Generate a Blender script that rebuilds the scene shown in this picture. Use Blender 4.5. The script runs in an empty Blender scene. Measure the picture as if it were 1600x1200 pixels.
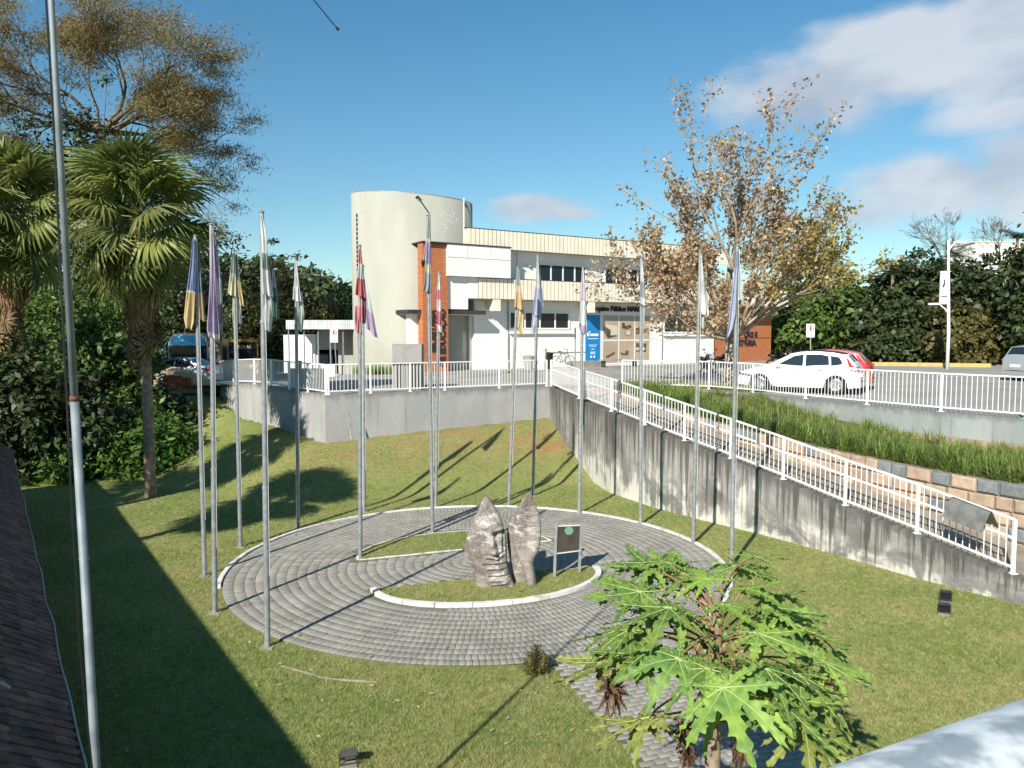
import bpy, math, random
import numpy as np
from mathutils import Vector, Matrix, noise as mnoise
random.seed(7); RNG = np.random.default_rng(7)
R = math.radians; PI = math.pi
scn = bpy.context.scene
COL = scn.collection
# ---------------------------------------------------------------- camera
CAMZ = 5.1; PITCH = R(3.9); F = 1200.0
cd = bpy.data.cameras.new('camera'); cam = bpy.data.objects.new('camera', cd); COL.objects.link(cam)
cam.location = (0, 0, CAMZ); cam.rotation_euler = (R(90) - PITCH, 0, 0)
cd.sensor_width = 36; cd.lens = 27; cd.clip_start = 0.05; cd.clip_end = 3000
scn.camera = cam
cd.dof.use_dof = True; cd.dof.focus_distance = 26; cd.dof.aperture_fstop = 11
# ---------------------------------------------------------------- sky, sun, exposure
SUN_EL = R(33); SUN_AZ = (-0.454, -0.891)          # horizontal direction towards the sun
w = bpy.data.worlds.new('World'); scn.world = w; w.use_nodes = True
nt = w.node_tree; nt.nodes.clear()
out = nt.nodes.new('ShaderNodeOutputWorld'); bg = nt.nodes.new('ShaderNodeBackground')
sky = nt.nodes.new('ShaderNodeTexSky'); sky.sky_type = 'NISHITA'; sky.sun_disc = False
sky.sun_elevation = SUN_EL
sky.sun_rotation = math.atan2(SUN_AZ[0], SUN_AZ[1])
sky.air_density = 1.0; sky.dust_density = 0.1; sky.ozone_density = 3.5; sky.altitude = 20
bg.inputs['Strength'].default_value = 0.094
def wn(t, **k):
    n = nt.nodes.new(t)
    for a, b in k.items(): setattr(n, a, b)
    return n
tc = wn('ShaderNodeTexCoord')
sep = wn('ShaderNodeSeparateXYZ'); nt.links.new(tc.outputs['Generated'], sep.inputs[0])
def wmath(op, a, b=None):
    n = wn('ShaderNodeMath', operation=op)
    for i, v in enumerate((a, b)):
        if v is None: continue
        if isinstance(v, (int, float)): n.inputs[i].default_value = v
        else: nt.links.new(v, n.inputs[i])
    return n.outputs[0]
# cloud layer: azimuth / elevation in radians
az = wmath('ARCTAN2', sep.outputs[0], sep.outputs[1])
el = wmath('ARCSINE', sep.outputs[2])
cmb = wn('ShaderNodeCombineXYZ'); nt.links.new(az, cmb.inputs[0]); nt.links.new(el, cmb.inputs[1])
ns = wn('ShaderNodeTexNoise'); ns.inputs['Scale'].default_value = 7; ns.inputs['Detail'].default_value = 5; ns.inputs['Roughness'].default_value = .5
mp = wn('ShaderNodeMapping'); mp.inputs['Scale'].default_value = (1, 2.0, 1); nt.links.new(cmb.outputs[0], mp.inputs[0]); nt.links.new(mp.outputs[0], ns.inputs[0])
def blob(a0, e0, ra, re, wgt=1.0):
    x = wmath('DIVIDE', wmath('SUBTRACT', az, a0), ra); y = wmath('DIVIDE', wmath('SUBTRACT', el, e0), re)
    d = wmath('SQRT', wmath('ADD', wmath('MULTIPLY', x, x), wmath('MULTIPLY', y, y)))
    return wmath('MULTIPLY', wmath('SUBTRACT', 1.0, d), wgt)
bl = None
for b in [(.36, .272, .14, .060, 1), (.46, .302, .15, .062, 1.1), (.57, .297, .15, .078, 1.1), (.62, .35, .08, .055, .9), (.57, .235, .10, .04, .6), (.74, .30, .2, .09, 1), (.50, .163, .13, .048, .95), (.61, .168, .13, .07, 1.2), (.42, .135, .1, .03, .6), (.78, .17, .16, .10, 1.1), (.030, .157, .085, .024, 1.0), (.075, .150, .05, .014, .8),
          (1.25, .22, .35, .12, 1), (-1.2, .3, .35, .09, 1), (2.2, .3, .4, .12, 1), (-2.4, .35, .4, .1, 1)]:
    v = blob(*b); bl = v if bl is None else wmath('MAXIMUM', bl, v)
cv = wmath('ADD', bl, wmath('MULTIPLY', wmath('SUBTRACT', ns.outputs[0], .5), 1.35))
mr = wn('ShaderNodeMapRange'); mr.interpolation_type = 'SMOOTHSTEP'; nt.links.new(cv, mr.inputs[0])
mr.inputs[1].default_value = .03; mr.inputs[2].default_value = .58; mr.inputs[3].default_value = 0; mr.inputs[4].default_value = .85
mx = wn('ShaderNodeMixRGB'); nt.links.new(mr.outputs[0], mx.inputs[0])
tint = wn('ShaderNodeMixRGB', blend_type='MULTIPLY'); tint.inputs[0].default_value = 1; tr = wn('ShaderNodeMapRange'); nt.links.new(el, tr.inputs[0]); tr.inputs[1].default_value = 0; tr.inputs[2].default_value = .5
tm = wn('ShaderNodeMixRGB'); nt.links.new(tr.outputs[0], tm.inputs[0]); tm.inputs[1].default_value = (.80, .86, .76, 1); tm.inputs[2].default_value = (.42, .88, .92, 1); nt.links.new(tm.outputs[0], tint.inputs[2])
nt.links.new(sky.outputs[0], tint.inputs[1]); nt.links.new(tint.outputs[0], mx.inputs[1])
cc_ = wn('ShaderNodeMixRGB'); cr_ = wn('ShaderNodeMapRange'); nt.links.new(ns.outputs[0], cr_.inputs[0]); cr_.inputs[1].default_value = .30; cr_.inputs[2].default_value = .60; nt.links.new(cr_.outputs[0], cc_.inputs[0])
cc_.inputs[1].default_value = (3.1, 3.5, 4.2, 1); cc_.inputs[2].default_value = (5.0, 5.3, 5.7, 1); nt.links.new(cc_.outputs[0], mx.inputs[2])
nt.links.new(mx.outputs[0], bg.inputs[0]); nt.links.new(bg.outputs[0], out.inputs[0])
sl = bpy.data.lights.new('sun', 'SUN'); sun = bpy.data.objects.new('sun', sl); COL.objects.link(sun)
sl.energy = 4.9; sl.angle = R(.5); sl.color = (1, .945, .85)
sd = Vector((SUN_AZ[0] * math.cos(SUN_EL), SUN_AZ[1] * math.cos(SUN_EL), math.sin(SUN_EL)))
sun.rotation_euler = sd.to_track_quat('Z', 'Y').to_euler(); sun.location = (-20, -30, 40)
scn.view_settings.view_transform = 'Standard'; scn.view_settings.look = 'None'
scn.view_settings.exposure = 0.62; scn.view_settings.gamma = 1; scn.view_settings.use_curve_mapping = False
# ---------------------------------------------------------------- survey helpers: sight lines to real points
CP, SP = math.cos(PITCH), math.sin(PITCH)
def ray(x, y):
    v = (y - 600) / F
    return ((x - 800) / F / (CP - SP * v), (SP + CP * v) / (CP - SP * v))   # X/Y, drop/Y
def G(x, y, z=0.0):
    a, b = ray(x, y); D = (CAMZ - z) / b
    return Vector((a * D, D, z))
def PD(x, y, D):
    a, b = ray(x, y); return Vector((a * D, D, CAMZ - b * D))
# ---------------------------------------------------------------- mesh helpers
class MB:
    def __init__(s): s.v = []; s.f = []; s.uv = None; s.mi = []
    def add(s, vs, fs, m=0):
        b = len(s.v); s.v += [tuple(p) for p in vs]; s.f += [tuple(b + i for i in f) for f in fs]; s.mi += [m] * len(fs); return s
    def box(s, x0, y0, z0, x1, y1, z1, M=None, m=0):
        vs = [(x, y, z) for z in (z0, z1) for y in (y0, y1) for x in (x0, x1)]
        if M is not None: vs = [M @ Vector(p) for p in vs]
        return s.add(vs, [(0, 2, 3, 1), (4, 5, 7, 6), (0, 1, 5, 4), (2, 6, 7, 3), (0, 4, 6, 2), (1, 3, 7, 5)], m)
    def bar(s, a, b, wd, ht, m=0):
        a = Vector(a); b = Vector(b); d = (b - a); L = d.length; d.normalize()
        up = Vector((0, 0, 1)) if abs(d.z) < .95 else Vector((1, 0, 0))
        sd_ = d.cross(up).normalized(); up = sd_.cross(d)
        vs = [p + sd_ * (i * wd / 2) + up * (j * ht / 2) for p in (a, b) for i, j in ((-1, -1), (1, -1), (1, 1), (-1, 1))]
        return s.add(vs, [(3, 2, 1, 0), (4, 5, 6, 7), (0, 1, 5, 4), (1, 2, 6, 5), (2, 3, 7, 6), (3, 0, 4, 7)], m)
    def tube(s, pts, rad, n=8, cap=True, m=0):
        pts = [Vector(p) for p in pts]
        if not hasattr(rad, '__len__'): rad = [rad] * len(pts)
        rings = []; ref = None
        for i, p in enumerate(pts):
            d = (pts[min(i + 1, len(pts) - 1)] - pts[max(i - 1, 0)])
            if d.length < 1e-9: d = Vector((0, 0, 1))
            d.normalize()
            if ref is None: ref = Vector((1, 0, 0)) if abs(d.x) < .8 else Vector((0, 1, 0))
            a = d.cross(ref)
            if a.length < 1e-5: a = d.cross(Vector((0, 1, .3)))
            a.normalize(); bb = d.cross(a); ref = -bb.cross(d) if False else a.cross(d).normalized() * -1 if False else ref
            rings.append([p + (a * math.cos(2 * PI * k / n) + bb * math.sin(2 * PI * k / n)) * rad[i] for k in range(n)])
        vs = [q for r_ in rings for q in r_]
        fs = [(i * n + k, i * n + (k + 1) % n, (i + 1) * n + (k + 1) % n, (i + 1) * n + k) for i in range(len(pts) - 1) for k in range(n)]
        if cap: fs += [tuple(range(n))[::-1], tuple((len(pts) - 1) * n + k for k in range(n))]
        return s.add(vs, fs, m)
    def lathe(s, prof, n=24, M=None, m=0):
        vs = [Vector((r_ * math.cos(2 * PI * k / n), r_ * math.sin(2 * PI * k / n), z)) for r_, z in prof for k in range(n)]
        if M is not None: vs = [M @ p for p in vs]
        fs = [(i * n + k, i * n + (k + 1) % n, (i + 1) * n + (k + 1) % n, (i + 1) * n + k) for i in range(len(prof) - 1) for k in range(n)]
        return s.add(vs, fs, m)
    def prism(s, poly, fa, fb, m=0):
        n = len(poly); vs = [fa(*p) for p in poly] + [fb(*p) for p in poly]
        return s.add(vs, [tuple(range(n))[::-1], tuple(range(n, 2 * n))] + [(i, (i + 1) % n, n + (i + 1) % n, n + i) for i in range(n)], m)
def chain(o):
    Mx = o.matrix_basis.copy(); p = o.parent
    while p: Mx = p.matrix_basis @ Mx; p = p.parent
    return Mx
def finish(me, mats, smooth=False):
    for m in (mats if isinstance(mats, (list, tuple)) else [mats]): me.materials.append(m)
    if smooth: me.polygons.foreach_set('use_smooth', [True] * len(me.polygons))
    me.update()
def mkmesh(name, mb, mats, smooth=False, inv=None):
    me = bpy.data.meshes.new(name)
    vs = mb.v if inv is None else [tuple(inv @ Vector(p)) for p in mb.v]
    me.from_pydata(vs, [], mb.f)
    if mb.uv:
        l = me.uv_layers.new(name='UVMap'); l.data.foreach_set('uv', [c for u in mb.uv for c in u])
    if any(mb.mi): me.polygons.foreach_set('material_index', mb.mi)
    finish(me, mats, smooth); return me
def put(name, me, parent=None, loc=None, rot=None, scl=None, kind=None):
    o = bpy.data.objects.new(name, me); COL.objects.link(o)
    if parent: o.parent = parent
    if loc is not None: o.location = loc
    if rot is not None: o.rotation_euler = rot
    if scl is not None: o.scale = scl
    if kind: o['kind'] = kind
    return o
def obj(name, mb, mats, parent=None, smooth=False, world=True, kind=None, label=None):
    inv = chain(parent).inverted() if (parent and world) else None
    o = put(name, mkmesh(name, mb, mats, smooth, inv), parent, kind=kind)
    if label: o['label'] = label
    return o
def struct(name, mb, mats, smooth=False): return obj(name, mb, mats, None, smooth, kind='structure')
def tag(o, label, cat, group=None):
    o['label'] = label; o['category'] = cat
    if group: o['group'] = group
    return o
def thing(name, label, cat, loc=(0, 0, 0), rz=0, group=None):
    o = bpy.data.objects.new(name, None); COL.objects.link(o); o.empty_display_size = .2
    o.location = loc; o.rotation_euler = (0, 0, rz); return tag(o, label, cat, group)
def dup(o, parent=None):
    c = o.copy(); COL.objects.link(c); c.parent = parent
    for ch in [x for x in bpy.data.objects if x.parent == o]: dup(ch, c)
    return c
def npmesh(name, V, Fq, mats, smooth=False, attr=None):
    me = bpy.data.meshes.new(name); V = np.asarray(V, np.float32); Fq = np.asarray(Fq, np.int32); k = Fq.shape[1]
    me.vertices.add(len(V)); me.vertices.foreach_set('co', V.ravel())
    me.loops.add(Fq.size); me.loops.foreach_set('vertex_index', Fq.ravel())
    me.polygons.add(len(Fq)); me.polygons.foreach_set('loop_start', np.arange(0, Fq.size, k, dtype=np.int32))
    me.update(calc_edges=True)
    if attr is not None:
        for nm, arr in attr.items():
            a = me.attributes.new(nm, 'FLOAT', 'FACE'); a.data.foreach_set('value', np.asarray(arr, np.float32))
    finish(me, mats, smooth); return me
# ---------------------------------------------------------------- materials
class NT:
    def __init__(s, name):
        s.m = bpy.data.materials.new(name); s.m.use_nodes = True; s.t = s.m.node_tree; s.t.nodes.clear()
        s.o = s.n('ShaderNodeOutputMaterial'); s.b = s.n('ShaderNodeBsdfPrincipled'); s.l(s.b.outputs[0], s.o.inputs[0])
    def n(s, t, **k):
        x = s.t.nodes.new(t)
        for a, b in k.items(): setattr(x, a, b)
        return x
    def l(s, a, b): s.t.links.new(a, b)
    def setv(s, i, v):
        if isinstance(v, (int, float)): i.default_value = v
        elif isinstance(v, (tuple, list)): i.default_value = tuple(v) + ((1,) if len(v) == 3 and i.type == 'RGBA' else ())
        else: s.l(v, i)
    def math(s, op, a, b=0.0, c=None):
        x = s.n('ShaderNodeMath', operation=op); s.setv(x.inputs[0], a); s.setv(x.inputs[1], b)
        if c is not None: s.setv(x.inputs[2], c)
        return x.outputs[0]
    def mix(s, f, a, b, mode='MIX'):
        x = s.n('ShaderNodeMixRGB', blend_type=mode); s.setv(x.inputs[0], f); s.setv(x.inputs[1], a); s.setv(x.inputs[2], b); return x.outputs[0]
    def pos(s): return s.n('ShaderNodeNewGeometry').outputs['Position']
    def vmul(s, v, sc):
        x = s.n('ShaderNodeVectorMath', operation='MULTIPLY'); s.l(v, x.inputs[0]); x.inputs[1].default_value = sc; return x.outputs[0]
    def noise(s, v, scale=5, detail=4, rough=.55, dist=0):
        x = s.n('ShaderNodeTexNoise'); s.l(v, x.inputs['Vector']); x.inputs['Scale'].default_value = scale; x.inputs['Detail'].default_value = detail
        x.inputs['Roughness'].default_value = rough; x.inputs['Distortion'].default_value = dist; return x.outputs[0]
    def ramp(s, f, lo, hi, a=0.0, b=1.0):
        x = s.n('ShaderNodeMapRange'); x.interpolation_type = 'SMOOTHSTEP'; s.l(f, x.inputs[0])
        for i, v in enumerate((lo, hi, a, b)): x.inputs[i + 1].default_value = v
        return x.outputs[0]
    def bump(s, h, strength=.3, dist=.02):
        x = s.n('ShaderNodeBump'); x.inputs['Strength'].default_value = strength; x.inputs['Distance'].default_value = dist; s.l(h, x.inputs['Height']); s.l(x.outputs[0], s.b.inputs['Normal'])
    def fin(s, col, rough=.7, metal=0, spec=.5, trans=0):
        s.setv(s.b.inputs['Base Color'], col); s.setv(s.b.inputs['Roughness'], rough); s.setv(s.b.inputs['Metallic'], metal); s.b.inputs['Specular IOR Level'].default_value = spec
        if trans:
            t = s.n('ShaderNodeBsdfTranslucent'); s.setv(t.inputs[0], col); mxs = s.n('ShaderNodeMixShader'); mxs.inputs[0].default_value = trans
            s.l(s.b.outputs[0], mxs.inputs[1]); s.l(t.outputs[0], mxs.inputs[2]); s.l(mxs.outputs[0], s.o.inputs[0])
        return s.m
def mat(name, c1, c2=None, scale=4, rough=.7, metal=0, spec=.4, bump=0, bscale=60, isl=0, rnd=0, trans=0, coord=None, detail=4, lo=.35, hi=.65):
    t = NT(name); p = t.pos() if coord is None else t.n('ShaderNodeTexCoord').outputs[coord]
    col = c1
    if c2 is not None: col = t.mix(t.ramp(t.noise(p, scale, detail), lo, hi), c1, c2)
    if isl or rnd:
        r_ = t.n('ShaderNodeNewGeometry').outputs['Random Per Island'] if isl else t.n('ShaderNodeObjectInfo').outputs['Random']
        k = isl or rnd; h = t.n('ShaderNodeHueSaturation'); t.setv(h.inputs['Color'], col)
        t.l(t.math('MULTIPLY_ADD', r_, 2 * k, 1 - k), h.inputs['Value'])
        r2 = t.math('FRACT', t.math('MULTIPLY', r_, 17.3)); t.l(t.math('MULTIPLY_ADD', r2, .05 * min(1, k * 2), .5 - .025 * min(1, k * 2)), h.inputs['Hue']); col = h.outputs[0]
    if bump: t.bump(t.noise(p, bscale, 3), bump, .01)
    return t.fin(col, rough, metal, spec, trans)
def leafmat(name, cols, trans=.25, rough=.5, bias=.5):
    """leaf colours chosen leaf by leaf"""
    t = NT(name); r_ = t.n('ShaderNodeNewGeometry').outputs['Random Per Island']
    cr = t.n('ShaderNodeValToRGB'); cr.color_ramp.interpolation = 'LINEAR'; t.l(r_, cr.inputs[0])
    e = cr.color_ramp.elements
    while len(e) < len(cols): e.new(.5)
    for i, c in enumerate(cols): e[i].position = i / (len(cols) - 1); e[i].color = (*c, 1)
    h = t.n('ShaderNodeHueSaturation'); t.l(cr.outputs[0], h.inputs['Color'])
    t.l(t.math('MULTIPLY_ADD', t.noise(t.pos(), .6, 3), 1.0, .5), h.inputs['Value'])
    return t.fin(h.outputs[0], rough, 0, .35, trans)
K = {}
K['galv'] = mat('galvanised_steel', (.23, .245, .25), (.31, .33, .335), 9, .5, .3, .5, .15, 90, rnd=.08)
K['mast'] = mat('mast_steel', (.17, .20, .22), (.24, .275, .295), 5, .6, .15, .5)
K['white_paint'] = mat('white_metal_paint', (.78, .78, .76), (.62, .6, .56), 5, .45, 0, .5, lo=.55, hi=.8)
K['rust'] = mat('rust', (.2, .06, .03), (.1, .05, .03), 40, .9)
K['black'] = mat('black_plastic', (.012, .012, .013), None, rough=.5)
K['dark'] = mat('dark_metal', (.03, .032, .035), (.05, .05, .05), 12, .5)
K['kerb'] = mat('whitewashed_kerb', (.66, .64, .59), (.28, .26, .22), 3.2, .85, bump=.3, bscale=50, lo=.5, hi=.72)
K['paver'] = mat('grey_paver', (.31, .29, .25), (.245, .23, .20), 1.3, .9, bump=.3, bscale=70, isl=.10)
K['paver_one'] = mat('grey_paver_piece', (.31, .29, .25), (.245, .23, .20), 1.3, .9, bump=.3, bscale=70, rnd=.10)
K['sand_joint'] = mat('joint_sand', (.19, .175, .14), (.10, .125, .05), 1.6, 1, bump=.5, bscale=40)
K['cream'] = mat('cream_fascia', (.84, .77, .62), (.77, .70, .55), 1.2, .6, rnd=.03)
K['whitewall'] = mat('white_render', (.86, .84, .80), (.80, .78, .73), .8, .8, bump=.15, bscale=20)
K['glass_dark'] = mat('dark_window_glass', (.015, .02, .026), None, rough=.06, spec=.35)
K['glass_car'] = mat('tinted_car_glass', (.018, .024, .03), None, rough=.05, spec=1.0)
K['frame'] = mat('white_window_frame', (.78, .78, .76), None, rough=.45)
K['darktrim'] = mat('dark_roof_trim', (.03, .025, .025), (.06, .05, .045), 4, .7)
K['asphalt'] = mat('asphalt', (.25, .238, .22), (.32, .305, .28), .35, .95, bump=.4, bscale=60)
K['paving'] = mat('light_paving', (.34, .315, .28), (.25, .23, .2), 1.1, .9, bump=.3, bscale=50)
K['soil'] = mat('soil', (.10, .07, .045), (.16, .11, .07), 3, 1, bump=.6, bscale=25)
K['sandpile'] = mat('builders_sand', (.42, .32, .2), (.3, .22, .14), 4, 1, bump=.5, bscale=20)
K['clay'] = mat('clay_brick_stack', (.4, .12, .05), (.25, .08, .04), 4, .9, rnd=.15)
K['bark'] = mat('bark', (.19, .155, .12), (.10, .08, .06), 6, .95, bump=.6, bscale=18)
K['palebark'] = mat('pale_plane_bark', (.40, .34, .26), (.22, .18, .13), 5, .9, bump=.4, bscale=14)
K['palmbark'] = mat('palm_bark', (.32, .24, .17), (.19, .14, .10), 7, .95, bump=.6, bscale=22)
K['mortar'] = mat('mortar', (.30, .26, .21), (.2, .18, .15), 5, 1, bump=.4, bscale=30)
# ---------------------------------------------------------------- special materials
def grass_ground():
    t = NT('lawn_grass'); p = t.pos(); s = t.n('ShaderNodeSeparateXYZ'); t.l(p, s.inputs[0])
    a = t.mix(t.ramp(t.noise(p, .45, 5), .35, .68), (.19, .255, .065), (.30, .305, .11))
    a = t.mix(t.ramp(t.noise(p, 3.5, 5, .7), .45, .75, 0, .65), a, (.31, .27, .125))
    a = t.mix(t.ramp(t.noise(p, 22, 4, .7), .35, .7, 0, .55), a, (.09, .13, .028))
    bank = t.math('MULTIPLY', t.math('MULTIPLY', t.ramp(s.outputs[2], .25, .9), t.ramp(s.outputs[0], -9.5, -5)), t.ramp(t.noise(p, 1.7, 6, .7), .38, .62, 0, .8))
    a = t.mix(bank, a, (.27, .19, .085))
    # bare reddish soil on the bank near the corner
    d = t.n('ShaderNodeVectorMath', operation='DISTANCE'); t.l(p, d.inputs[0]); d.inputs[1].default_value = tuple(G(845, 700, .8))
    spot = t.math('MULTIPLY', t.ramp(d.outputs['Value'], 1.5, .2), t.ramp(t.noise(p, 3, 4), .42, .6))
    a = t.mix(spot, a, (.36, .14, .06))
    a = t.mix(t.ramp(t.noise(p, 9, 5, .75), .4, .7, 0, .45), a, (.36, .31, .15)); t.bump(t.noise(p, 45, 4, .7), .7, .03); return t.fin(a, .95, 0, .15)
K['grass'] = grass_ground()
def blades():
    t = NT('grass_blades'); p = t.pos(); r_ = t.n('ShaderNodeObjectInfo').outputs['Random']; s = t.n('ShaderNodeSeparateXYZ'); t.l(p, s.inputs[0])
    a = t.mix(t.ramp(t.noise(p, .45, 5), .35, .68), (.225, .31, .075), (.38, .38, .14))
    a = t.mix(t.ramp(t.noise(p, 3.5, 5, .7), .45, .75, 0, .6), a, (.38, .335, .155))
    a = t.mix(t.ramp(r_, .55, 1, 0, .95), a, (.52, .45, .23))
    a = t.mix(t.ramp(r_, .35, 0, 0, .85), a, (.08, .145, .025))
    bank = t.math('MULTIPLY', t.math('MULTIPLY', t.ramp(s.outputs[2], .25, .9), t.ramp(s.outputs[0], -9.5, -5)), t.ramp(t.noise(p, 1.7, 6, .7), .38, .62, 0, .8))
    a = t.mix(bank, a, (.34, .24, .11)); return t.fin(a, .7, 0, .2, .25)
K['blades'] = blades()
def stained():
    t = NT('stained_concrete'); uv = t.n('ShaderNodeUVMap').outputs[0]; s = t.n('ShaderNodeSeparateXYZ'); t.l(uv, s.inputs[0])
    u, v = s.outputs[0], s.outputs[1]
    big = t.noise(t.vmul(uv, (.8, 1.6, 1)), 1.3, 6, .62, .6); streak = t.noise(t.vmul(uv, (5.5, .55, 1)), 1.0, 5, .6)
    fine = t.noise(uv, 9, 6, .7)
    a = t.mix(t.ramp(big, .35, .6), (.16, .158, .148), (.30, .292, .27))
    # pale lime patches, mostly low on the wall
    lime = t.math('ADD', t.math('MULTIPLY', streak, .55), t.math('ADD', t.math('MULTIPLY', big, .75), t.math('MULTIPLY_ADD', v, -.34, -.02)))
    a = t.mix(t.ramp(lime, .47, .60, 0, .8), a, (.62, .60, .53))
    st2 = t.noise(t.vmul(uv, (7, .4, 1)), 1.3, 4, .6)
    dk = t.math('ADD', t.math('MULTIPLY', st2, .9), t.math('MULTIPLY', v, .22))
    a = t.mix(t.ramp(dk, .56, .72, 0, .85), a, (.055, .052, .048))
    a = t.mix(t.ramp(t.noise(uv, 1.2, 4), .58, .7, 0, .5), a, (.16, .115, .08))
    a = t.mix(t.ramp(t.math('MULTIPLY_ADD', fine, .2, v), .95, 1.08, 0, .6), a, (.10, .10, .09))
    a = t.mix(t.ramp(fine, .4, .8, 0, .25), a, (.09, .09, .08))
    t.bump(t.noise(uv, 14, 5, .7), .5, .02); return t.fin(a, .95, 0, .2)
K['stained'] = stained()
def painted(name, c1, c2, dark):
    t = NT(name); uv = t.n('ShaderNodeUVMap').outputs[0]; s = t.n('ShaderNodeSeparateXYZ'); t.l(uv, s.inputs[0])
    a = t.mix(t.ramp(t.noise(uv, .9, 5), .35, .65), c1, c2)
    a = t.mix(t.ramp(t.noise(t.vmul(uv, (4, .5, 1)), 1.1, 5), .55, .8, 0, .5), a, dark)
    a = t.mix(t.ramp(t.math('MULTIPLY_ADD', t.noise(uv, 5, 4), .25, s.outputs[1]), 1.0, 1.15, 0, .7), a, dark)
    a = t.mix(t.ramp(t.noise(uv, 2.2, 6, .7), .62, .78, 0, .45), a, (.5, .49, .45))
    t.bump(t.noise(uv, 8, 4), .25, .02); return t.fin(a, .9, 0, .25)
K['greywall'] = painted('grey_painted_wall', (.31, .31, .305), (.38, .375, .365), (.14, .14, .135))
K['greenwall'] = painted('green_grey_painted_wall', (.24, .265, .255), (.31, .33, .32), (.12, .125, .12))
def brick():
    t = NT('orange_brick'); p = t.pos(); s = t.n('ShaderNodeSeparateXYZ'); t.l(p, s.inputs[0])
    d = t.n('ShaderNodeVectorMath', operation='DOT_PRODUCT'); t.l(p, d.inputs[0]); d.inputs[1].default_value = (.84, .54, 0)
    c = t.n('ShaderNodeCombineXYZ'); t.l(d.outputs['Value'], c.inputs[0]); t.l(s.outputs[2], c.inputs[1])
    b = t.n('ShaderNodeTexBrick'); t.l(c.outputs[0], b.inputs[0]); b.inputs['Color1'].default_value = (.50, .17, .065, 1); b.inputs['Color2'].default_value = (.40, .125, .05, 1)
    b.inputs['Mortar'].default_value = (.30, .16, .09, 1); b.inputs['Scale'].default_value = 1; b.inputs['Mortar Size'].default_value = .008
    b.inputs['Brick Width'].default_value = .24; b.inputs['Row Height'].default_value = .075
    a = t.mix(t.ramp(t.noise(t.vmul(c.outputs[0], (1, 7, 1)), 1.6, 4), .58, .72, 0, .6), b.outputs[0], (.20, .07, .035))
    t.bump(b.outputs['Fac'], -.4, .01); return t.fin(a, .85, 0, .3)
K['brick'] = brick()
def tower_mat():
    t = NT('tower_render'); p = t.pos()
    a = t.mix(t.ramp(t.noise(t.vmul(p, (1, 1, .35)), .6, 5), .35, .65), (.335, .335, .28), (.385, .38, .325))
    a = t.mix(t.ramp(t.noise(p, 1.4, 6, .7), .62, .72, 0, .55), a, (.68, .66, .6))
    a = t.mix(t.ramp(t.noise(t.vmul(p, (3, 3, .3)), 1, 4), .6, .8, 0, .35), a, (.36, .36, .32))
    t.bump(t.noise(p, 12, 4), .2, .02); return t.fin(a, .85, 0, .25)
K['tower'] = tower_mat()
def statue_mat():
    t = NT('weathered_cement'); p = t.pos()
    a = t.mix(t.ramp(t.noise(p, 1.6, 6, .65, .5), .38, .6), (.20, .17, .15), (.34, .305, .275))
    a = t.mix(t.ramp(t.noise(t.vmul(p, (1, 1, 2.2)), 2.4, 7, .7, .8), .49, .64, 0, .9), a, (.62, .59, .55))
    a = t.mix(t.ramp(t.noise(t.vmul(p, (1, 1, .6)), 9, 7, .75), .54, .7, 0, .7), a, (.10, .082, .07))
    a = t.mix(t.ramp(t.noise(p, 30, 4, .7), .45, .7, 0, .4), a, (.12, .1, .09))
    t.bump(t.noise(p, 24, 7, .8), .9, .035); return t.fin(a, .95, 0, .2)
K['statue'] = statue_mat()
# ---------------------------------------------------------------- terrain
def seg_dist(px, py, a, b):
    ax, ay = a[0], a[1]; bx, by = b[0] - ax, b[1] - ay; L = bx * bx + by * by
    t = np.clip(((px - ax) * bx + (py - ay) * by) / L, 0, 1); d = np.hypot(px - ax - t * bx, py - ay - t * by); return d, t
WALL_Y = lambda: None
BACK = [(-60, 44, 2.2, 9), (-30, 39, 2.3, 9), (-19, 37, 2.4, 7), (-13.3, 34.9, 2.3, 6), (-11.6, 32.6, 1.45, 5), (-9, 29.2, 1.5, 4.6), (-6.4, 26.2, 1.3, 3.9), (-2.5, 28.3, 1.5, 4.6), (1.5, 30.5, 1.75, 4.6), (2.0, 28.7, 1.05, 3.6), (2.4, 27.1, .1, 2), (3.0, 24.6, 0, 2)]
def terr(px, py):
    px = np.asarray(px, float); py = np.asarray(py, float); best = np.full(px.shape, 1e9); z = np.zeros(px.shape)
    for a, b in zip(BACK[:-1], BACK[1:]):
        d, t = seg_dist(px, py, a, b); zb = a[2] + (b[2] - a[2]) * t; wd = a[3] + (b[3] - a[3]) * t
        f = np.clip(1 - d / wd, 0, 1); hh = zb * np.where(f < .14, f * f / .28, f - .07) / .93
        z = np.maximum(z, hh) if True else z
    und = .035 * np.sin(px * .7 + 1) * np.cos(py * .55) * np.clip((np.hypot(px + .75, py - 16.7) - 6) / 3, 0, 1)
    left = np.clip((-17 - px) / 14, 0, 1) * .8 * np.clip((py - 14) / 10, 0, 1)
    return z + und + left
def tz(x, y): return float(terr(np.array([x]), np.array([y]))[0])
nx, ny = 190, 165; gx = np.linspace(-62, 26, nx); gy = np.linspace(-22, 44, ny)
XX, YY = np.meshgrid(gx, gy); ZZ = terr(XX, YY)
back_y = np.interp(XX, [p[0] for p in BACK[:9]], [p[1] for p in BACK[:9]])
ZZ = np.where((YY > back_y + .35) & (XX < 1.5), np.minimum(ZZ, 1.2), ZZ)
ZZ = np.where(XX > 1.5, np.minimum(ZZ, 1.9), ZZ)
idx = np.arange(nx * ny).reshape(ny, nx)
Fq = np.stack([idx[:-1, :-1], idx[:-1, 1:], idx[1:, 1:], idx[1:, :-1]], -1).reshape(-1, 4)
put('lawn', npmesh('lawn', np.stack([XX, YY, ZZ], -1).reshape(-1, 3), Fq, K['grass'], True), kind='structure')
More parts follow.
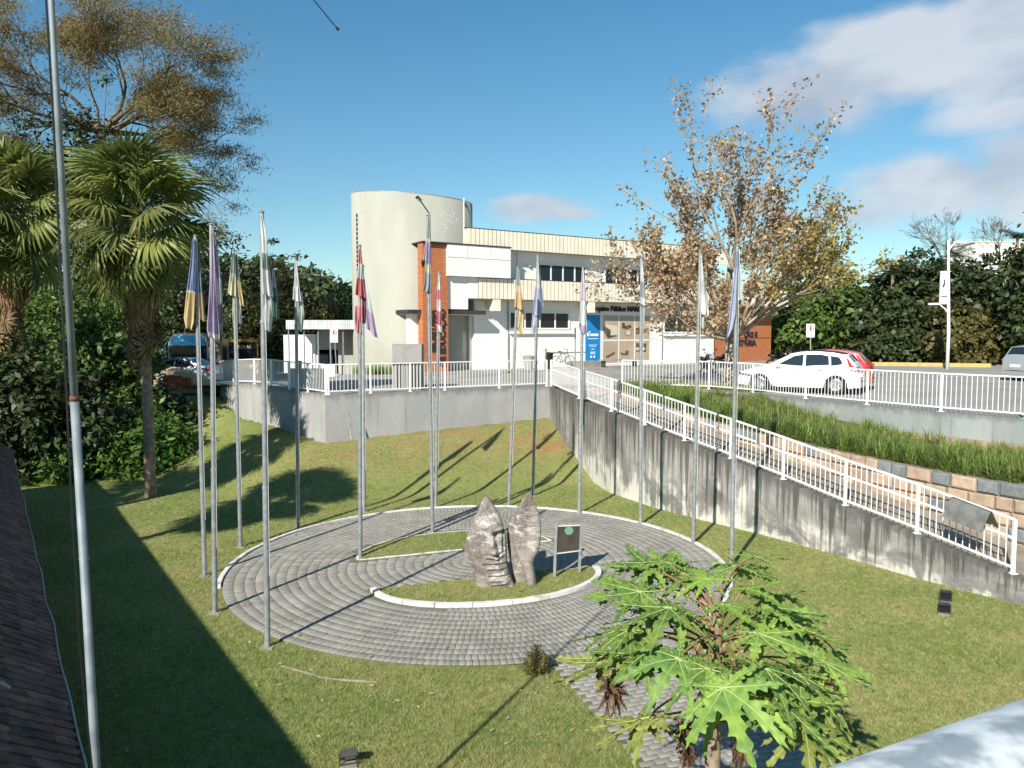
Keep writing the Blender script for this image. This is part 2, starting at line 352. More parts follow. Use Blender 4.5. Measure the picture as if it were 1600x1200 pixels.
# upper level: car park, road and pavement
UPW = [(4.35, 30.5), (7.4, 29.0), (8.5, 27.3), (9.46, 24.9), (10.5, 22.8), (11.6, 20.8), (12.8, 19.1), (14.1, 16.9), (16, 13.5), (20, 7), (30, -8)]
RAMPW = [(1.5, 30.5, 2.9), (2.37, 27.07, 2.69), (3.14, 24, 2.55), (4.27, 21.8, 2.2), (5.25, 20.4, 1.9), (6.22, 19.1, 1.6), (7.5, 17.1, 1.15), (8.4, 15.67, .88), (9.38, 14.2, .53)]
def offs(pl, d):
    out_ = []
    for i, p in enumerate(pl):
        a = pl[max(i - 1, 0)]; b = pl[min(i + 1, len(pl) - 1)]; t = Vector((b[0] - a[0], b[1] - a[1])).normalized()
        out_.append((p[0] - t.y * d, p[1] + t.x * d) + tuple(p[2:]))
    return out_
INNER = offs(RAMPW, 1.9)      # to the right of the walker looking back up: away from the garden
mb = MB()
poly = [(-8, 28.22), (-6.4, 26.2), (1.5, 30.5), (1.75, 30.75), (3.6, 31.0)] + UPW + [(420, -8), (420, 420), (-8, 420)]
mb.add([(x, y, 2.9) for x, y in poly], [tuple(range(len(poly)))])
struct('car_park', mb, K['asphalt'])
def zu(x, y):
    k = min(max((-8 - x) / 5, 0), 1); dr = min(max(.35 + .055 * (y - 37), 0), 1.25); return 2.9 - k * dr
xs = list(np.linspace(-8, -20, 13)) + [-24, -30, -45, -60, -120, -420]
mb = MB(); rows = 26
for x in xs:
    yb = float(np.interp(x, [-420, -60, -30, -19, -13.3, -6.4], [44, 44, 39, 37, 34.9, 26.2])) + (.0 if x > -13 else -.3)
    for j in range(rows):
        f = j / (rows - 1); y = yb + (420 - yb) * f ** 3; mb.v.append((x, y, zu(x, y)))
for i in range(len(xs) - 1):
    for j in range(rows - 1): a = i * rows + j; mb.f.append((a + 1, a, a + rows, a + rows + 1)); mb.mi.append(0)
mb.f = [tuple(reversed(f)) for f in mb.f]
struct('road', mb, K['asphalt'], True)
# far ground
mb = MB(); mb.add([(-1500, -600, -.35), (1500, -600, -.35), (1500, 2500, -.35), (-1500, 2500, -.35)], [(0, 1, 2, 3)]); struct('ground', mb, K['grass'])
mb = MB(); mb.add([(30, 52.5, 2.93), (420, 52.5, 2.93), (420, 400, 2.93), (12, 400, 2.93), (12, 58, 2.93)], [(0, 1, 2, 3, 4)]); struct('verge', mb, K['grass'])
# ---------------------------------------------------------------- walls that follow a line
def strip_wall(name, pts, thick, m, label, cat, side=1, cap=None):
    """pts (x,y,base,top); the wall's visible face follows pts, thickness goes to the given side"""
    back = offs([(p[0], p[1]) for p in pts], thick * side); mb = MB(); mb.uv = []; u = 0; us = [0]
    for a, b in zip(pts[:-1], pts[1:]): u += math.hypot(b[0] - a[0], b[1] - a[1]); us.append(u)
    n = len(pts)
    for i, p in enumerate(pts): mb.v += [(p[0], p[1], p[2]), (p[0], p[1], p[3]), (back[i][0], back[i][1], p[3]), (back[i][0], back[i][1], p[2])]
    vv = (0, 1, 1.15, .0)
    for i in range(n - 1):
        a, b = 4 * i, 4 * i + 4
        for k in range(3):
            f = (a + k, b + k, b + k + 1, a + k + 1); mb.f.append(f); mb.mi.append(0)
            mb.uv += [(us[i], vv[k]), (us[i + 1], vv[k]), (us[i + 1], vv[k + 1]), (us[i], vv[k + 1])]
    for a, uu in ((0, 0), (4 * n - 4, us[-1])):
        mb.f.append((a, a + 1, a + 2, a + 3)); mb.mi.append(0); mb.uv += [(uu, 0), (uu, 1), (uu + thick, 1), (uu + thick, 0)]
    o = obj(name, mb, m); return tag(o, label, cat)
def dens(pts, step=.5):
    o_ = []
    for a, b in zip(pts[:-1], pts[1:]):
        k = max(1, int(math.hypot(b[0] - a[0], b[1] - a[1]) / step))
        for i in range(k): o_.append(tuple(a[j] + (b[j] - a[j]) * i / k for j in range(len(a))))
    return o_ + [tuple(pts[-1])]
lw = dens([(-13.3, 34.9), (-6.4, 26.2), (1.5, 30.5)])
strip_wall('retaining_wall', [(x, y, tz(x, y) - .5, 2.93 if x > -9 else zu(x, y) + .06) for x, y in lw], .22, K['greywall'], 'plain grey painted retaining wall at the back of the sloping lawn', 'wall', 1)
rw = dens(RAMPW + [(9.75, 13.6, .42)])
strip_wall('ramp_wall', [(x, y, -.3, z + .0) for x, y, z in rw], .24, K['stained'], 'stained concrete wall with white lime patches carrying the ramp', 'wall', 1)
uw = dens([(p[0], p[1]) for p in UPW])
strip_wall('retaining_wall', [(x, y, 1.2, 2.925) for x, y in uw], .22, K['greenwall'], 'greenish grey wall holding up the car park above the planter', 'wall', 1)
# ramp surface
def ribbon(pl1, pl2, dz=0.0):
    mb = MB(); n = len(pl1)
    for a, b in zip(pl1, pl2): mb.v += [(a[0], a[1], a[2] + dz), (b[0], b[1], b[2] + dz)]
    for i in range(n - 1): mb.f.append((2 * i, 2 * i + 2, 2 * i + 3, 2 * i + 1)); mb.mi.append(0)
    return mb
RP = RAMPW + [(9.9, 13.4, .36), (10.6, 12.3, .2), (11.6, 10.8, .06)]
in1 = offs(RP, .2); in2 = offs(RP, 2.2)
RM = mat('ramp_paving', (.31, .265, .22), (.22, .185, .15), 1.6, .95, bump=.4, bscale=45)
struct('ramp', ribbon(dens(in1), dens(in1) if False else [(a[0], a[1], a[2]) for a in offs(dens(RP), 2.2)] if False else dens(in2, .5)) if False else ribbon(in1, in2, -.04), RM)
# ---------------------------------------------------------------- stone wall beside the ramp
SW = offs(RP, 1.95); STOP = [2.9, 2.8, 2.66, 2.42, 2.25, 2.1, 1.95, 1.9, 1.9, 1.9, 1.9, 1.9]
swl = [(p[0], p[1], p[2], STOP[i]) for i, p in enumerate(SW)] + [(SW[-1][0] + 2.0, SW[-1][1] - 3.2, 0, 1.9)]
swt = thing('stone_wall', 'pinkish stone block wall with scattered blue-grey blocks beside the ramp', 'wall', (SW[4][0], SW[4][1], 1.5))
bk = offs(swl, .05); bk2 = offs(swl, .35); mb = MB()
for i in range(len(swl)):
    a, b = bk[i], bk2[i]; zt = swl[i][3] - .02
    mb.v += [(a[0], a[1], -.3), (a[0], a[1], zt), (b[0], b[1], zt), (b[0], b[1], -.3)]
for i in range(len(swl) - 1):
    for k in range(3): mb.f.append((4 * i + k, 4 * i + 4 + k, 4 * i + 5 + k, 4 * i + 1 + k)); mb.mi.append(0)
obj('mortar_core', mb, K['mortar'], swt)
K['stoneA'] = mat('pink_stone', (.43, .325, .235), (.33, .25, .18), 5, .9, bump=.5, bscale=25, rnd=.13)
K['stoneB'] = mat('bluegrey_stone', (.13, .15, .155), (.20, .21, .205), 6, .9, bump=.5, bscale=25, rnd=.15)
K['stoneC'] = mat('tan_stone', (.38, .285, .20), (.28, .21, .15), 5, .9, bump=.5, bscale=25, rnd=.13)
cum = [0]
for a, b in zip(swl[:-1], swl[1:]): cum.append(cum[-1] + math.hypot(b[0] - a[0], b[1] - a[1]))
def at(u):
    i = max(0, min(len(swl) - 2, int(np.searchsorted(cum, u)) - 1)); f = (u - cum[i]) / (cum[i + 1] - cum[i]); a, b = swl[i], swl[i + 1]
    t = Vector((b[0] - a[0], b[1] - a[1], 0)).normalized()
    return Vector((a[0] + (b[0] - a[0]) * f, a[1] + (b[1] - a[1]) * f, 0)), t, a[2] + (b[2] - a[2]) * f, a[3] + (b[3] - a[3]) * f
def stone_mesh(mt, k):
    mb = MB(); r_ = random.Random(k); 
    for (x, z) in ((0, 0), (1, 0), (1, 1), (0, 1)): mb.v.append((x, .06, z))
    for (x, z) in ((.02, .03), (.98, .03), (.98, .97), (.02, .97)): mb.v.append((x + r_.uniform(-.02, .02), -.0, z + r_.uniform(-.03, .03)))
    for (x, z) in ((.1, .14), (.9, .14), (.9, .86), (.1, .86)): mb.v.append((x, -.022 + r_.uniform(-.01, .005), z))
    mb.f = [(8, 9, 10, 11)] + [(i, (i + 1) % 4, 4 + (i + 1) % 4, 4 + i) for i in range(4)] + [(4 + i, 4 + (i + 1) % 4, 8 + (i + 1) % 4, 8 + i) for i in range(4)]; mb.mi = [0] * 9
    return mkmesh('stone', mb, mt)
SM = {c: [stone_mesh(K[c], i) for i in range(3)] for c in ('stoneA', 'stoneB', 'stoneC')}
nst = 0
for row in range(7):
    u = 2.0 + random.uniform(0, .3)
    while u < cum[-1] - .4:
        L = random.uniform(.32, .62); P0, t, zr, zt = at(u); P1, _, zr1, zt1 = at(u + L); h = .31
        z1 = zt - row * h; z0 = z1 - h + .018
        if z1 > zr - .02 and nst < 290 and z0 > -.15:
            c = 'stoneB' if (row == 0 and random.random() < .36) or (row in (2, 3, 4) and random.random() < .22) else random.choice(['stoneA', 'stoneA', 'stoneC'])
            ang = math.atan2(P1.y - P0.y, P1.x - P0.x)
            o = put('stone', random.choice(SM[c]), swt, Vector((P0.x, P0.y, z0)) - swt.location, (0, math.atan2(-(zt1 - zt), L) * 1.0, ang), ((L - .02), 1, h - .018)); nst += 1
        u += L
# planter soil
pa = [(p[0], p[1], p[3] - .03) for p in offs(swl, .3)]
uu = dens([(p[0], p[1]) for p in UPW], .8)
def near(pl, p): return min(pl, key=lambda q: (q[0] - p[0]) ** 2 + (q[1] - p[1]) ** 2)
pb = []
for i, p in enumerate(pa):
    q = near(uu, p); pb.append((q[0] + .1, q[1] + .1, max(2.08, p[2] + .1) if i > 2 else 2.86))
struct('planter_bed', ribbon(pa, pb), K['soil'])
# low stone edging at the foot of the car park wall
edt = thing('stone_edging', 'low brown stone edging under the greenish grey car park wall', 'edging', (11.6, 20.8, 2.1))
el_ = offs(uu, -.09)
for i in range(8, min(len(el_) - 1, 44)):
    a, b = Vector((*el_[i], 0)), Vector((*el_[i + 1], 0)); d = (b - a); a2 = a + d * .02; b2 = b - d * .02
    m_ = MB(); m_.bar(a2 + Vector((0, 0, 2.17)), b2 + Vector((0, 0, 2.17)), .2, .2); obj('stone', m_, K[random.choice(['stoneC', 'stoneC', 'stoneA', 'stoneB'])], edt)
# ---------------------------------------------------------------- railings
def railing(name, posts, label, mid=False, ht=1.04, gap=.125, cat='railing', closed_gap=.0):
    t = thing(name, label, cat, posts[0]); p0 = Vector(posts[0])
    pm = MB(); pm.box(-.03, -.03, 0, .03, .03, ht); pm.box(-.07, -.07, 0, .07, .07, .012); pmesh = mkmesh('post', pm, K['white_paint'])
    bm_ = MB(); bm_.box(-.0075, -.0075, .12, .0075, .0075, ht - .03); bmesh_ = mkmesh('baluster', bm_, K['white_paint'])
    for p in posts: put('post', pmesh, t, Vector(p) - p0)
    for a, b in zip(posts[:-1], posts[1:]):
        a = Vector(a); b = Vector(b); d = b - a; L = math.hypot(d.x, d.y)
        for nm, hz, wd in (('top_rail', ht, .055), ('bottom_rail', .12, .035)) + ((('mid_rail', .68, .035),) if mid else ()):
            e = d.normalized() * (.03 if nm != 'top_rail' else -.0)
            m_ = MB(); m_.bar(a + e + Vector((0, 0, hz)), b - e + Vector((0, 0, hz)), wd, .04); obj(nm, m_, K['white_paint'], t)
        n = int(L / gap); ang = math.atan2(d.y, d.x)
        for i in range(1, n): put('baluster', bmesh_, t, a + d * (i / n) - p0, (0, 0, ang))
    return t
def on_line(pl, px, py):
    """where the sight line through the photo column crosses a wall line"""
    k = ray(px, py)[0]
    for a, b in zip(pl[:-1], pl[1:]):
        fa = a[0] - k * a[1]; fb = b[0] - k * b[1]
        if fa * fb <= 0:
            t = fa / (fa - fb); return Vector((a[0] + (b[0] - a[0]) * t, a[1] + (b[1] - a[1]) * t, (a[2] + (b[2] - a[2]) * t) if len(a) > 2 else 2.9))
    return None
rl = offs(RAMPW, .12); posts = [Vector((1.55, 30.6, 2.93))]
for px, py in [(904.5, 625), (955, 645), (1007, 666), (1069, 690), (1141, 720), (1223, 754), (1320, 792), (1432, 837)]:
    posts.append(on_line(rl, px, py))
posts.append(Vector((rl[-1][0] - .0, rl[-1][1] + .0, rl[-1][2])))
railing('ramp_railing', posts, 'white railing with a middle rail sloping down along the ramp', mid=True)
bl_ = offs([(-14.6, 36.6, 2.9), (-6.4, 26.2, 2.9), (1.5, 30.5, 2.9)], .11)
def zl(v): return Vector((v.x, v.y, 2.93 if v.x > -9 else zu(v.x, v.y) + .06))
ps = [zl(on_line(bl_, px, 600)) for px in (345, 365, 398, 424, 452, 481)] + [zl(Vector((-6.4, 26.35, 0)))]
railing('railing', ps, 'white railing on the shaded left part of the grey back wall')
ps2 = [ps[-1] + Vector((.0, .0, 0))] + [zl(on_line(bl_, px, 600)) for px in (579, 641, 695, 780)] + [Vector((1.38, 30.62, 2.93))]
ps2[0] = ps2[0] + (ps2[1] - ps2[0]).normalized() * .09
railing('railing', ps2, 'white railing on the sunlit grey back wall in front of the round tower')
ul = offs(UPW, .11); up = [Vector((p[0], p[1], 2.925)) for p in ul[:8]]
railing('railing', up, 'white railing along the car park edge in front of the white car')
# ---------------------------------------------------------------- plaza
PC = Vector((-.75, 16.7, 0)); PR = 5.32
ISL = [((-2.73, 14.8), (1.78, 16.25), 1.52, 1), ((-3.43, 16.8), (.95, 18.4), 1.62, -1)]
def isl_frame(I):
    a = Vector(I[0]); b = Vector(I[1]); M_ = (a + b) / 2; d = (b - a).normalized(); return M_, (b - a).length / 2, d, Vector((d.y, -d.x)) * I[3], I[2]
IFR = [isl_frame(I) for I in ISL]
def in_isl(x, y, g=0.0):
    for M_, a, d, n, b in IFR:
        r_ = Vector((x, y)) - M_; u = r_.dot(d) / (a + g); v = r_.dot(n)
        if v > -g and abs(u) < 1 and (v / (b + g)) ** 2 + u * u < 1: return True
    return False
mb = MB(); N = 96
mb.add([(PC.x + PR * math.cos(2 * PI * k / N), PC.y + PR * math.sin(2 * PI * k / N), .018) for k in range(N)], [tuple(range(N))])
plaza = struct('plaza', mb, K['sand_joint'])
PATH_A = Vector((.55, 11.6)); PD_ = Vector((.31, -.95)).normalized(); PN = Vector((-PD_.y, PD_.x)) * 1.0; PWID = 2.2
mb = MB(); q = [PATH_A - PD_ * .7, PATH_A + PD_ * 10, PATH_A + PD_ * 10 + PN * PWID, PATH_A - PD_ * .2 + PN * PWID]
mb.add([(p.x, p.y, .014) for p in q], [(0, 1, 2, 3)]); path = struct('path', mb, K['sand_joint'])
bricks = []   # (centre, angle, length along local x (tangential), length along local y, group)
r = PR - .12
while r > .15:
    n = max(4, int(2 * PI * r / .106)); off = random.random()
    for k in range(n):
        a = 2 * PI * (k + off) / n; x = PC.x + r * math.cos(a); y = PC.y + r * math.sin(a)
        if not in_isl(x, y, .13): bricks.append((x, y, a + PI / 2, 2 * PI * r / n - .008, .197, 0))
    r -= .205
nrow = 0; s_ = -.1
while s_ < 9.6:
    t_ = .0 + (.1 if nrow % 2 else 0)
    while t_ < PWID - .02:
        c = PATH_A + PD_ * s_ + PN * (t_ + .1)
        if (c - Vector((PC.x, PC.y))).length > PR + .02: bricks.append((c.x, c.y, math.atan2(PN.y, PN.x), .197, .098, 1))
        t_ += .205
    s_ += .105; nrow += 1
def brick_np(bl):
    V = []; Fq = []
    for i, (x, y, a, lx, ly, g) in enumerate(bl):
        ca, sa = math.cos(a), math.sin(a); dz = random.uniform(-.004, .006); tilt = random.uniform(-.004, .004); j = random.uniform(-.03, .03); ca, sa = math.cos(a + j), math.sin(a + j)
        for z, f in ((0.0, 1), (.021 + dz * .5, 1), (.025 + dz * .5, .93)):
            for ux, uy in ((-1, -1), (1, -1), (1, 1), (-1, 1)):
                lx2 = ux * lx / 2 * f; ly2 = uy * ly / 2 * (f if f == 1 else 1 - .1 * lx / ly); V.append((x + lx2 * ca - ly2 * sa, y + lx2 * sa + ly2 * ca, z + (tilt * ux if z else 0)))
        b = i * 12
        for k in (0, 4): Fq += [(b + k + m, b + k + (m + 1) % 4, b + k + 4 + (m + 1) % 4, b + k + 4 + m) for m in range(4)]
        Fq.append((b + 8, b + 9, b + 10, b + 11))
    return V, Fq
for g, par in ((0, plaza), (1, path)):
    bl2 = sorted([b for b in bricks if b[5] == g and b[1] > 3], key=lambda b: math.hypot(b[0], b[1]) + (8 if not (abs(b[0]) < .64 * b[1] and b[1] > (8.7 if g else 0)) else 0))
    one, rest = bl2[:292], bl2[292:]
    meshes = []
    for k in range(4):
        V, Fq = brick_np([(0, 0, 0, .096 if g == 0 else .192, .192 if g == 0 else .094, g)]); meshes.append(npmesh('paver', V, Fq, K['paver_one']))
    for b in one: put('paver', random.choice(meshes), par, (b[0], b[1], 0), (0, 0, b[2] + random.uniform(-.02, .02)), (b[3] / (.096 if g == 0 else .192), 1, 1))
    V, Fq = brick_np(rest); o = put('paving_field', npmesh('paving_field', V, Fq, K['paver']), par, kind='stuff')
# weeds in the joints
wv = MB()
for _ in range(520):
    a = random.uniform(0, 2 * PI); rr = PR * math.sqrt(random.random())
    x, y = PC.x + rr * math.cos(a), PC.y + rr * math.sin(a)
    if in_isl(x, y, .1) or mnoise.noise(Vector((x * .7, y * .7, 3))) < .08: continue
    for _ in range(5):
        th = random.uniform(0, 6.28); x2 = x + random.gauss(0, .04); y2 = y + random.gauss(0, .04); h = random.uniform(.02, .05)
        wv.add([(x2 - .006 * math.cos(th), y2 - .006 * math.sin(th), .03), (x2 + .006 * math.cos(th), y2 + .006 * math.sin(th), .03), (x2 + .02 * math.sin(th), y2 + .02 * math.cos(th), .035 + h)], [(0, 1, 2)])
tag(obj('weeds', wv, K['blades'], kind='stuff'), 'small weeds growing in the joints of the round paving', 'weeds')
# kerbs
def kerb(name, pts, wd, ht, label, par_loc, seg=1, m='kerb'):
    t = thing(name, label, 'kerb', par_loc)
    for i in range(0, len(pts) - 1, seg):
        run = pts[i:i + seg + 1]; mb = MB(); n = len(run)
        for k, p in enumerate(run):
            a = run[max(k - 1, 0)]; b = run[min(k + 1, n - 1)]; d = Vector((b[0] - a[0], b[1] - a[1])).normalized(); nn = Vector((-d.y, d.x)) * wd / 2
            e = (.006 if k == 0 else (-.006 if k == n - 1 else 0)); x, y = p[0] + d.x * e, p[1] + d.y * e; zz = ht + random.uniform(-.006, .006)
            mb.v += [(x - nn.x, y - nn.y, -.02), (x - nn.x * .9, y - nn.y * .9, zz), (x + nn.x * .9, y + nn.y * .9, zz), (x + nn.x, y + nn.y, -.02)]
        for k in range(n - 1):
            for j in range(3): mb.f.append((4 * k + j, 4 * k + 4 + j, 4 * k + 5 + j, 4 * k + 1 + j)); mb.mi.append(0)
        mb.f += [(0, 1, 2, 3), (4 * n - 1, 4 * n - 2, 4 * n - 3, 4 * n - 4)]; mb.mi += [0, 0]
        obj('kerb_stone', mb, K[m], t)
    return t
an = [R(d) for d in np.arange(-38, 202, 3)]
kerb('round_kerb', [(PC.x + (PR + .06) * math.cos(a), PC.y + (PR + .06) * math.sin(a)) for a in an], .10, .055, 'worn whitewashed kerb round the back of the circular paving', (PC.x, PC.y, 0), 3)
for i, (M_, a, d, n, b) in enumerate(IFR):
    arc = [M_ + d * (a * math.cos(t)) + n * (b * math.sin(t)) for t in np.linspace(PI, 0, 31)]
    kerb('curved_kerb', [(p.x, p.y) for p in arc], .13 if i == 0 else .05, .085 if i == 0 else .04, ['broad white curved kerb in front of the face sculpture', 'thin curved kerb behind the small grass bed at the flagpole'][i], (M_.x, M_.y, 0), 3)
    ch = [M_ + d * t for t in np.linspace(-a, a, 9)]
    kerb('straight_kerb', [(p.x, p.y) for p in ch], .05, .045, ['thin straight kerb behind the grass bed of the face sculpture', 'thin straight kerb in front of the small grass bed at the flagpole'][i], (M_.x + .1, M_.y, 0), 1)
    mb = MB(); mb.add([(p.x, p.y, .05) for p in [M_ + d * (a * .97 * math.cos(t)) + n * (b * .95 * math.sin(t)) for t in np.linspace(PI, 0, 41)]], [tuple(range(41))[::-1]])
    if mkmesh is not None: struct('grass_bed', mb, K['grass'])
# half buried old kerb line in the lawn
pl = [G(x, y) for x, y in [(440, 1042), (470, 1051), (505, 1060), (545, 1065), (590, 1068)]]
mb = MB(); mb.tube([Vector((p.x, p.y, .012 + .008 * math.sin(i * 2.1))) for i, p in enumerate(pl)], .016, 6); tag(obj('buried_kerb', mb, K['mortar']), 'pale strip of old kerb half buried in the lawn left of centre', 'kerb')
# ---------------------------------------------------------------- flagpoles
def flagpole(x, y, tx, top_z, base_z=0, idx=0, label=''):
    t = thing('flagpole', label, 'flagpole', (x, y, base_z), 0, 'flagpoles round the circular paving')
    H = top_z - base_z; lean = Vector((tx - x, 0, 0))
    def pt(z): return Vector((x, y, base_z + z)) + lean * (z / H)
    z1, z2 = H * .38, H * .76
    for nm, a, b, r_ in (('lower_tube', -.05, z1, .047), ('middle_tube', z1, z2, .041), ('upper_tube', z2, H, .034)):
        mb = MB(); mb.tube([pt(a), pt(b - .03), pt(b)], [r_, r_, r_ * .86], 14); obj(nm, mb, K['galv'], t, smooth=False)
    for z, r_ in ((z1, .052), (z2, .046)):
        mb = MB(); mb.tube([pt(z - .04), pt(z + .01)], r_, 14); obj('joint_collar', mb, K['galv'], t)
    mb = MB(); mb.tube([pt(H), pt(H + .02), pt(H + .045)], [.036, .045, .015], 12); obj('cap', mb, K['galv'], t)
    mb = MB(); mb.box(-.1, -.1, .0, .1, .1, .02); mb.v = [(v[0] + x, v[1] + y, v[2] + base_z) for v in mb.v]; obj('base_plate', mb, K['paving'], t)
    mb = MB(); mb.tube([pt(1.2) + Vector((.055, -.02, 0)), pt(H * .6) + Vector((.05, -.02, 0)), pt(H - .05) + Vector((.04, -.02, 0))], .004, 4); obj('halyard', mb, K['frame'], t)
    return pt, H
Cc = {'w': (.76, .76, .74), 'y': (.72, .55, .24), 'b': (.22, .30, .52), 'lil': (.50, .36, .58), 'pur': (.34, .24, .46), 'gg': (.30, .36, .34), 'gr': (.06, .25, .17), 'wg': (.62, .64, .63), 'red': (.60, .07, .09), 'pk': (.72, .18, .24),
      'or': (.74, .50, .22), 'yy': (.72, .66, .42), 'lb': (.38, .48, .68), 'sb': (.46, .50, .68), 'lav': (.52, .50, .70), 'dk': (.05, .05, .06), 'dr': (.30, .03, .05), 'lp': (.70, .54, .70), 'gb': (.36, .41, .44), 'lgn': (.48, .56, .50)}
Cc = {k: tuple(c * .78 + .22 * .55 for c in v) if k not in ('dk', 'w', 'wg') else v for k, v in Cc.items()}
FM = {k: mat('flag_cloth_' + n_, v, tuple(c * .86 for c in v), 5, .85, 0, .15, .3, 160, trans=.3) for (k, v), n_ in zip(Cc.items(), ['white', 'yellow', 'blue', 'lilac', 'purple', 'grey_green', 'green', 'pearl', 'red', 'pink', 'orange', 'straw', 'light_blue', 'slate', 'lavender', 'black', 'dark_red', 'mauve', 'steel', 'mint'])}
def flag(px0, D, lobes, label, pole_pt, emb=None):
    """limp flag hanging beside its pole; each lobe is a fold: (rows [(y, xl, xr)], bands [(y, colour)], depth)"""
    pos = PD(px0[0], px0[1], D); mats = list(FM.values()); keys = list(FM.keys()); mb = MB()
    for rows, bands, dep in lobes:
        ys = [r_[0] for r_ in rows]; n = 40; m_ = 15; b0 = len(mb.v); ph = random.uniform(0, 6)
        W = rows[-1][2] - rows[-1][1]
        slant = bands[0][2] if len(bands[0]) > 2 else .35
        for i in range(n + 1):
            t = i / n; y = ys[0] + (ys[-1] - ys[0]) * t; xl = np.interp(y, ys, [r_[1] for r_ in rows]); xr = np.interp(y, ys, [r_[2] for r_ in rows])
            for j in range(m_):
                u = j / (m_ - 1); amp = .012 + .05 * min(1, t * 1.6) * (xr - xl) / 22
                x = xl + (xr - xl) * u; yy = y + (slant * (xr - xl) * (u - .5) * (t > .0) * min(1, t * 1.2)) + (.9 * math.sin(u * 9 + ph)) * t
                p = PD(x, yy, D); dy = amp * (math.sin(u * 2 * PI * 1.6 + ph + t * 1.3) + .45 * math.sin(u * 2 * PI * 3.1 + ph * 2 - t * 2)) 
                mb.v.append((p.x, p.y + dep + dy, p.z))
        for i in range(n):
            for j in range(m_ - 1):
                yc = ys[0] + (ys[-1] - ys[0]) * (i + .5) / n; u = (j + .5) / (m_ - 1); yb = yc
                col = bands[-1][1]
                for bd in bands:
                    if yb < bd[0]: col = bd[1]; break
                a = b0 + i * m_ + j; mb.f.append((a, a + m_, a + m_ + 1, a + 1)); mb.mi.append(keys.index(col))
    o = obj('flag', mb, mats, smooth=True); sm_ = o.modifiers.new('cloth', 'SOLIDIFY'); sm_.thickness = .006
    tag(o, label, 'flag', 'flags hanging limp from the flagpoles'); return o
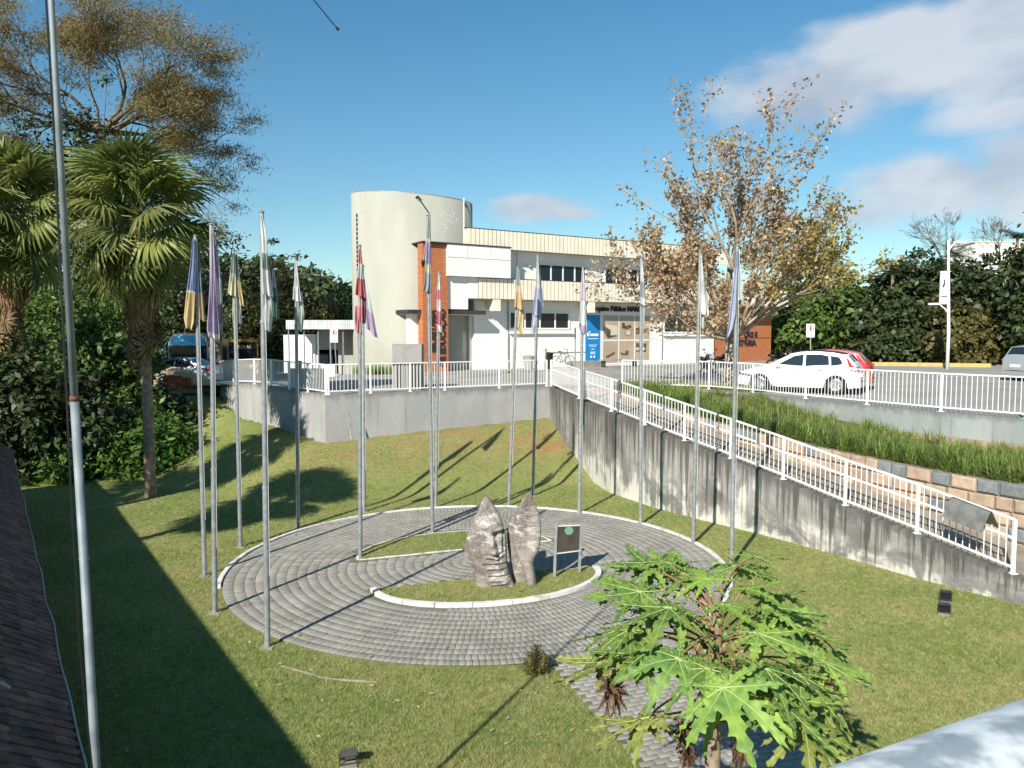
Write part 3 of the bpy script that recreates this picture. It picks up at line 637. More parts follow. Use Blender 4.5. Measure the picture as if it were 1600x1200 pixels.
POLES = [  # base px, top px, pole label, flag lobes, flag label
 ((320, 900), (305, 370), 'leftmost flagpole on the lawn, holding the blue and yellow flag',
  [([(374, 303, 305.5), (410, 300, 307), (455, 294, 307), (500, 288, 305.5), (514, 291, 301)], [(455, 'b'), (459, 'w'), (999, 'y')], -.05), ([(374, 304, 306), (410, 305, 311), (455, 306, 315), (501, 308, 319)], [(456, 'b'), (999, 'or')], .05)], 'limp flag in dusty blue over yellow on the leftmost pole'),
 ((336, 958), (330, 352), 'flagpole second from the left, holding the purple and white flag',
  [([(362, 331, 335), (415, 331, 338), (480, 329, 341), (518, 327, 343), (530, 330, 343)], [(520, 'lil'), (999, 'w')], -.04), ([(362, 333, 335.5), (400, 336, 340), (440, 336, 344.5), (472, 339, 345.5), (478, 339, 342)], [(418, 'w'), (434, 'lil'), (999, 'w')], .05), ([(440, 337, 340), (470, 335, 343), (517, 334, 344)], [(470, 'w'), (505, 'lil'), (999, 'w')], .1)], 'limp purple and white flag of lilac folds'),
 ((376, 855), (365, 392), 'thin flagpole behind the purple and white flag, holding the yellow and grey flag',
  [([(396, 364, 366.5), (430, 361, 369), (462, 357.5, 369)], [(428, 'gg'), (999, 'yy')], -.05), ([(396, 366, 368), (430, 367, 373), (465, 370, 379), (478, 374, 380)], [(440, 'gg'), (999, 'y')], .04), ([(455, 362, 370), (490, 362, 372), (514, 364, 368)], [(999, 'yy')], .08), ([(462, 367, 374), (506, 369, 375)], [(999, 'wg')], .1)], 'limp pale yellow and grey-green flag'),
 ((418, 1012), (409, 333), 'nearest and tallest looking flagpole, holding the white and green flag',
  [([(336, 409, 412), (370, 410, 418), (395, 411, 420), (440, 411, 425), (463, 413, 428)], [(396, 'w'), (422, 'gg'), (999, 'w')], -.05), ([(440, 411, 424), (490, 413, 425), (518, 415, 422)], [(999, 'w')], .03), ([(420, 421, 426), (460, 423, 431), (497, 426, 432)], [(448, 'w'), (462, 'gg'), (999, 'gr')], .09)], 'limp white flag with green bands on the nearest pole'),
 ((466, 825), (462, 405), 'flagpole standing left of the canopy, holding the small white flag',
  [([(408, 462, 464.5), (440, 461, 468), (471, 459, 471)], [(999, 'w')], -.05), ([(455, 461, 471), (490, 464, 475), (518, 466, 471)], [(475, 'w'), (999, 'lgn')], .05)], 'small limp white flag with a pale green end'),
 ((563, 873), (562, 385), 'flagpole on the tip of the small grass bed, holding the red and white flag',
  [([(390, 562, 564.5), (412, 561, 567), (436, 559, 569), (462, 557, 572), (464, 558, 570)], [(412, 'red'), (436, 'wg'), (999, 'red')], -.06), ([(436, 566, 569), (470, 565, 572), (500, 566, 571), (506, 566, 570)], [(999, 'dr')], .03), ([(478, 556, 566), (500, 555, 566), (519, 556, 564)], [(999, 'pk')], -.03)], 'limp red and white striped flag in front of the round tower'),
 ((569, 800), (567, 416), 'flagpole hidden behind the red and white flag, holding the white and purple flag',
  [([(428, 567, 570), (460, 569, 577), (490, 570, 584), (521, 573, 590)], [(487, 'wg', 1.0), (999, 'lil')], .0)], 'white flag with a purple lower band flaring to the right'),
 ((676, 833), (668, 338), 'tallest flagpole in the middle, holding the blue, yellow and grey flag',
  [([(342, 669, 671), (380, 667, 673.5), (412, 666, 674), (445, 664, 674), (456, 662, 672)], [(372, 'gg'), (380, 'yy'), (413, 'pur'), (427, 'yy'), (999, 'gb')], -.06), ([(350, 667.5, 669.5), (380, 664, 669), (408, 660, 667)], [(999, 'wg')], .06), ([(405, 658.5, 663), (410, 657.5, 663.5), (417, 659, 662)], [(999, 'dk')], .06)], 'limp flag striped blue, yellow and grey against the brick pillar'),
 ((681, 793), (686, 427), 'flagpole in front of the brick pillar, holding the small pink and white flag',
  [([(431, 685, 687), (460, 683.5, 689), (490, 683, 690), (509, 683, 690), (519, 685, 691)], [(452, 'w'), (468, 'pk'), (487, 'w'), (507, 'pk'), (999, 'w')], -.05), ([(448, 681, 684), (476, 678, 683)], [(999, 'pk')], .05)], 'small limp pink and white flag in front of the brick pillar'),
 ((795, 791), (809, 418), 'slightly leaning flagpole left of the lower windows, holding the orange flag',
  [([(422, 808, 811), (450, 806, 814), (480, 803, 818), (483, 803, 818)], [(446, 'gg'), (456, 'yy'), (999, 'or')], -.05), ([(470, 805, 817), (490, 806, 818), (512, 805, 817), (521, 810, 818)], [(485, 'lp'), (502, 'or'), (511, 'yy'), (999, 'or')], .05)], 'limp orange and straw coloured flag'),
 ((833, 775), (840, 399), 'slightly leaning flagpole right of the orange flag, holding the blue and white flag',
  [([(404, 839, 841), (450, 836, 845), (494, 832, 846)], [(448, 'wg'), (494, 'sb'), (999, 'w')], -.05), ([(410, 841, 843), (450, 842, 847), (480, 843, 850)], [(452, 'w'), (999, 'lb')], .04), ([(490, 832, 845), (521, 830, 837)], [(999, 'lav')], .02)], 'limp blue and white flag in front of the lower windows'),
 ((905, 803), (911, 419), 'flagpole in front of the blue banner, holding the white and mauve flag',
  [([(424, 909, 912), (460, 907, 915), (490, 906, 916), (513, 904, 917), (522, 908, 915)], [(440, 'wg'), (470, 'lp'), (508, 'w'), (999, 'lil')], -.05), ([(424, 910, 912), (450, 911, 914), (490, 913, 918)], [(455, 'pur'), (999, 'lp')], .05)], 'limp white and mauve flag beside the blue banner'),
 ((1001, 820), (1002, 404), 'flagpole in front of the pictured window, holding the white and grey flag',
  [([(410, 1001, 1003), (440, 1000, 1006), (477, 1000, 1009)], [(440, 'w'), (465, 'gb'), (999, 'w')], -.05), ([(470, 1001, 1008), (500, 1002, 1008), (520, 1002, 1006)], [(999, 'lgn')], .04)], 'limp white and grey flag in front of the window with pictures'),
 ((1083, 850), (1094, 394), 'leaning flagpole left of the plane tree trunk, holding the white flag with grey folds',
  [([(400, 1093, 1096), (440, 1092, 1101), (485, 1092, 1108), (492, 1093, 1106)], [(460, 'wg'), (999, 'w')], -.05), ([(450, 1091, 1099), (490, 1093, 1102), (513, 1095, 1101)], [(475, 'wg'), (999, 'lgn')], .05)], 'limp white flag with grey folds against the plane tree'),
 ((1143, 885), (1152, 385), 'rightmost flagpole behind the papaya plant, holding the slate blue flag',
  [([(392, 1150, 1152.5), (440, 1144, 1151), (490, 1138, 1150), (512, 1136, 1145), (527, 1133, 1137)], [(420, 'b'), (455, 'lb'), (999, 'sb')], -.05), ([(392, 1151, 1154), (440, 1152, 1159), (470, 1151, 1161)], [(999, 'wg')], .04), ([(468, 1152, 1160), (474, 1152, 1157)], [(999, 'dk')], .05), ([(470, 1141, 1149), (512, 1142, 1146)], [(999, 'gb')], .05)], 'limp slate blue and white flag on the rightmost pole'),
]
for i, (b, tp, pl_, lob, fl) in enumerate(POLES):
    g = G(*b); 
    for _ in range(3): g = G(b[0], b[1], tz(g.x, g.y))
    top = PD(tp[0], tp[1], g.y); pt, H = flagpole(g.x, g.y, top.x, top.z, g.z, i, pl_)
    # flag columns are measured where the pole is, so follow the pole's own lean
    flag(tp, g.y - .02, lob, fl, pt)
# near mast with cable on the left
t = thing('mast', 'tall thin steel mast close to the camera at the left, with a rusty joint', 'mast', (-2.78, 4.9, 0))
ma, mb_ = PD(150, 1200, 4.9), PD(80, 0, 4.9); dv = (mb_ - ma) / (mb_.z - ma.z)
def mp_(z): return ma + dv * (z - ma.z)
zj = PD(122, 622, 4.9).z
m_ = MB(); m_.tube([mp_(0), mp_(2), mp_(zj)], .027, 16); obj('lower_tube', m_, K['mast'], t, True)
m_ = MB(); m_.tube([mp_(zj), mp_(7), mp_(8.6)], [.0235, .018, .0155], 16); obj('upper_tube', m_, K['mast'], t, True)
m_ = MB(); m_.tube([mp_(zj - .02), mp_(zj + .012)], .029, 16); obj('rusty_joint', m_, K['rust'], t, True)
for yy in (515, 873):
    zz = PD(100, yy, 4.9).z; m_ = MB(); c = mp_(zz); m_.tube([c + Vector((-.04, 0, 0)), c + Vector((.045, -.01, 0))], .005, 6); obj('bolt', m_, K['dark'], t)
cb = [PD(x, y, 4.7) for x, y in [(72, 0), (78, 100), (84, 200), (90, 330), (96, 450), (101, 560), (107, 680), (112, 800), (119, 900), (124, 1010), (133, 1100), (144, 1200)]]
cb = [cb[0] + Vector((-.02, 0, .8))] + cb + [Vector((-2.7, 4.75, .02))]
m_ = MB(); m_.tube(cb, .006, 6); tag(obj('cable', m_, K['black']), 'thin black cable hanging beside the tall steel mast', 'cable')
cw = [PD(x, y, 2.6) for x, y in [(470, -40), (490, 0), (505, 18), (518, 34), (526, 43)]]
m_ = MB(); m_.tube(cw, .0022, 6); m_.tube([cw[-1], cw[-1] + Vector((.006, 0, -.008))], .005, 6); tag(obj('wire_end', m_, K['black']), 'loose black wire end dangling in the sky near the top edge', 'wire')
# ---------------------------------------------------------------- sculpture
def se(a, p): return math.copysign(abs(math.cos(a)) ** p, math.cos(a)), math.copysign(abs(math.sin(a)) ** p, math.sin(a))
def gauss(x, s): return math.exp(-(x / s) ** 2)
SD = 14.95
def loft(rows, D, depth, fn, nz=130, na=120, dy0=0, p=.85, yaw=0):
    """rows: (photo y, left x, right x) -> a closed upright body; fn displaces the front"""
    ys = [r_[0] for r_ in rows]; mb = MB()
    for i in range(nz + 1):
        y = ys[0] + (ys[-1] - ys[0]) * i / nz; xl = np.interp(y, ys, [r_[1] for r_ in rows]); xr = np.interp(y, ys, [r_[2] for r_ in rows])
        A = PD(xl, y, D); B_ = PD(xr, y, D); z = A.z; hw = (B_.x - A.x) / 2; cx = (A.x + B_.x) / 2; dpt = float(np.interp(i / nz, [0, .08, .3, .7, 1], [.12, .4, .9, 1.0, .85])) * depth
        for k in range(na):
            a = 2 * PI * k / na; ca, sa = se(a, p); x = cx + hw * ca; yy = D + dy0 + dpt * sa * (1 if sa > 0 else .9)
            if sa < .35:
                yy -= fn((x - cx), z, hw, ca) * min(1, (.35 - sa) * 1.6)
            rot = (x - cx) * math.sin(yaw); mb.v.append((x, yy + rot, z))
    for i in range(nz):
        for k in range(na): a = i * na + k; b = i * na + (k + 1) % na; mb.f.append((a, a + na, b + na, b)); mb.mi.append(0)
    mb.f.append(tuple(range(na))); mb.mi.append(0); return mb
zo = lambda x, y: (680 + x / 5.714, 750 + y / 5.714)
def rows_(l): return [(zo(0, y)[1], zo(a, 0)[0], zo(b, 0)[0]) for y, a, b in l]
def pz(y): return PD(800, zo(0, y)[1], SD).z
def px_(x, y): return PD(zo(x, y)[0], zo(x, y)[1], SD).x
cx0 = lambda: 0
LEFT = rows_([(158, 440, 462), (185, 420, 490), (250, 392, 535), (300, 372, 565), (400, 322, 605), (500, 282, 628), (600, 256, 640), (680, 256, 640), (730, 275, 642), (775, 330, 650), (820, 356, 662), (900, 360, 690), (960, 362, 712), (1010, 368, 728)])
fm = lambda x, y: (px_(x, y), pz(y))
def facefn(xr, z, hw, ca):
    # absolute lateral position
    i_ = np.interp(-z, [-pz(158), -pz(400), -pz(680), -pz(775), -pz(1010)], [451, 463, 448, 490, 548]); x = PD(680 + i_ / 5.714, 600, SD).x + xr
    d = 0
    def ln(ax, ay, bx, by, w, amp):
        (x0, z0), (x1, z1) = fm(ax, ay), fm(bx, by); vx, vz = x1 - x0, z1 - z0; t = max(0, min(1, ((x - x0) * vx + (z - z0) * vz) / (vx * vx + vz * vz))); dd = math.hypot(x - x0 - t * vx, z - z0 - t * vz); return amp * gauss(dd, w)
    d += ln(505, 455, 520, 560, .05, .045) + ln(520, 560, 535, 625, .065, .10)           # nose bridge, nose
    d += ln(525, 632, 545, 628, .05, .07)
    d -= ln(498, 450, 515, 530, .012, .03) ; d -= ln(545, 500, 575, 620, .03, .07)      # shadow side of the nose
    d += ln(500, 448, 615, 432, .022, .07); d -= ln(530, 478, 600, 466, .03, .075)       # brow, eye hollow
    d += ln(540, 476, 590, 470, .016, .045)
    d -= ln(470, 655, 555, 662, .014, .04); d -= ln(555, 662, 605, 640, .014, .045)     # mouth line
    d += ln(480, 672, 560, 688, .022, .05) + ln(555, 688, 600, 662, .02, .04) - ln(470, 695, 580, 708, .016, .06)
    for yy, x0 in ((745, 440), (795, 470), (852, 480), (905, 500), (935, 520)):
        d += ln(x0, yy - 18, 640, yy - 26, .024, .03); d -= ln(x0, yy, 620, yy - 6, .010, .028)
    d += ln(380, 300, 330, 420, .08, .02) - ln(470, 250, 600, 420, .02, .03) - ln(610, 440, 615, 640, .018, .05) - ln(290, 600, 330, 720, .03, .03)
    d += .022 * mnoise.noise(Vector((x * 6, z * 6, 0))) + .012 * mnoise.noise(Vector((x * 18, z * 18, 4))) + .006 * mnoise.noise(Vector((x * 45, z * 45, 4)))
    return d
sc = thing('sculpture', 'weathered cement sculpture of a pointed face beside a ribbed leaf, on the grass bed', 'sculpture', (G(775, 925).x, SD, .04))
obj('face_block', loft(LEFT, SD, .26, facefn, dy0=.1), K['statue'], sc, True)
SLAB = rows_([(240, 728, 760), (330, 690, 770), (400, 652, 760), (500, 640, 760), (600, 645, 760), (700, 660, 790), (780, 678, 815), (860, 694, 825), (940, 712, 830), (985, 728, 832)])
obj('smooth_back', loft(SLAB, SD + .22, .16, lambda *a: .01 * mnoise.noise(Vector((a[0] * 7, a[1] * 5, 9))), nz=70, na=60, dy0=.12), K['statue'], sc, True)
RIGHT = rows_([(108, 838, 858), (130, 805, 866), (180, 775, 872), (230, 757, 900), (300, 730, 930), (400, 708, 946), (500, 702, 947), (600, 705, 936), (650, 718, 922), (700, 742, 890), (760, 768, 878), (820, 795, 890), (900, 815, 903), (975, 830, 912)])
def leaffn(xr, z, hw, ca):
    u = xr / max(hw, .02); k = max(0, 1 - abs(u)); m_ = min(1, max(0, (z - pz(720)) / .2)) * min(1, max(0, (pz(150) - z) / .25))
    return -.10 * k ** .8 * m_ + (.008 * math.sin(z * 190 + 5 * mnoise.noise(Vector((xr * 6, z * 4, 1)))) + .007 * mnoise.noise(Vector((xr * 3, z * 40, 1)))) * m_ * min(1, k * 3) + .006 * mnoise.noise(Vector((xr * 9, z * 9, 3)))
obj('ribbed_leaf', loft(RIGHT, SD + .12, .2, leaffn, nz=330, na=110, dy0=.05, p=.9), K['statue'], sc, True)
# information board
ib = thing('information_board', 'small brown information board with a round green emblem on two grey posts', 'sign', (G(886, 900).x, G(886, 900).y, .05))
bp = []
for x0, y0, xt, yt in ((866, 903, 869, 818), (905, 895, 907.5, 817)):
    b = G(x0, y0, .04); tp = PD(xt, yt, b.y); m_ = MB(); m_.bar(b + Vector((0, 0, -.05)), tp, .055, .055); obj('post', m_, K['galv'], ib); bp.append((b, tp))
(b0, t0), (b1, t1) = bp
def bq(u, v, o=0):
    a = b0.lerp(t0, v); b = b1.lerp(t1, v); p = a.lerp(b, u); d = (b1 - b0).normalized(); return p + Vector((d.y, -d.x, 0)) * o
m_ = MB(); m_.prism([(.07, .47), (.93, .47), (.93, .95), (.07, .95)], lambda u, v: bq(u, v, .02), lambda u, v: bq(u, v, -.005)); obj('panel', m_, mat('brown_bronze_panel', (.085, .072, .055), (.12, .10, .08), 4, .5, .3), ib)
for v in (.955, .45): m_ = MB(); m_.bar(bq(.05, v, .008), bq(.95, v, .008), .03, .022); obj('frame_rail', m_, K['white_paint'], ib)
m_ = MB(); c = [(.5 + .165 * math.cos(2 * PI * k / 28), .86 + .078 * math.sin(2 * PI * k / 28)) for k in range(28)]; m_.prism(c, lambda u, v: bq(u, v, .028), lambda u, v: bq(u, v, .015)); obj('round_emblem', m_, mat('green_emblem', (.12, .34, .26), (.30, .46, .36), 45, .5), ib)
# floodlights
def floodlight(loc, rz, tilt, label, grp=None, sc_=1):
    t = thing('floodlight', label, 'floodlight', loc, rz, grp)
    m_ = MB(); m_.box(-.09, -.07, 0, .09, .07, .02); obj('base_plate', m_, K['paving'], t, world=False)
    m_ = MB(); m_.bar((-.105, 0, .02), (-.105, 0, .16), .02, .012); m_.bar((.105, 0, .02), (.105, 0, .16), .02, .012); m_.bar((-.105, 0, .025), (.105, 0, .025), .02, .012); obj('bracket', m_, K['dark'], t, world=False)
    Mx = Matrix.Translation((0, 0, .15)) @ Matrix.Rotation(tilt, 4, 'X'); m_ = MB()
    m_.box(-.095, -.03, -.08, .095, .03, .08, Mx); m_.box(-.105, -.045, -.09, .105, -.03, .09, Mx)
    for k in range(6): m_.box(-.08 + k * .03, .03, -.06, -.07 + k * .03, .055, .06, Mx)
    obj('housing', m_, K['dark'], t, world=False)
    m_ = MB(); m_.box(-.085, -.049, -.07, .085, -.0455, .07, Mx); obj('lens', m_, K['glass_dark'], t, world=False); return t
g = G(1475, 960); floodlight((g.x, g.y, 0), -.5, .5, 'black floodlight on the lawn near the foot of the ramp, tilted back', 'floodlights in the lawn')
g2 = G(1477, 941); floodlight((g2.x, g2.y, 0), -.4, .3, 'black floodlight just behind the tilted one on the lawn near the ramp foot', 'floodlights in the lawn')
g = G(545, 1197); floodlight((g.x, g.y, 0), .3, .9, 'black floodlight lying low in the lawn at the bottom edge', 'floodlights in the lawn')
# stake by the wall
g = PD(549, 682, 25.9); m_ = MB(); m_.bar(Vector((g.x, g.y, g.z - .1)), PD(545, 643, 26.15), .06, .04); tag(obj('stake', m_, K['palebark']), 'short pale stake leaning against the grey back wall', 'stake')
# cover slung over the ramp railing
A0, A1 = PD(1487, 776, 15.0), PD(1549, 800, 14.35)
cvt = thing('rail_cover', 'dark grey tent-shaped metal cover slung over the end of the ramp railing', 'cover', (A0 + A1) / 2 - Vector((0, 0, .7)))
dR = (A1 - A0); nR = Vector((-dR.y, dR.x, 0)).normalized(); nR = nR if nR.y < 0 else -nR
for nm, sg, mt in (('front_sheet', 1, K['dark']), ('back_sheet', -1, K['greenwall'])):
    m_ = MB(); f0 = lambda u, v, o: A0 + dR * u + nR * (sg * (.02 + v * .28 + o)) - Vector((0, 0, v * .36))
    m_.prism([(0, 0), (1, 0), (1, 1), (0, 1)], lambda u, v: f0(u, v, 0), lambda u, v: f0(u, v, .02)); obj(nm, m_, mat('cover_' + nm, (.11, .115, .10), (.17, .17, .155), 5, .8, .2), cvt)
m_ = MB(); m_.bar(A0 + dR * .3 - nR * .22 - Vector((0, 0, .40)), A0 + dR * .6 - nR * .22 - Vector((0, 0, .40)), .03, .14); obj('red_panel', m_, mat('dark_red_panel', (.2, .03, .03), None), cvt)
# ---------------------------------------------------------------- the building
BO = Vector((-2.13, 41, 0)); BU = Vector((.8412, .5407, 0)); BN = Vector((.5407, -.8412, 0))
def Bp(s, n, z): return BO + BU * s + BN * n + Vector((0, 0, z))
def bs(px, n=0.0, y=518): 
    k = ray(px, y)[0]; q = BO + BN * n; return (k * q.y - q.x) / (BU.x - k * BU.y)
MBd = Matrix((BU.to_tuple() + (0,), BN.to_tuple() + (0,), (0, 0, 1, 0), (0, 0, 0, 1))).transposed(); MBd.translation = BO
def bbox(s0, s1, n0, n1, z0, z1): m_ = MB(); m_.box(s0, n0, z0, s1, n1, z1, MBd); return m_
bld = thing('office_building', 'two-storey white office building with cream ribbed bands, orange brick and a round tower', 'building', (BO.x, BO.y, 2.9))
def bp_(name, m_, mt, par=None, **k): return obj(name, m_, mt, par or bld, **k)
NW = -.85; NU = -.62; sL, sR = bs(741, NW), bs(1113, -1.0); FB0, FB1 = bs(747), bs(1230); RF1 = bs(1136); sE = bs(1205, -1.0)
bp_('lower_wall', bbox(sL, sR, -8, NW, 2.9, 6.9), K['whitewall'])
bp_('upper_wall', bbox(bs(760, NU), bs(1016, NU), -8, NU - .003, 6.9, 9.6), K['whitewall'])
bp_('upper_floor_slab', bbox(bs(736), FB1 - .05, -7.9, -.05, 6.88, 7.05), K['whitewall'])
bp_('roof_slab', bbox(bs(705, -3), RF1 - .1, -9, -.06, 9.62, 9.8), K['whitewall'])
bp_('upper_brick_wall', bbox(bs(1016, NU), bs(1091, NU), -4, NU - .002, 7.05, 9.62), K['brick'])
bp_('end_column', bbox(RF1 - .45, RF1 - .15, -1.5, -1.2, 7.05, 9.62), K['whitewall'])
bp_('end_column', bbox(RF1 - .45, RF1 - .15, -5.5, -5.2, 7.05, 9.62), K['whitewall'])
bp_('lower_brick_wall', bbox(sR, sE, -7, -1.0, 2.9, 6.88), K['brick'])
bp_('expansion_joint', bbox(bs(1154, -1), bs(1154, -1) + .05, -1.0, -.985, 2.95, 5.0), K['darktrim'])
# ribbed cream bands, panel by panel
def band(s0, s1, z0, z1, nm):
    bp_(nm + '_backing', bbox(s0, s1, -.14, -.05, z0 + .02, z1 - .02), K['cream'])
    bp_(nm + '_cap', bbox(s0 - .03, s1 + .03, -.2, .05, z1 + .003, z1 + .05), K['darktrim'])
    w_ = .262; n = int((s1 - s0) / w_); w_ = (s1 - s0) / n
    m_ = MB(); a = [(-.45, -.05), (-.36, .0), (.36, .0), (.45, -.05)]
    m_.prism([(x * w_, y) for x, y in a], lambda x, y: Vector((x, y, 0)), lambda x, y: Vector((x, y, z1 - z0))); me = mkmesh('ribbed_panel', m_, K['cream'])
    for i in range(n): put('ribbed_panel', me, bld, Bp(s0 + (i + .5) * w_, 0, z0) - bld.location, (0, 0, math.atan2(BU.y, BU.x)))
band(bs(738) - .35, RF1, 9.56, 10.53, 'roof_fascia'); band(FB0, FB1, 6.87, 7.95, 'balcony_band')
bp_('band_end', bbox(bs(732), FB0 - .004, -1.3, -.002, 6.87, 7.98), K['whitewall'])
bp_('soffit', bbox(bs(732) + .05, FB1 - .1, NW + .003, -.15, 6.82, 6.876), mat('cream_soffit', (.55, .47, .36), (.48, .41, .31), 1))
# projecting white box over the entrance
s0, s1 = bs(700, .25), bs(798, .25); bp_('projecting_box', bbox(s0 + .0, s1, -1.25, .25, 7.99, 9.62), K['whitewall']); bp_('box_cap', bbox(bs(662, .3), s1 + .03, -1.2, .3, 9.625, 9.68), K['darktrim'])
bp_('groove', bbox(s0, s1, .25, .254, 8.93, 8.955), K['mortar']); 
for px in (731, 767): bp_('stain', bbox(bs(px, .25), bs(px, .25) + .03, .25, .253, 8.95, 9.6), mat('stain_%d' % px, (.6, .58, .54), (.4, .39, .37), 3))
bp_('upper_entrance_wall', bbox(bs(700.5, -.03), bs(732) - .003, -2, -.03, 6.28, 7.98), K['whitewall'])
for z in (5.75, 4.6, 3.9): bp_('groove', bbox(sL + .1, bs(796, NW) - .1, NW, NW + .004, z, z + .02), mat('groove_%d' % int(z * 10), (.66, .64, .6), None))
# brick pillar and its lettering
p0, p1 = bs(661, .1), bs(700.5, .1); bp_('brick_pillar', bbox(p0, p1, -.45, .1, 2.9, 9.66), K['brick'])
FONT = None
def text(body, size, mt, M_, par, name='lettering', depth=.02, bold=.0, align='CENTER', xs=1.0, shear=0):
    c = bpy.data.curves.new(name, 'FONT'); c.body = body; c.size = size; c.extrude = depth; c.offset = bold; c.align_x = align; c.resolution_u = 3; c.shear = shear
    o = bpy.data.objects.new(name + '_tmp', c); COL.objects.link(o); dg = bpy.context.evaluated_depsgraph_get(); me = bpy.data.meshes.new_from_object(o.evaluated_get(dg)); bpy.data.objects.remove(o)
    me.transform(chain(par).inverted() @ M_ @ Matrix.Diagonal((xs, 1, 1, 1))); me.materials.clear(); me.materials.append(mt); me.name = name
    for p in me.polygons: p.material_index = 0
    return put(name, me, par)
def TM(pos, xdir, ydir): z = xdir.cross(ydir); m_ = Matrix((xdir, ydir, z)).transposed().to_4x4(); m_.translation = pos; return m_
UPZ = Vector((0, 0, 1))
K['letters'] = mat('dark_letters', (.035, .025, .03), None, rough=.6)
text('SECRETARIA', .50, K['letters'], TM(Bp(bs(680.2, .12), .13, 4.05), UPZ, -BU), bld, bold=.012, align='LEFT', xs=.78)
text('DE EDUCAÇÃO', .46, K['letters'], TM(Bp(bs(695.2, .12), .13, 3.3), UPZ, -BU), bld, bold=.012, align='LEFT', xs=.92)
# entrance canopy and recess
bp_('entrance_canopy', bbox(bs(638, 0), bs(752, NW + .3), -2.6, -.05, 6.02, 6.22), K['darktrim']); bp_('canopy_soffit', bbox(bs(640, 0), bs(751, NW + .3), -2.58, -.1, 5.985, 6.016), K['whitewall'])
bp_('side_panel', bbox(bs(641, -.5), p0 + .05, -1.0, -.5, 2.9, 5.98), K['whitewall'])
bp_('recess_wall', bbox(bs(690, -3), sL + .0, -3.6, -3.0, 2.9, 6.0), K['whitewall']); bp_('recess_side', bbox(sL - .12, sL - .004, -3.0, NW - .3, 2.9, 6.0), K['whitewall'])
K['blue'] = mat('blue_print', (.02, .09, .30), None, rough=.45); K['blue2'] = mat('bright_blue_print', (.01, .22, .52), None, rough=.4)
d0, d1 = bs(696, -2.0), bs(707.5, -2.0); bp_('blue_poster', bbox(d0, d1, -2.05, -2.0, 5.2, 5.9), K['blue']); bp_('blue_poster', bbox(d0, d1, -2.05, -2.0, 3.2, 5.0), K['blue2'])
# windows
def window(s0, s1, z0, z1, n, cols, label=None, fr=.09):
    o = bp_('window', bbox(s0 - fr, s1 + fr, n - .02, n + .05, z1, z1 + fr), K['frame']); m_ = o
    for a, b, c, d in ((s0 - fr, s1 + fr, z0 - fr, z0), (s0 - fr, s0, z0, z1), (s1, s1 + fr, z0, z1)): obj('frame', bbox(a, b, n - .02, n + .05, c, d), K['frame'], o)
    W = (s1 - s0) / len(cols); x = s0; tot = sum(cols)
    for i, c in enumerate(cols):
        w_ = (s1 - s0) * c / tot; obj('pane', bbox(x + .045, x + w_ - .045, n + .002, n + .018, z0, z1), K['glass_dark'], o)
        if i: obj('mullion', bbox(x - .045, x + .045, n - .02, n + .045, z0, z1), K['frame'], o)
        x += w_
    return o
window(bs(842, NU), bs(914, NU), 7.6, 8.90, NU, [1, 1.05, 1.05, 1])
window(bs(945, NU), bs(1011, NU), 7.6, 8.91, NU, [1, 1, 1, 1])
window(bs(797, NW), bs(888, NW), 5.32, 6.16, NW, [1, 1.05, 1.1, 1])
window(bs(1038, NW), bs(1110, NW), 5.1, 6.0, NW, [1, 1, 1, 1])
bp_('window_sill', bbox(bs(795, NW), bs(893, NW), NW, NW + .16, 4.98, 5.06), K['whitewall']); bp_('window_sill', bbox(bs(1036, NW), bs(1112, NW), NW, NW + .14, 4.8, 4.87), K['whitewall'])
bp_('louvre_band', bbox(bs(842, NU), bs(914, NU), NU + .004, NU + .02, 9.05, 9.12), K['frame'])
for px in (796, 1036): m_ = MB(); m_.tube([Bp(bs(px, NW) - .12, NW + .05, 2.95), Bp(bs(px, NW) - .12, NW + .05, 6.8)], .035, 6); bp_('downpipe', m_, K['galv'])
for px in (826, 934): m_ = MB(); m_.box(-.06, -.05, -.06, .06, .05, .06); m_.v = [tuple(Bp(bs(px, NU), NU + .08, 8.8) + Vector(v)) for v in m_.v]; bp_('wall_lamp', m_, K['galv'])
m_ = MB(); m_.tube([Bp(bs(806, NU), NU + .1, 7.9), Bp(bs(806, NU), NU + .1, 9.5)], .02, 5); bp_('conduit', m_, K['galv'])
# beam ends under the balcony band
for px in (777, 925): 
    s = bs(px, .02); m_ = MB(); m_.prism([(-1.2, 6.87), (.02, 6.87), (.02, 6.22), (-.2, 6.22), (-1.2, 6.5)], lambda n, z: Bp(s - .25, n, z), lambda n, z: Bp(s + .22, n, z)); bp_('beam_end', m_, K['cream'])
# door with the blue banner, mural windows, lettering
s0, s1 = bs(914, NW), bs(936.5, NW); bp_('door_frame', bbox(s0 - .16, s1 + .16, NW, NW + .04, 3.15, 6.2), K['frame'])
bn = bp_('blue_banner', bbox(s0, s1, NW + .04, NW + .07, 3.2, 6.1), K['blue2']); bnc = (s0 + s1) / 2
m_ = MB(); K['letw'] = mat('white_print', (.8, .8, .8), None)
for z, w_, h in ((4.28, .62, .03), (4.20, .5, .025), (4.02, .22, .05), (3.9, .5, .012), (3.82, .34, .04), (3.76, .4, .04)): obj('printed_line', bbox(bnc - w_ / 2, bnc + w_ / 2, NW + .07, NW + .074, z, z + h), K['letw'], bn)
for dx in (-.12, .12): obj('printed_icon', bbox(bnc + dx - .06, bnc + dx + .06, NW + .07, NW + .074, 3.52, 3.66), K['letw'], bn)
obj('printed_line', bbox(bnc - .40, bnc + .40, NW + .07, NW + .074, 4.66, 4.70), K['letw'], bn); obj('printed_logo', bbox(bnc - .46, bnc - .28, NW + .07, NW + .074, 4.82, 5.04), K['letw'], bn); obj('printed_logo', bbox(bnc - .2, bnc + .42, NW + .07, NW + .074, 4.84, 4.98), K['letw'], bn)
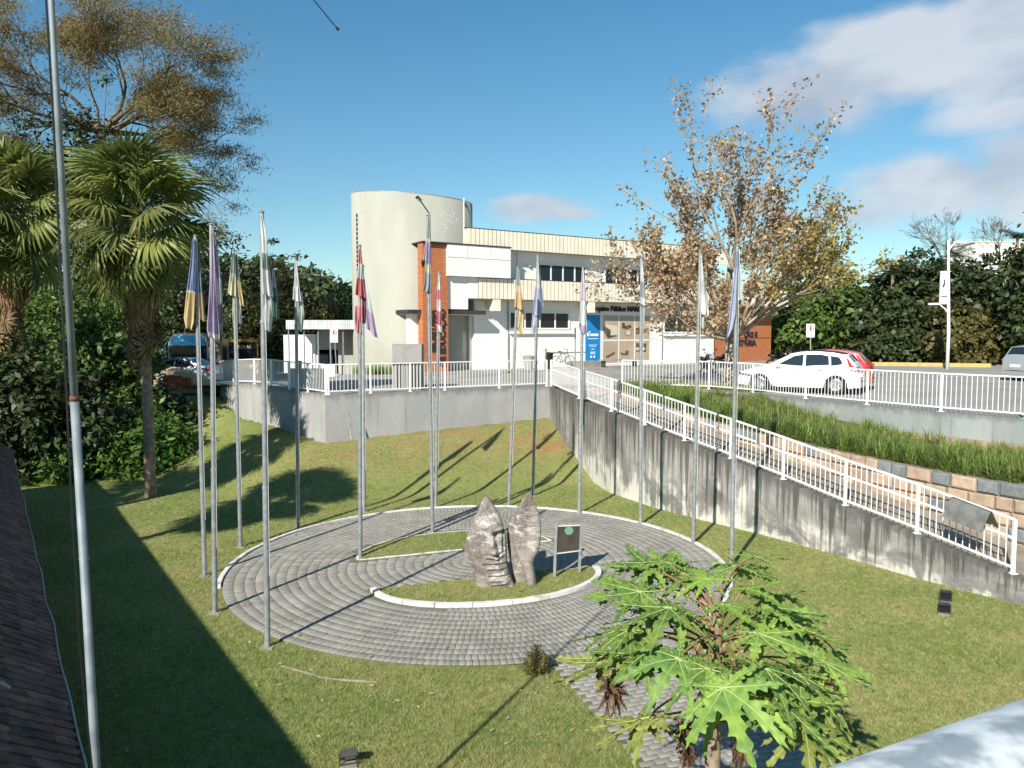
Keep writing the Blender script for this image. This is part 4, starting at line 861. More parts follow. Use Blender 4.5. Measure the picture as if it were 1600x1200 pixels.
obj('printed_logo', bbox(bnc - .3, bnc - .2, NW + .07, NW + .074, 5.05, 5.13), K['letw'], bn)
s0, s1 = bs(941, NW), bs(1015, NW); zz = (3.15, 4.58, 6.14)
fr = bp_('mural_window', bbox(s0 - .08, s1 + .08, NW, NW + .02, zz[0] - .06, zz[2] + .06), K['frame'])
K['mur'] = mat('mural_sepia', (.47, .37, .27), (.40, .31, .22), .8, .5); K['mur2'] = mat('mural_dark_print', (.06, .045, .035), (.13, .1, .07), 2, .5); K['mur3'] = mat('mural_light_print', (.62, .55, .44), (.55, .47, .37), 2, .5)
cw_ = (s1 - s0) / 3
for i in range(3):
    for j in range(2): obj('pane', bbox(s0 + i * cw_ + .045, s0 + (i + 1) * cw_ - .045, NW + .02, NW + .03, zz[j] + .045, zz[j + 1] - .045), K['mur'], fr)
def mprint(poly, mt): m_ = MB(); m_.prism(poly, lambda s, z: Bp(s, NW + .034, z), lambda s, z: Bp(s, NW + .031, z)); obj('printed_picture', m_, K[mt], fr)
mz = lambda y: float(np.interp(y, [230, 1090], [6.14, 3.15])); ms_ = lambda x: bs(900 + x / 10.9, NW)
mprint([(ms_(500), mz(395)), (ms_(700), mz(430)), (ms_(700), mz(590)), (ms_(560), mz(600)), (ms_(500), mz(480))], 'mur3'); mprint([(ms_(470), mz(430)), (ms_(590), mz(500)), (ms_(575), mz(640)), (ms_(540), mz(650)), (ms_(470), mz(530))], 'mur2'); mprint([(ms_(560), mz(590)), (ms_(690), mz(585)), (ms_(690), mz(610)), (ms_(570), mz(640))], 'mur2')
mprint([(ms_(775), mz(370)), (ms_(820), mz(375)), (ms_(830), mz(430)), (ms_(930), mz(400)), (ms_(940), mz(460)), (ms_(860), mz(490)), (ms_(780), mz(470))], 'mur2')
ring = lambda cx, cy, r_, n=14: [(ms_(cx + r_ * math.cos(2 * PI * k / n)), mz(cy + r_ * math.sin(2 * PI * k / n))) for k in range(n)]
mprint(ring(885, 550, 58), 'mur2'); m_ = MB(); m_.prism(ring(885, 548, 48), lambda s, z: Bp(s, NW + .040, z), lambda s, z: Bp(s, NW + .035, z)); obj('printed_picture', m_, K['mur3'], fr)
mprint([(ms_(1015), mz(450)), (ms_(1070), mz(450)), (ms_(1070), mz(575)), (ms_(1015), mz(575))], 'mur2'); m_ = MB(); m_.prism(ring(1045, 510, 20), lambda s, z: Bp(s, NW + .040, z), lambda s, z: Bp(s, NW + .035, z)); obj('printed_picture', m_, K['mur3'], fr)
mprint([(ms_(1130), mz(520)), (ms_(1165), mz(480)), (ms_(1160), mz(550)), (ms_(1130), mz(560))], 'mur2'); mprint([(ms_(505), mz(960)), (ms_(660), mz(880)), (ms_(665), mz(920)), (ms_(560), mz(985)), (ms_(510), mz(990))], 'mur2')
mprint([(ms_(738), mz(890)), (ms_(830), mz(920)), (ms_(840), mz(870)), (ms_(900), mz(870)), (ms_(885), mz(960)), (ms_(780), mz(945))], 'mur2'); mprint([(ms_(1020), mz(735)), (ms_(1195), mz(745)), (ms_(1190), mz(900)), (ms_(1020), mz(890))], 'mur2')
for cx in (1045, 1145): m_ = MB(); m_.prism(ring(cx, 840, 30), lambda s, z: Bp(s, NW + .040, z), lambda s, z: Bp(s, NW + .035, z)); obj('printed_picture', m_, K['mur3'], fr)
text('Arquivo Público MARC', .42, K['letters'], TM(Bp(bs(963, NW), NW + .05, 6.36), BU, UPZ), bld, bold=.02, xs=1.0)
text('ÇÃO E', .50, K['letters'], TM(Bp(bs(1172, -1), -.96, 4.74), BU, UPZ), bld, bold=.022, xs=.95)
text('DE', .44, K['letters'], TM(Bp(bs(1166, -1), -.96, 5.32), BU, UPZ), bld, bold=.022)
text('HISTÓRIA', .58, K['letters'], TM(Bp(bs(1163, -1), -.96, 4.12), BU, UPZ), bld, bold=.022, xs=.95)
bp_('shadow_line', bbox(bs(1150, -1), sE - .1, -1.0, -.985, 4.63, 4.67), K['darktrim'])
# plinth / pavement in front, step block, low structures
mb = MB(); mb.prism([(bs(655, 1.2), 1.2), (bs(655, 1.2), -3), (sE + 3, -3), (sE + 3, 1.6)], lambda s, n: Bp(s, n, 2.88), lambda s, n: Bp(s, n, 3.02)); struct('pavement', mb, K['paving'])
bp_('door_step', bbox(bs(906, .4), bs(946, .4), -1.3, .4, 2.9, 3.35), K['paving'])
# roof structure behind
bp_('rear_roof', bbox(bs(938, -7), bs(1010, -7), -12, -7, 9.8, 11.2), K['whitewall']); 
m_ = MB(); a, b = bs(905, -6), bs(1003, -6); m_.prism([(a, 10.3), (bs(980, -6), 11.62), (b + .6, 11.62), (b + .6, 9.9), (a, 9.9)], lambda s, z: Bp(s, -6.2, z), lambda s, z: Bp(s, -10, z)); bp_('rear_gable', m_, mat('weathered_parapet', (.42, .41, .37), (.3, .3, .27), 2, .9))
for pa_, pb_ in ((938, 949), (956, 966)): bp_('white_patch', bbox(bs(pa_, -6.1), bs(pb_, -6.1), -6.19, -6.1, 10.2, 10.95), K['whitewall'])
# round tower
TC = Vector((-5.58, 43.6, 2.9)); TR = 3.36; m_ = MB(); n = 96; 
def ttop(a): x = math.cos(a) * TR; y = math.sin(a) * TR; return 12.45 - 2.9 - .075 * x + .06 * y
m_.v = []; 
for zf in (0, 1, 'in', 'lip'):
    for k in range(n):
        a = 2 * PI * k / n; rr_ = TR if zf in (0, 1) else TR - .22; z = 0 if zf == 0 else (ttop(a) if zf in (1, 'in') else ttop(a) - .6); m_.v.append((TC.x + rr_ * math.cos(a), TC.y + rr_ * math.sin(a), 2.9 + z))
slot_a = math.atan2(-1.0, -3.05)
for j in range(3):
    for k in range(n): m_.f.append((j * n + k, j * n + (k + 1) % n, (j + 1) * n + (k + 1) % n, (j + 1) * n + k)); m_.mi.append(0)
m_.f.append(tuple(3 * n + k for k in range(n))); m_.mi.append(0)
tw = bp_('tower_shell', m_, K['tower'])
for p in tw.data.polygons: p.use_smooth = len(p.vertices) == 4 and abs(p.normal.z) < .3
def tcyl(a0, a1, z0, z1, r0, r1, nm, mt, par=None):
    m_ = MB(); k_ = 8
    for i in range(k_ + 1):
        a = a0 + (a1 - a0) * i / k_; c, s_ = math.cos(a), math.sin(a); m_.v += [(TC.x + r0 * c, TC.y + r0 * s_, z0), (TC.x + r1 * c, TC.y + r1 * s_, z0), (TC.x + r1 * c, TC.y + r1 * s_, z1), (TC.x + r0 * c, TC.y + r0 * s_, z1)]
    for i in range(k_):
        for j in range(4): m_.f.append((4 * i + j, 4 * i + (j + 1) % 4, 4 * i + 4 + (j + 1) % 4, 4 * i + 4 + j)); m_.mi.append(0)
    m_.f += [(0, 3, 2, 1), (4 * k_, 4 * k_ + 1, 4 * k_ + 2, 4 * k_ + 3)]; m_.mi += [0, 0]; return bp_(nm, m_, mt)
# vertical slot of perforated blocks on the tower's left flank
ang = lambda px: math.atan2(-math.sqrt(max(0, TR ** 2 - ((ray(px, 518)[0] * 41.6) - TC.x) ** 2)), (ray(px, 518)[0] * 41.6) - TC.x)
a0, a1 = ang(558.2), ang(561.5)
for i, (z0, z1) in enumerate(((7.6, 11.6), (4.2, 5.5))):
    nb_ = int((z1 - z0) / .24)
    for k in range(nb_): tcyl(a0, a1, z0 + k * .24 + .02, z0 + k * .24 + .2, TR - .05, TR + .012, 'vent_block', K['darktrim'])
m_ = MB(); a = ang(724); m_.tube([(TC.x + (TR + .04) * math.cos(a), TC.y + (TR + .04) * math.sin(a), z) for z in (9.6, 12.3)], .03, 6); bp_('downpipe', m_, K['frame'])
for k in range(26):
    a = ang(random.gauss(703, 5)); z = random.gauss(11.1, .35); s_ = random.uniform(.015, .05); tcyl(a, a + s_ * .6, z, z + s_ * random.uniform(1, 3), TR, TR + .004, 'paint_chip', K['frame'])
m_ = MB(); rim = [(TC.x + (TR - .08) * math.cos(2 * PI * k / n), TC.y + (TR - .08) * math.sin(2 * PI * k / n), 2.9 + ttop(2 * PI * k / n) + .02) for k in range(n + 1)]; m_.tube(rim, .06, 6); bp_('rim', m_, K['galv'], smooth=True)
# ---------------------------------------------------------------- electrical block behind the railing
p = PD(612, 605, 29.0); q = PD(661, 605, 29.6); eb = thing('vent_block', 'plain grey concrete block with a ribbed lower vent, behind the railing by the tower', 'concrete block', (p.x, p.y, 2.9)); dx = q.x - p.x
m_ = MB(); m_.box(p.x, 29.2, 2.88, q.x, 30.0, 4.62); obj('block', m_, K['greywall'] if False else mat('grey_block_render', (.30, .29, .28), (.24, .235, .225), 1.5, .9, bump=.3), eb)
m_ = MB(); m_.box(p.x, 29.16, 3.83, q.x, 29.195, 3.92); obj('slot', m_, K['darktrim'], eb)
for k in range(9): m_ = MB(); x = p.x + .12 + k * (dx - .16) / 8.4; m_.box(x, 29.02, 2.9, x + .07, 29.197, 3.82); obj('fin', m_, K['mortar'] if False else mat('grey_fin_%d' % k, (.27, .26, .25), None), eb)
# ---------------------------------------------------------------- left canopy shed
D0 = 42.3; CX0, CX1 = PD(447, 510, D0).x, PD(556, 510, D0).x; CYt = PD(500, 501, D0).z; cz0 = zu(-10, D0)
cs_ = thing('canopy_shed', 'open shed with a striped corrugated white fascia left of the round tower', 'shed', ((CX0 + CX1) / 2, D0, cz0))
m_ = MB(); m_.box(CX0, D0, CYt - .06, CX1 + .3, D0 + 5, CYt); obj('roof', m_, K['galv'], cs_)
K['corr'] = mat('corrugated_white_sheet', (.62, .63, .64), (.5, .51, .52), 2, .5, .1, rnd=.12); nn_ = 34
for k in range(nn_): m_ = MB(); x = CX0 + (CX1 + .3 - CX0) * k / nn_; w_ = (CX1 + .3 - CX0) / nn_; z0 = CYt - .47; m_.prism([(x, 0), (x + w_ * .5, -.03), (x + w_, 0), (x + w_, .015), (x, .015)], lambda a, b: Vector((a, D0 - .02 + b, z0)), lambda a, b: Vector((a, D0 - .02 + b, z0 + .5))); obj('fascia_sheet', m_, K['corr'], cs_)
for px in (451, 475, 497, 516, 536): a = PD(px, 518, D0 + .2); m_ = MB(); m_.tube([Vector((a.x, D0 + .2, cz0)), Vector((a.x, D0 + .2, CYt - .05))], .04, 6); obj('post', m_, K['galv'], cs_)
a, b = PD(497, 518, D0 + 2), PD(558, 518, D0 + 2); m_ = MB(); m_.box(a.x, D0 + 2.0, cz0, b.x, D0 + 2.2, CYt - .1); obj('back_wall', m_, mat('shaded_grey_wall', (.36, .35, .33), (.3, .29, .27), 2), cs_)
a, b = PD(500, 570, D0 - 1), PD(522, 570, D0 - 1); wl = MB(); wl.box(a.x, D0 - .9, cz0, b.x, D0 - .7, cz0 + .7); obj('low_white_wall', wl, K['whitewall'], cs_)
# white lorry under the canopy
a, b = PD(443, 530, 44.2), PD(492, 530, 44.2); lz = zu(a.x, 44)
lo_ = thing('box_lorry', 'white box lorry parked beyond the canopy shed', 'lorry', ((a.x + b.x) / 2, 42, lz)); m_ = MB(); m_.box(a.x, 44.2, lz + .55, b.x, 48, lz + 2.75); obj('box_body', m_, K['frame'], lo_)
m_ = MB(); m_.box(b.x + .05, 44.3, lz + .4, b.x + 1.3, 46.2, lz + 1.9); obj('cab', m_, K['frame'], lo_)
m_ = MB(); m_.box(b.x + .15, 44.28, lz + 1.1, b.x + 1.0, 44.298, lz + 1.7); obj('cab_window', m_, K['glass_dark'], lo_)
for xx_ in (a.x + .5, b.x + .6): m_ = MB(); m_.lathe([(.01, -.12), (.36, -.12), (.38, 0), (.36, .12), (.01, .12)], 16, Matrix.Translation((xx_, 44.4, lz + .38)) @ Matrix.Rotation(R(90), 4, 'X')); obj('wheel', m_, K['black'], lo_)
# low concrete planter wall left
a, b = PD(451, 599, 30.8), PD(506, 599, 30.8); wl = thing('low_wall', 'weathered low concrete wall behind the railing under the canopy shed', 'wall', (a.x, 30.8, 2.9)); m_ = MB(); m_.box(a.x, 30.8, 2.85, b.x, 31.1, 3.55); obj('wall_body', m_, K['paving'], wl); m_ = MB(); m_.box(a.x - .03, 30.77, 3.553, b.x + .03, 31.13, 3.62); obj('coping', m_, K['mortar'], wl)
m_ = MB(); m_.box(PD(463, 590, 30.4).x, 30.45, 2.9, PD(470, 590, 30.4).x, 30.6, 3.95); tag(obj('meter_box', m_, K['black']), 'black narrow box standing behind the railing below the canopy', 'box')
# parking signs
def psign(px, ptop, pbot, D, z0, label, wpx):
    T = PD(px, ptop, D); B_ = PD(px, pbot, D); w_ = wpx / F * D / 2; t = thing('parking_sign', label, 'sign', (T.x, D, z0)); m_ = MB(); m_.tube([Vector((T.x + .1, D, z0)), Vector((T.x, D, T.z))], .028, 8); obj('post', m_, K['galv'], t)
    m_ = MB(); m_.box(T.x - w_, D - .05, B_.z, T.x + w_, D - .035, T.z); obj('plate', m_, K['frame'], t); m_ = MB(); cz = T.z - w_ * 1.05; r_ = w_ * .78
    m_.lathe([(r_, 0), (r_, .004), (r_ * .8, .004), (r_ * .8, 0)], 24, Matrix.Translation((T.x, D - .052, cz)) @ Matrix.Rotation(R(90), 4, 'X')); obj('red_ring', m_, mat('red_ring', (.5, .04, .04), None), t)
    text('E', w_ * 1.15, K['letters'], TM(Vector((T.x, D - .056, cz - w_ * .4)), Vector((1, 0, 0)), UPZ), t, 'letter', depth=.002, bold=.008)
    for k in range(2): m_ = MB(); zc_ = B_.z + w_ * (.25 + .3 * k); m_.box(T.x - w_ * .6, D - .054, zc_, T.x + w_ * .6, D - .052, zc_ + w_ * .12); obj('small_print', m_, K['letters'], t)
psign(1266, 506, 527, 30.8, 2.9, 'white parking sign with a letter E in a red ring, above the white car', 13)
psign(522, 513, 535, 36.5, 2.9, 'white parking sign with letter E in a red ring, before the canopy shed', 12)
p = PD(898.5, 584, 38.5); t = thing('round_sign', 'round sign seen edge-on in front of the white wall by the bicycle', 'sign', (p.x, 38.5, 2.9)); m_ = MB(); m_.tube([Vector((p.x, 38.5, 2.9)), Vector((p.x, 38.5, 5.3))], .03, 8); obj('post', m_, K['galv'], t); m_ = MB(); m_.lathe([(.01, -.01), (.27, -.01), (.27, .01), (.01, .01)], 20, Matrix.Translation((p.x - .02, 38.5, 5.02)) @ Matrix.Rotation(R(88), 4, 'Y') @ Matrix.Rotation(R(10), 4, 'X')); obj('disc', m_, K['galv'], t)
# street lamps
def arm(par, P, side, L, H, nm='arm'):
    pts = [P + Vector((side * L * math.sin(a) ** 1.2, 0, H * (1 - math.cos(a)) ** .8)) for a in np.linspace(0, PI / 2, 9)]; pts = [P + Vector((side * L * (f ** 1.5), 0, H * (f ** .6))) for f in np.linspace(0, 1, 9)]; m_ = MB(); m_.tube(pts, [.055 - .02 * i / 8 for i in range(9)], 8); o = obj(nm, m_, K['white_paint'], par, True)
    e = pts[-1]; m_ = MB(); m_.box(-.12, -.12, -.06, .5, .12, .05); m_.v = [tuple(e + Vector((side * v[0], v[1] * (1 - .3 * abs(v[0])), v[2] - .03 * abs(v[0])))) for v in m_.v]; obj('lamp_head', m_, K['white_paint'], par)
LD = 45; b = PD(1480, 578, LD); tp = PD(1482, 375, LD); t = thing('street_lamp', 'tall white street lamp with two curved arms and a pale banner', 'street lamp', (b.x, LD, 2.9)); m_ = MB(); m_.tube([Vector((b.x, LD, 2.85)), Vector((b.x, LD, 5)), Vector((tp.x, LD, tp.z))], [.1, .09, .06], 12); obj('pole', m_, K['white_paint'], t, True)
arm(t, Vector((tp.x, LD, PD(1480, 401, LD).z)), 1, PD(1518, 0, LD).x - tp.x - .3, .85); arm(t, Vector((b.x, LD, PD(1480, 500, LD).z)), -1, .72, .95, 'lower_arm')
m_ = MB(); z0, z1 = PD(1475, 475, LD).z, PD(1475, 424, LD).z; x0, x1 = PD(1468.5, 440, LD).x, b.x - .08; m_.box(x0, LD - .02, z0, x1, LD + .0, z1); bn2 = obj('banner', m_, mat('pale_banner', (.58, .57, .60), (.5, .5, .55), 3, .8), t)
m_ = MB(); m_.prism([(x0 + .15, z0 + 1.0), (x0 + .24, z0 + 1.25), (x0 + .2, z0 + 1.4), (x0 + .28, z0 + 1.42), (x0 + .3, z0 + 1.15), (x0 + .22, z0 + .95)], lambda x, z: Vector((x, LD - .026, z)), lambda x, z: Vector((x, LD - .021, z))); obj('printed_figure', m_, K['letters'], bn2); m_ = MB(); m_.box(x0 + .1, LD - .026, z0 + .42, x1 - .08, LD - .021, z0 + .47); obj('printed_line', m_, K['letters'], bn2)
for zz_ in (z0, z1): m_ = MB(); m_.bar((x0, LD, zz_), (b.x, LD, zz_), .03, .03); obj('bracket', m_, K['white_paint'], t)
LD = 34; b = PD(673, 590, LD); t = thing('street_lamp', 'dark street lamp whose arm shows against the round tower above the tallest flagpole', 'street lamp', (b.x, LD, 2.9)); e = PD(671, 334, LD); m_ = MB(); m_.tube([Vector((b.x, LD, 2.85)), Vector((e.x, LD, e.z))], [.07, .05], 10); obj('pole', m_, K['galv'], t, True); f_ = PD(657, 314, LD - .4); m_ = MB(); m_.tube([e, f_], .03, 8); obj('arm', m_, K['dark'], t)
h0 = PD(651, 307, LD - .5); m_ = MB(); m_.bar(f_, h0, .16, .1); obj('lamp_head', m_, K['dark'], t); m_ = MB(); m_.bar(f_.lerp(h0, .15) - Vector((0, 0, .06)), f_.lerp(h0, .85) - Vector((0, 0, .06)), .10, .03); obj('lens', m_, K['frame'], t)
# kerb of the far road and the red banner
m_ = MB(); a, b = PD(1345, 571, 50), PD(1572, 575, 46); m_.bar((a.x, 50, 2.98), (b.x, 47.5, 2.98), .25, .3); tag(obj('yellow_kerb', m_, mat('yellow_kerb', (.55, .38, .12), (.4, .3, .14), 3, .9)), 'faded yellow kerb along the far road in front of the dark trees', 'kerb')
p = PD(1371, 525, 52); t = thing('red_banner', 'dark red banner on a thin pole among the dark trees', 'banner', (p.x, 52, 2.9)); m_ = MB(); m_.box(p.x - .25, 51.98, PD(0, 535, 52).z, p.x + .2, 52, PD(0, 514, 52).z); obj('cloth', m_, mat('dark_red_cloth', (.22, .02, .02), None), t); m_ = MB(); m_.tube([Vector((p.x + .28, 52, 2.9)), Vector((p.x + .28, 52, 6.2))], .03, 6); obj('pole', m_, K['galv'], t)
# white building far right
a, b = PD(1524, 379, 75), PD(1584, 379, 75); t = thing('far_building', 'white building showing above the dark trees on the right', 'building', ((a.x + b.x) / 2, 75, 2.9)); m_ = MB(); m_.box(a.x, 75, 2.9, b.x + 1, 80, a.z); obj('wall', m_, K['whitewall'], t)
x0, x1, z0, z1 = PD(1549, 0, 75).x, PD(1566, 0, 75).x, PD(0, 409, 75).z, PD(0, 394, 75).z; m_ = MB(); m_.box(x0, 74.9, z0, x1, 74.98, z1); w_ = obj('window', m_, K['frame'], t)
for k in range(3): m_ = MB(); q = (x1 - x0) / 3; m_.box(x0 + k * q + .08, 74.86, z0 + .1, x0 + (k + 1) * q - .04, 74.89, z1 - .1); obj('pane', m_, K['glass_dark'], w_)
m_ = MB(); m_.box(a.x - .1, 74.9, a.z, b.x + 1.1, 80, a.z + .12); obj('parapet_cap', m_, K['cream'], t)
# ---------------------------------------------------------------- sand heap and brick stack
p = PD(280, 603, 36.2); sx = PD(283, 575, 36.5); mb = MB(); n_ = 46; m2 = 30; zb = zu(sx.x, 36.8) - .05
for j in range(m2):
    for i in range(n_):
        x = sx.x + (i / (n_ - 1) - .5) * 4.6; y = 36.4 + (j / (m2 - 1) - .5) * 2.8; dx_ = (x - sx.x + .35 + .2 * math.sin(y * 2)) / 2.1; dy_ = (y - 36.4) / 1.3; h = max(0, 1 - math.hypot(dx_, dy_)) ** .8 * 1.0 + .10 * mnoise.noise(Vector((x * 2, y * 2, 0))) * max(0, 1.2 - math.hypot(dx_, dy_)); mb.v.append((x, y, zb + h - .03 - (.2 if math.hypot(dx_, dy_) > 1.1 else 0)))
for j in range(m2 - 1):
    for i in range(n_ - 1): mb.f.append((j * n_ + i, j * n_ + i + 1, (j + 1) * n_ + i + 1, (j + 1) * n_ + i)); mb.mi.append(0)
tag(obj('sand_heap', mb, K['sandpile'], smooth=True), 'heap of beige building sand in front of the silver car', 'sand heap')
bs0 = PD(277, 600, 34.9); t = thing('brick_stack', 'stack of orange clay bricks in front of the sand heap', 'bricks', (bs0.x, 35.0, zu(bs0.x, 35.2))); bm2 = MB(); bm2.box(-.1, -.06, 0, .1, .06, .085); bme = mkmesh('brick', bm2, K['clay'])
for k in range(5):
    for i in range(6 if k < 4 else 4):
        for j in range(2): put('brick', bme, t, (-.58 + .22 * i + random.uniform(-.02, .02), .13 * j, .09 * k), (0, 0, random.uniform(-.08, .08)))
# ---------------------------------------------------------------- vehicles
def paint(nm, c): 
    t = NT(nm); t.b.inputs['Coat Weight'].default_value = .6; t.b.inputs['Coat Roughness'].default_value = .06; return t.fin(c, .35, .1, .5)
K['tyre'] = mat('tyre', (.015, .015, .016), None, rough=.85); K['rim'] = mat('alloy_rim', (.55, .56, .57), None, rough=.3, metal=.8); K['taillight'] = mat('tail_light', (.45, .02, .015), None, rough=.15); K['headlight'] = mat('head_light', (.5, .52, .55), None, rough=.1)
def car(loc, rz, label, body, L=4.2, Wd=.86, H=1.5, prof=None, wins=None, screens=None, wb=(.82, 3.42), roofdark=None, clear=.22, cat='car'):
    """side profile prof [(x,z)], nose at x=0; built about its own base, nose towards -x"""
    t = thing('parked_car', label, cat, loc, rz); pm = paint(body[0], body[1]); x0c = L / 2
    px = [p[0] for p in prof]; pzv = [p[1] for p in prof]; NX = 110; NZ = 18; rw = .335
    def wz(z, x): 
        base = Wd * (1 - .035 * max(0, (.55 - z)) ** 1) ; a = base if z < .92 else base - (z - .92) * .36; nose = min(1, .80 + .9 * min(x, L - x) ** .8 * .35); return a * nose
    def zb(x):
        z = clear + .03 * (abs(x - L / 2) > L / 2 - .25)
        for c in wb:
            d = abs(x - c)
            if d < rw + .045: z = max(z, .30 + math.sqrt(max(0, (rw + .045) ** 2 - d * d)))
        return z
    X = sorted(set([L * i / NX for i in range(NX + 1)])); mb = MB()
    for sg in (-1, 1):
        b = len(mb.v)
        for x in X:
            zt = float(np.interp(x, px, pzv)); z0 = min(zb(x), zt - .02)
            for j in range(NZ + 1): z = z0 + (zt - z0) * j / NZ; mb.v.append((x - x0c, sg * wz(z, x), z))
        for i in range(len(X) - 1):
            for j in range(NZ): a = b + i * (NZ + 1) + j; f = (a, a + NZ + 1, a + NZ + 2, a + 1); mb.f.append(f if sg < 0 else f[::-1]); mb.mi.append(0)
    b = len(mb.v); NYY = 8
    for x in X:
        zt = float(np.interp(x, px, pzv)); wv = wz(zt, x)
        for j in range(NYY + 1): u = -1 + 2 * j / NYY; mb.v.append((x - x0c, wv * u, zt + .035 * (1 - u * u)))
    for i in range(len(X) - 1):
        for j in range(NYY): a = b + i * (NYY + 1) + j; mb.f.append((a, a + NYY + 1, a + NYY + 2, a + 1)); mb.mi.append(0)
    for x in (0, L):
        b = len(mb.v); zt = float(np.interp(x, px, pzv)); z0 = zb(x); q = []
        for j in range(7): z = z0 + (zt - z0) * j / 6; mb.v += [(x - x0c, -wz(z, x), z), (x - x0c, wz(z, x), z)]
        for j in range(6): mb.f.append((b + 2 * j, b + 2 * j + 1, b + 2 * j + 3, b + 2 * j + 2)); mb.mi.append(0)
    obj('body', mb, pm, t, True, world=False)
    mb = MB(); mb.box(-L / 2 + .12, -Wd + .12, clear + .02, L / 2 - .12, Wd - .12, .62); obj('underbody', mb, K['black'], t, world=False)
    for w_ in wins:     # side glass
        for sg in (-1, 1):
            mb = MB(); zs = [p[1] for p in w_]; za, zc = min(zs), max(zs); n_ = 8; b = 0
            for j in range(n_ + 1):
                z = za + (zc - za) * j / n_; xs_ = []
                for k in range(len(w_)):
                    (xa, z1_), (xb, z2_) = w_[k], w_[(k + 1) % len(w_)]
                    if (z1_ - z) * (z2_ - z) <= 0 and abs(z1_ - z2_) > 1e-6: xs_.append(xa + (xb - xa) * (z - z1_) / (z2_ - z1_))
                    elif abs(z1_ - z) < 1e-6: xs_.append(xa)
                for x in (min(xs_), max(xs_)): mb.v.append((x - x0c, sg * (wz(z, x) + .006), z))
            for j in range(n_): mb.f.append((2 * j, 2 * j + 1, 2 * j + 3, 2 * j + 2)); mb.mi.append(0)
            obj('side_window', mb, K['glass_car'], t, world=False)
    for nm, xa, xb, ins in screens:
        mb = MB(); n_ = 36
        for i in range(n_ + 1):
            x = xa + (xb - xa) * i / n_; zt = float(np.interp(x, px, pzv)); wv = wz(zt, x) * ins
            for j in range(9): u = -1 + j / 4; mb.v.append((x - x0c, wv * u, zt + .035 * (1 - (u * ins) ** 2) + .008))
        for i in range(n_):
            for j in range(8): mb.f.append((9 * i + j, 9 * i + 9 + j, 9 * i + 10 + j, 9 * i + 1 + j)); mb.mi.append(0)
        obj(nm, mb, K['glass_car'] if 'roof' not in nm else K['black'], t, True, world=False)
    for c in wb:
        for sg in (-1, 1):
            Mx = Matrix.Translation((c - x0c, sg * (Wd - .10), rw)) @ Matrix.Rotation(R(90) * -sg, 4, 'X'); mb = MB(); mb.lathe([(.20, -.1), (rw - .02, -.1), (rw, -.07), (rw, .07), (rw - .02, .1), (.22, .1), (.21, .06)], 28, Mx); wh = obj('wheel', mb, K['tyre'], t, True, world=False)
            mb = MB(); mb.lathe([(.215, .085), (.2, .09), (.185, .05), (.05, .04), (.05, .07), (.005, .075)], 24, Mx)
            for k in range(7): a = 2 * PI * k / 7; mb.box(.03, -.018, .05, .205, .018, .085, Mx @ Matrix.Rotation(a, 4, 'Z'))
            obj('rim', mb, K['rim'], wh, world=False)
    for sg in (-1, 1):
        zt = float(np.interp(L - .18, px, pzv)); mb = MB(); lp = [(L - .50, 1.34), (L - .44, 1.30), (L - .26, 1.02), (L - .10, .98), (L - .12, .80), (L - .30, .84), (L - .38, 1.0)] if L < 4.4 else [(L - .3, .9), (L - .05, .88), (L - .05, .74), (L - .3, .76)]
        b_ = 0
        for q in lp: mb.v += [(q[0] - x0c, sg * (wz(q[1], q[0]) + .009), q[1]), (q[0] - x0c, sg * (wz(q[1], q[0]) - .03), q[1])]
        n_ = len(lp); mb.f = [tuple(2 * i for i in range(n_)), tuple(2 * i + 1 for i in range(n_))[::-1]] + [(2 * i, 2 * ((i + 1) % n_), 2 * ((i + 1) % n_) + 1, 2 * i + 1) for i in range(n_)]; mb.mi = [0] * len(mb.f)
        mb.box(L / 2 - .12, sg * (Wd - .26), .82, L / 2 - .055, sg * (Wd - .09), .98); obj('tail_light', mb, K['taillight'], t, world=False)
        mb = MB(); mb.box(-L / 2 + .08, sg * (Wd - .32), .62, -L / 2 + .42, sg * (Wd - .115), .74); obj('headlight', mb, K['headlight'], t, world=False)
        mb = MB(); xm = prof[[i for i, p in enumerate(prof) if p[1] > 1.0][0]][0] + .25; mb.box(xm - x0c - .08, sg * (Wd - .02), .95, xm - x0c + .06, sg * (Wd + .14), 1.08); obj('mirror', mb, pm, t, world=False)
        for xd in (1.95, 2.85): mb = MB(); mb.box(xd - x0c, sg * (Wd - .0), .83, xd - x0c + .16, sg * (Wd + .025), .86); obj('door_handle', mb, K['rim'], t, world=False)
        for xd in (1.32, 2.22, 3.0): mb = MB(); mb.box(xd - x0c, sg * (Wd - .02), .34, xd - x0c + .008, sg * (Wd - .0005), .9); obj('door_seam', mb, K['black'], t, world=False)
    mb = MB(); mb.box(-L / 2 + .005, -.5, .36, -L / 2 + .08, .5, .52); obj('grille', mb, K['black'], t, world=False); mb = MB(); mb.box(L / 2 - .03, -.26, .62, L / 2 + .004, .26, .74); obj('number_plate', mb, K['frame'], t, world=False)
    return t
PH = [(0, .48), (.04, .62), (.25, .76), (.6, .88), (1.05, .97), (1.25, 1.06), (1.9, 1.40), (2.2, 1.47), (2.7, 1.50), (3.3, 1.46), (3.75, 1.38), (3.95, 1.14), (4.1, .95), (4.17, .7), (4.2, .45)]
WH = [[(1.42, 1.0), (2.02, 1.34), (2.32, 1.385), (2.32, .98)], [(2.40, .98), (2.40, 1.39), (2.9, 1.39), (3.15, 1.36), (3.2, 1.0)], [(3.26, 1.0), (3.22, 1.35), (3.5, 1.31), (3.66, 1.06)]]
SH = [('windscreen', 1.27, 1.88, .9), ('rear_window', 3.78, 3.96, .85), ('roof_panel', 1.98, 3.7, .93)]
